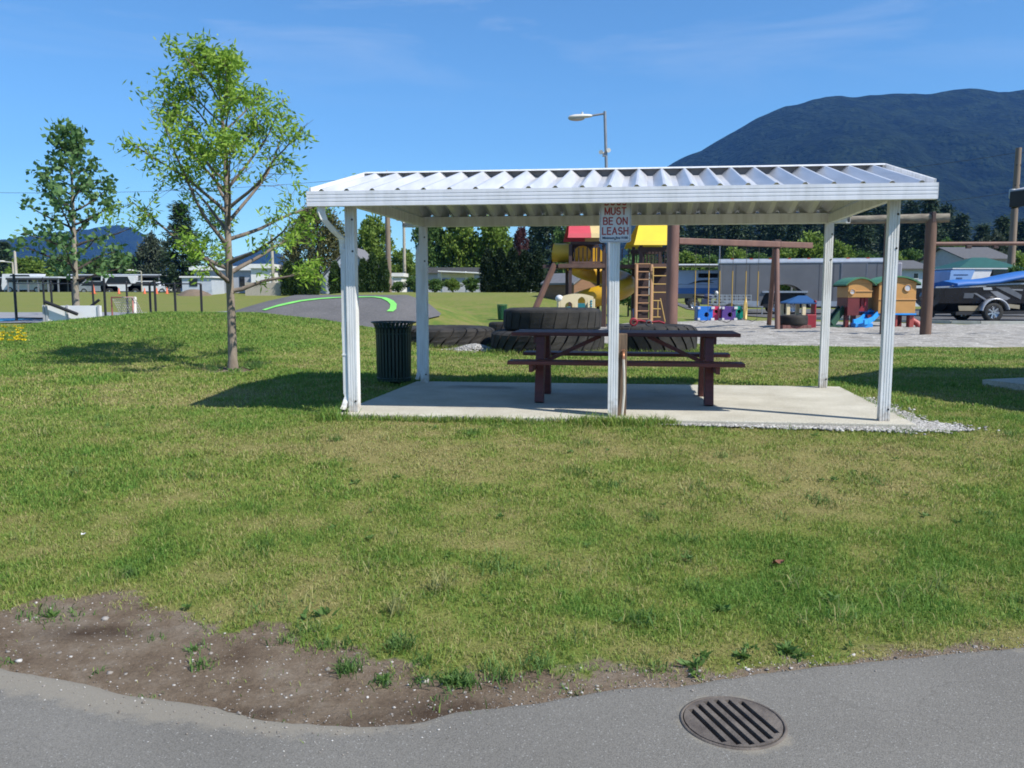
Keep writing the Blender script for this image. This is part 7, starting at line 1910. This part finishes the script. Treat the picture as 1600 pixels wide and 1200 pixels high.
# ------------------------------------------------------------------ mountains
def mountain(name, pts, D, depth, label, material, seed, foot, nx_=220, ny_=60):
    pxs = np.array([p[0] for p in pts]); pys = np.array([p[1] for p in pts])
    PP = [P(a, b, D) for a, b in pts]; xr = np.array([p.x for p in PP]); zr = np.array([p.z for p in PP])
    xg = np.linspace(xr[0], xr[-1], nx_); zg = np.interp(xg, xr, zr)
    zg = zg + (fbm(xg / 60, xg * 0 + seed, seed, 4) - .5) * 10 * D / 2600
    T = np.concatenate([np.linspace(0, 1, ny_), 1 + np.linspace(.1, 1, 12)])
    Xg, Tg = np.meshgrid(xg, T); Zr = np.broadcast_to(zg, Xg.shape)
    Yg = np.where(Tg <= 1, D - depth * (1 - Tg), D + depth * .6 * (Tg - 1))
    shape = np.where(Tg <= 1, Tg ** 1.15, 1 - (Tg - 1) ** 1.3)
    rv = fbm(Xg / (150 * D / 2600) + .4 * Tg, Yg / (420 * D / 2600), seed + 3, 5) - .5
    Zg = Zr * shape + rv * 150 * D / 2600 * np.sin(np.pi * np.clip(Tg, 0, 1)) * np.clip(Zr / 300, .1, 1)
    Zg = np.maximum(Zg, -6) ; Zg[0] = -6; Zg[-1] = -6
    i = np.arange(Xg.size).reshape(Xg.shape); q = np.stack([i[:-1, :-1], i[:-1, 1:], i[1:, 1:], i[1:, :-1]], -1).reshape(-1, 4)
    tag(link_mesh(name, np_mesh(name, np.stack([Xg, Yg, Zg], -1).reshape(-1, 3), q, smooth=True), material), label, kind='structure')
M_mt = mat('forest_slope', (.003, .006, .004), (.016, .026, .012), .02, .95, 0, 1.0, .06, lo=.35, hi=.68, spec=.05, detail=12)
M_mt.node_tree.nodes['Bump'].inputs['Distance'].default_value = 28
mountain('mountain', [(640, 452), (760, 415), (850, 380), (940, 320), (1000, 288), (1040, 262), (1060, 251), (1100, 232), (1140, 210), (1180, 188), (1230, 166), (1290, 152), (1340, 150), (1400, 146), (1440, 148), (1490, 140), (1520, 137), (1560, 144), (1600, 141), (1700, 135), (1850, 165), (2050, 230), (2300, 330), (2500, 452)], 2700, 1500, 'dark forested mountain rising at right', M_mt, 4, 0)
mountain('hill', [(-420, 440), (-260, 400), (-120, 384), (0, 376), (40, 372), (90, 363), (140, 357), (185, 352), (210, 358), (235, 377), (262, 398), (300, 418), (340, 430), (375, 420), (398, 392), (414, 384), (436, 396), (470, 426), (520, 452)], 4300, 1300, 'low blue hills at left', M_mt, 11, 0)

# ------------------------------------------------------------------ air
mb = MB(); mb.lohi((-4990, -4990, -8), (4990, 4990, 860))
hz = mb.build('haze', [])
hm = bpy.data.materials.new('air'); hm.use_nodes = True; nt = hm.node_tree; nt.nodes.clear()
o_ = nt.nodes.new('ShaderNodeOutputMaterial'); pv = nt.nodes.new('ShaderNodeVolumePrincipled')
pv.inputs['Color'].default_value = HAZEC; pv.inputs['Density'].default_value = HAZE; pv.inputs['Anisotropy'].default_value = .0
nt.links.new(pv.outputs[0], o_.inputs['Volume']); hz.data.materials.append(hm); tag(hz, None, None, kind='stuff')

# ------------------------------------------------------------------ sky, sun
w = bpy.data.worlds.new('World'); sc.world = w; w.use_nodes = True
nt = w.node_tree; L = nt.links.new; bg = nt.nodes['Background']
sky = nt.nodes.new('ShaderNodeTexSky'); sky.sky_type = 'NISHITA'; sky.sun_disc = False
sky.sun_elevation = math.asin(SUNV.z); az = math.atan2(SUNV.x, SUNV.y); sky.sun_rotation = az
sky.air_density = SKYAIR; sky.dust_density = SKYDUST; sky.ozone_density = SKYOZ; sky.altitude = 200
tc = nt.nodes.new('ShaderNodeTexCoord'); mp = nt.nodes.new('ShaderNodeMapping'); mp.inputs['Scale'].default_value = (2.2, 2.2, 11); mp.inputs['Rotation'].default_value = (0, R(14), R(-38))
L(tc.outputs['Generated'], mp.inputs[0])
n1 = nt.nodes.new('ShaderNodeTexNoise'); n1.inputs['Scale'].default_value = 1.6; n1.inputs['Detail'].default_value = 9; n1.inputs['Roughness'].default_value = .6; n1.inputs['Distortion'].default_value = .6
L(mp.outputs[0], n1.inputs[0])
cr = nt.nodes.new('ShaderNodeValToRGB'); cr.color_ramp.elements[0].position = .50; cr.color_ramp.elements[1].position = .86; L(n1.outputs[0], cr.inputs[0])
# cirrus only high up
sx = nt.nodes.new('ShaderNodeSeparateXYZ'); L(tc.outputs['Generated'], sx.inputs[0])
mr = nt.nodes.new('ShaderNodeMapRange'); mr.inputs[1].default_value = .20; mr.inputs[2].default_value = .32; L(sx.outputs[2], mr.inputs[0])
mm = nt.nodes.new('ShaderNodeMath'); mm.operation = 'MULTIPLY'; L(cr.outputs[0], mm.inputs[0]); L(mr.outputs[0], mm.inputs[1])
m2 = nt.nodes.new('ShaderNodeMath'); m2.operation = 'MULTIPLY'; m2.inputs[1].default_value = .42; L(mm.outputs[0], m2.inputs[0])
mx = nt.nodes.new('ShaderNodeMix'); mx.data_type = 'RGBA'; L(m2.outputs[0], mx.inputs[0])
tint = nt.nodes.new('ShaderNodeMix'); tint.data_type = 'RGBA'; tint.blend_type = 'MULTIPLY'; tint.inputs[0].default_value = 1; tint.inputs[7].default_value = SKYTINT; L(sky.outputs[0], tint.inputs[6])
L(tint.outputs[2], mx.inputs[6]); mx.inputs[7].default_value = (6.5, 6.8, 7.2, 1)
L(mx.outputs[2], bg.inputs[0]); bg.inputs[1].default_value = SKYS

sd = bpy.data.lights.new('sun', 'SUN'); sd.energy = SUNE; sd.angle = R(.5); sd.color = (1.0, .955, .88)
so_ = bpy.data.objects.new('sun', sd); COL.objects.link(so_); so_.rotation_euler = SUNV.to_track_quat('Z', 'Y').to_euler(); so_.location = (20, -15, 30)

cam = bpy.data.cameras.new('camera'); co = bpy.data.objects.new('camera', cam); COL.objects.link(co); sc.camera = co
cam.sensor_width = 36; cam.lens = F / 1600 * 36; cam.clip_start = .05; cam.clip_end = 30000
co.location = (0, 0, CAMZ); co.rotation_euler = (R(90) - PITCH, 0, 0)
sc.view_settings.view_transform = 'Standard'; sc.view_settings.look = 'None'; sc.view_settings.gamma = 1; sc.view_settings.use_curve_mapping = False
sc.view_settings.exposure = EXPO
sc.render.resolution_x, sc.render.resolution_y = 1024, 768
sc.cycles.max_bounces = 8; sc.cycles.volume_bounces = 0; sc.cycles.transparent_max_bounces = 8
sc.cycles.filter_width = 1.8
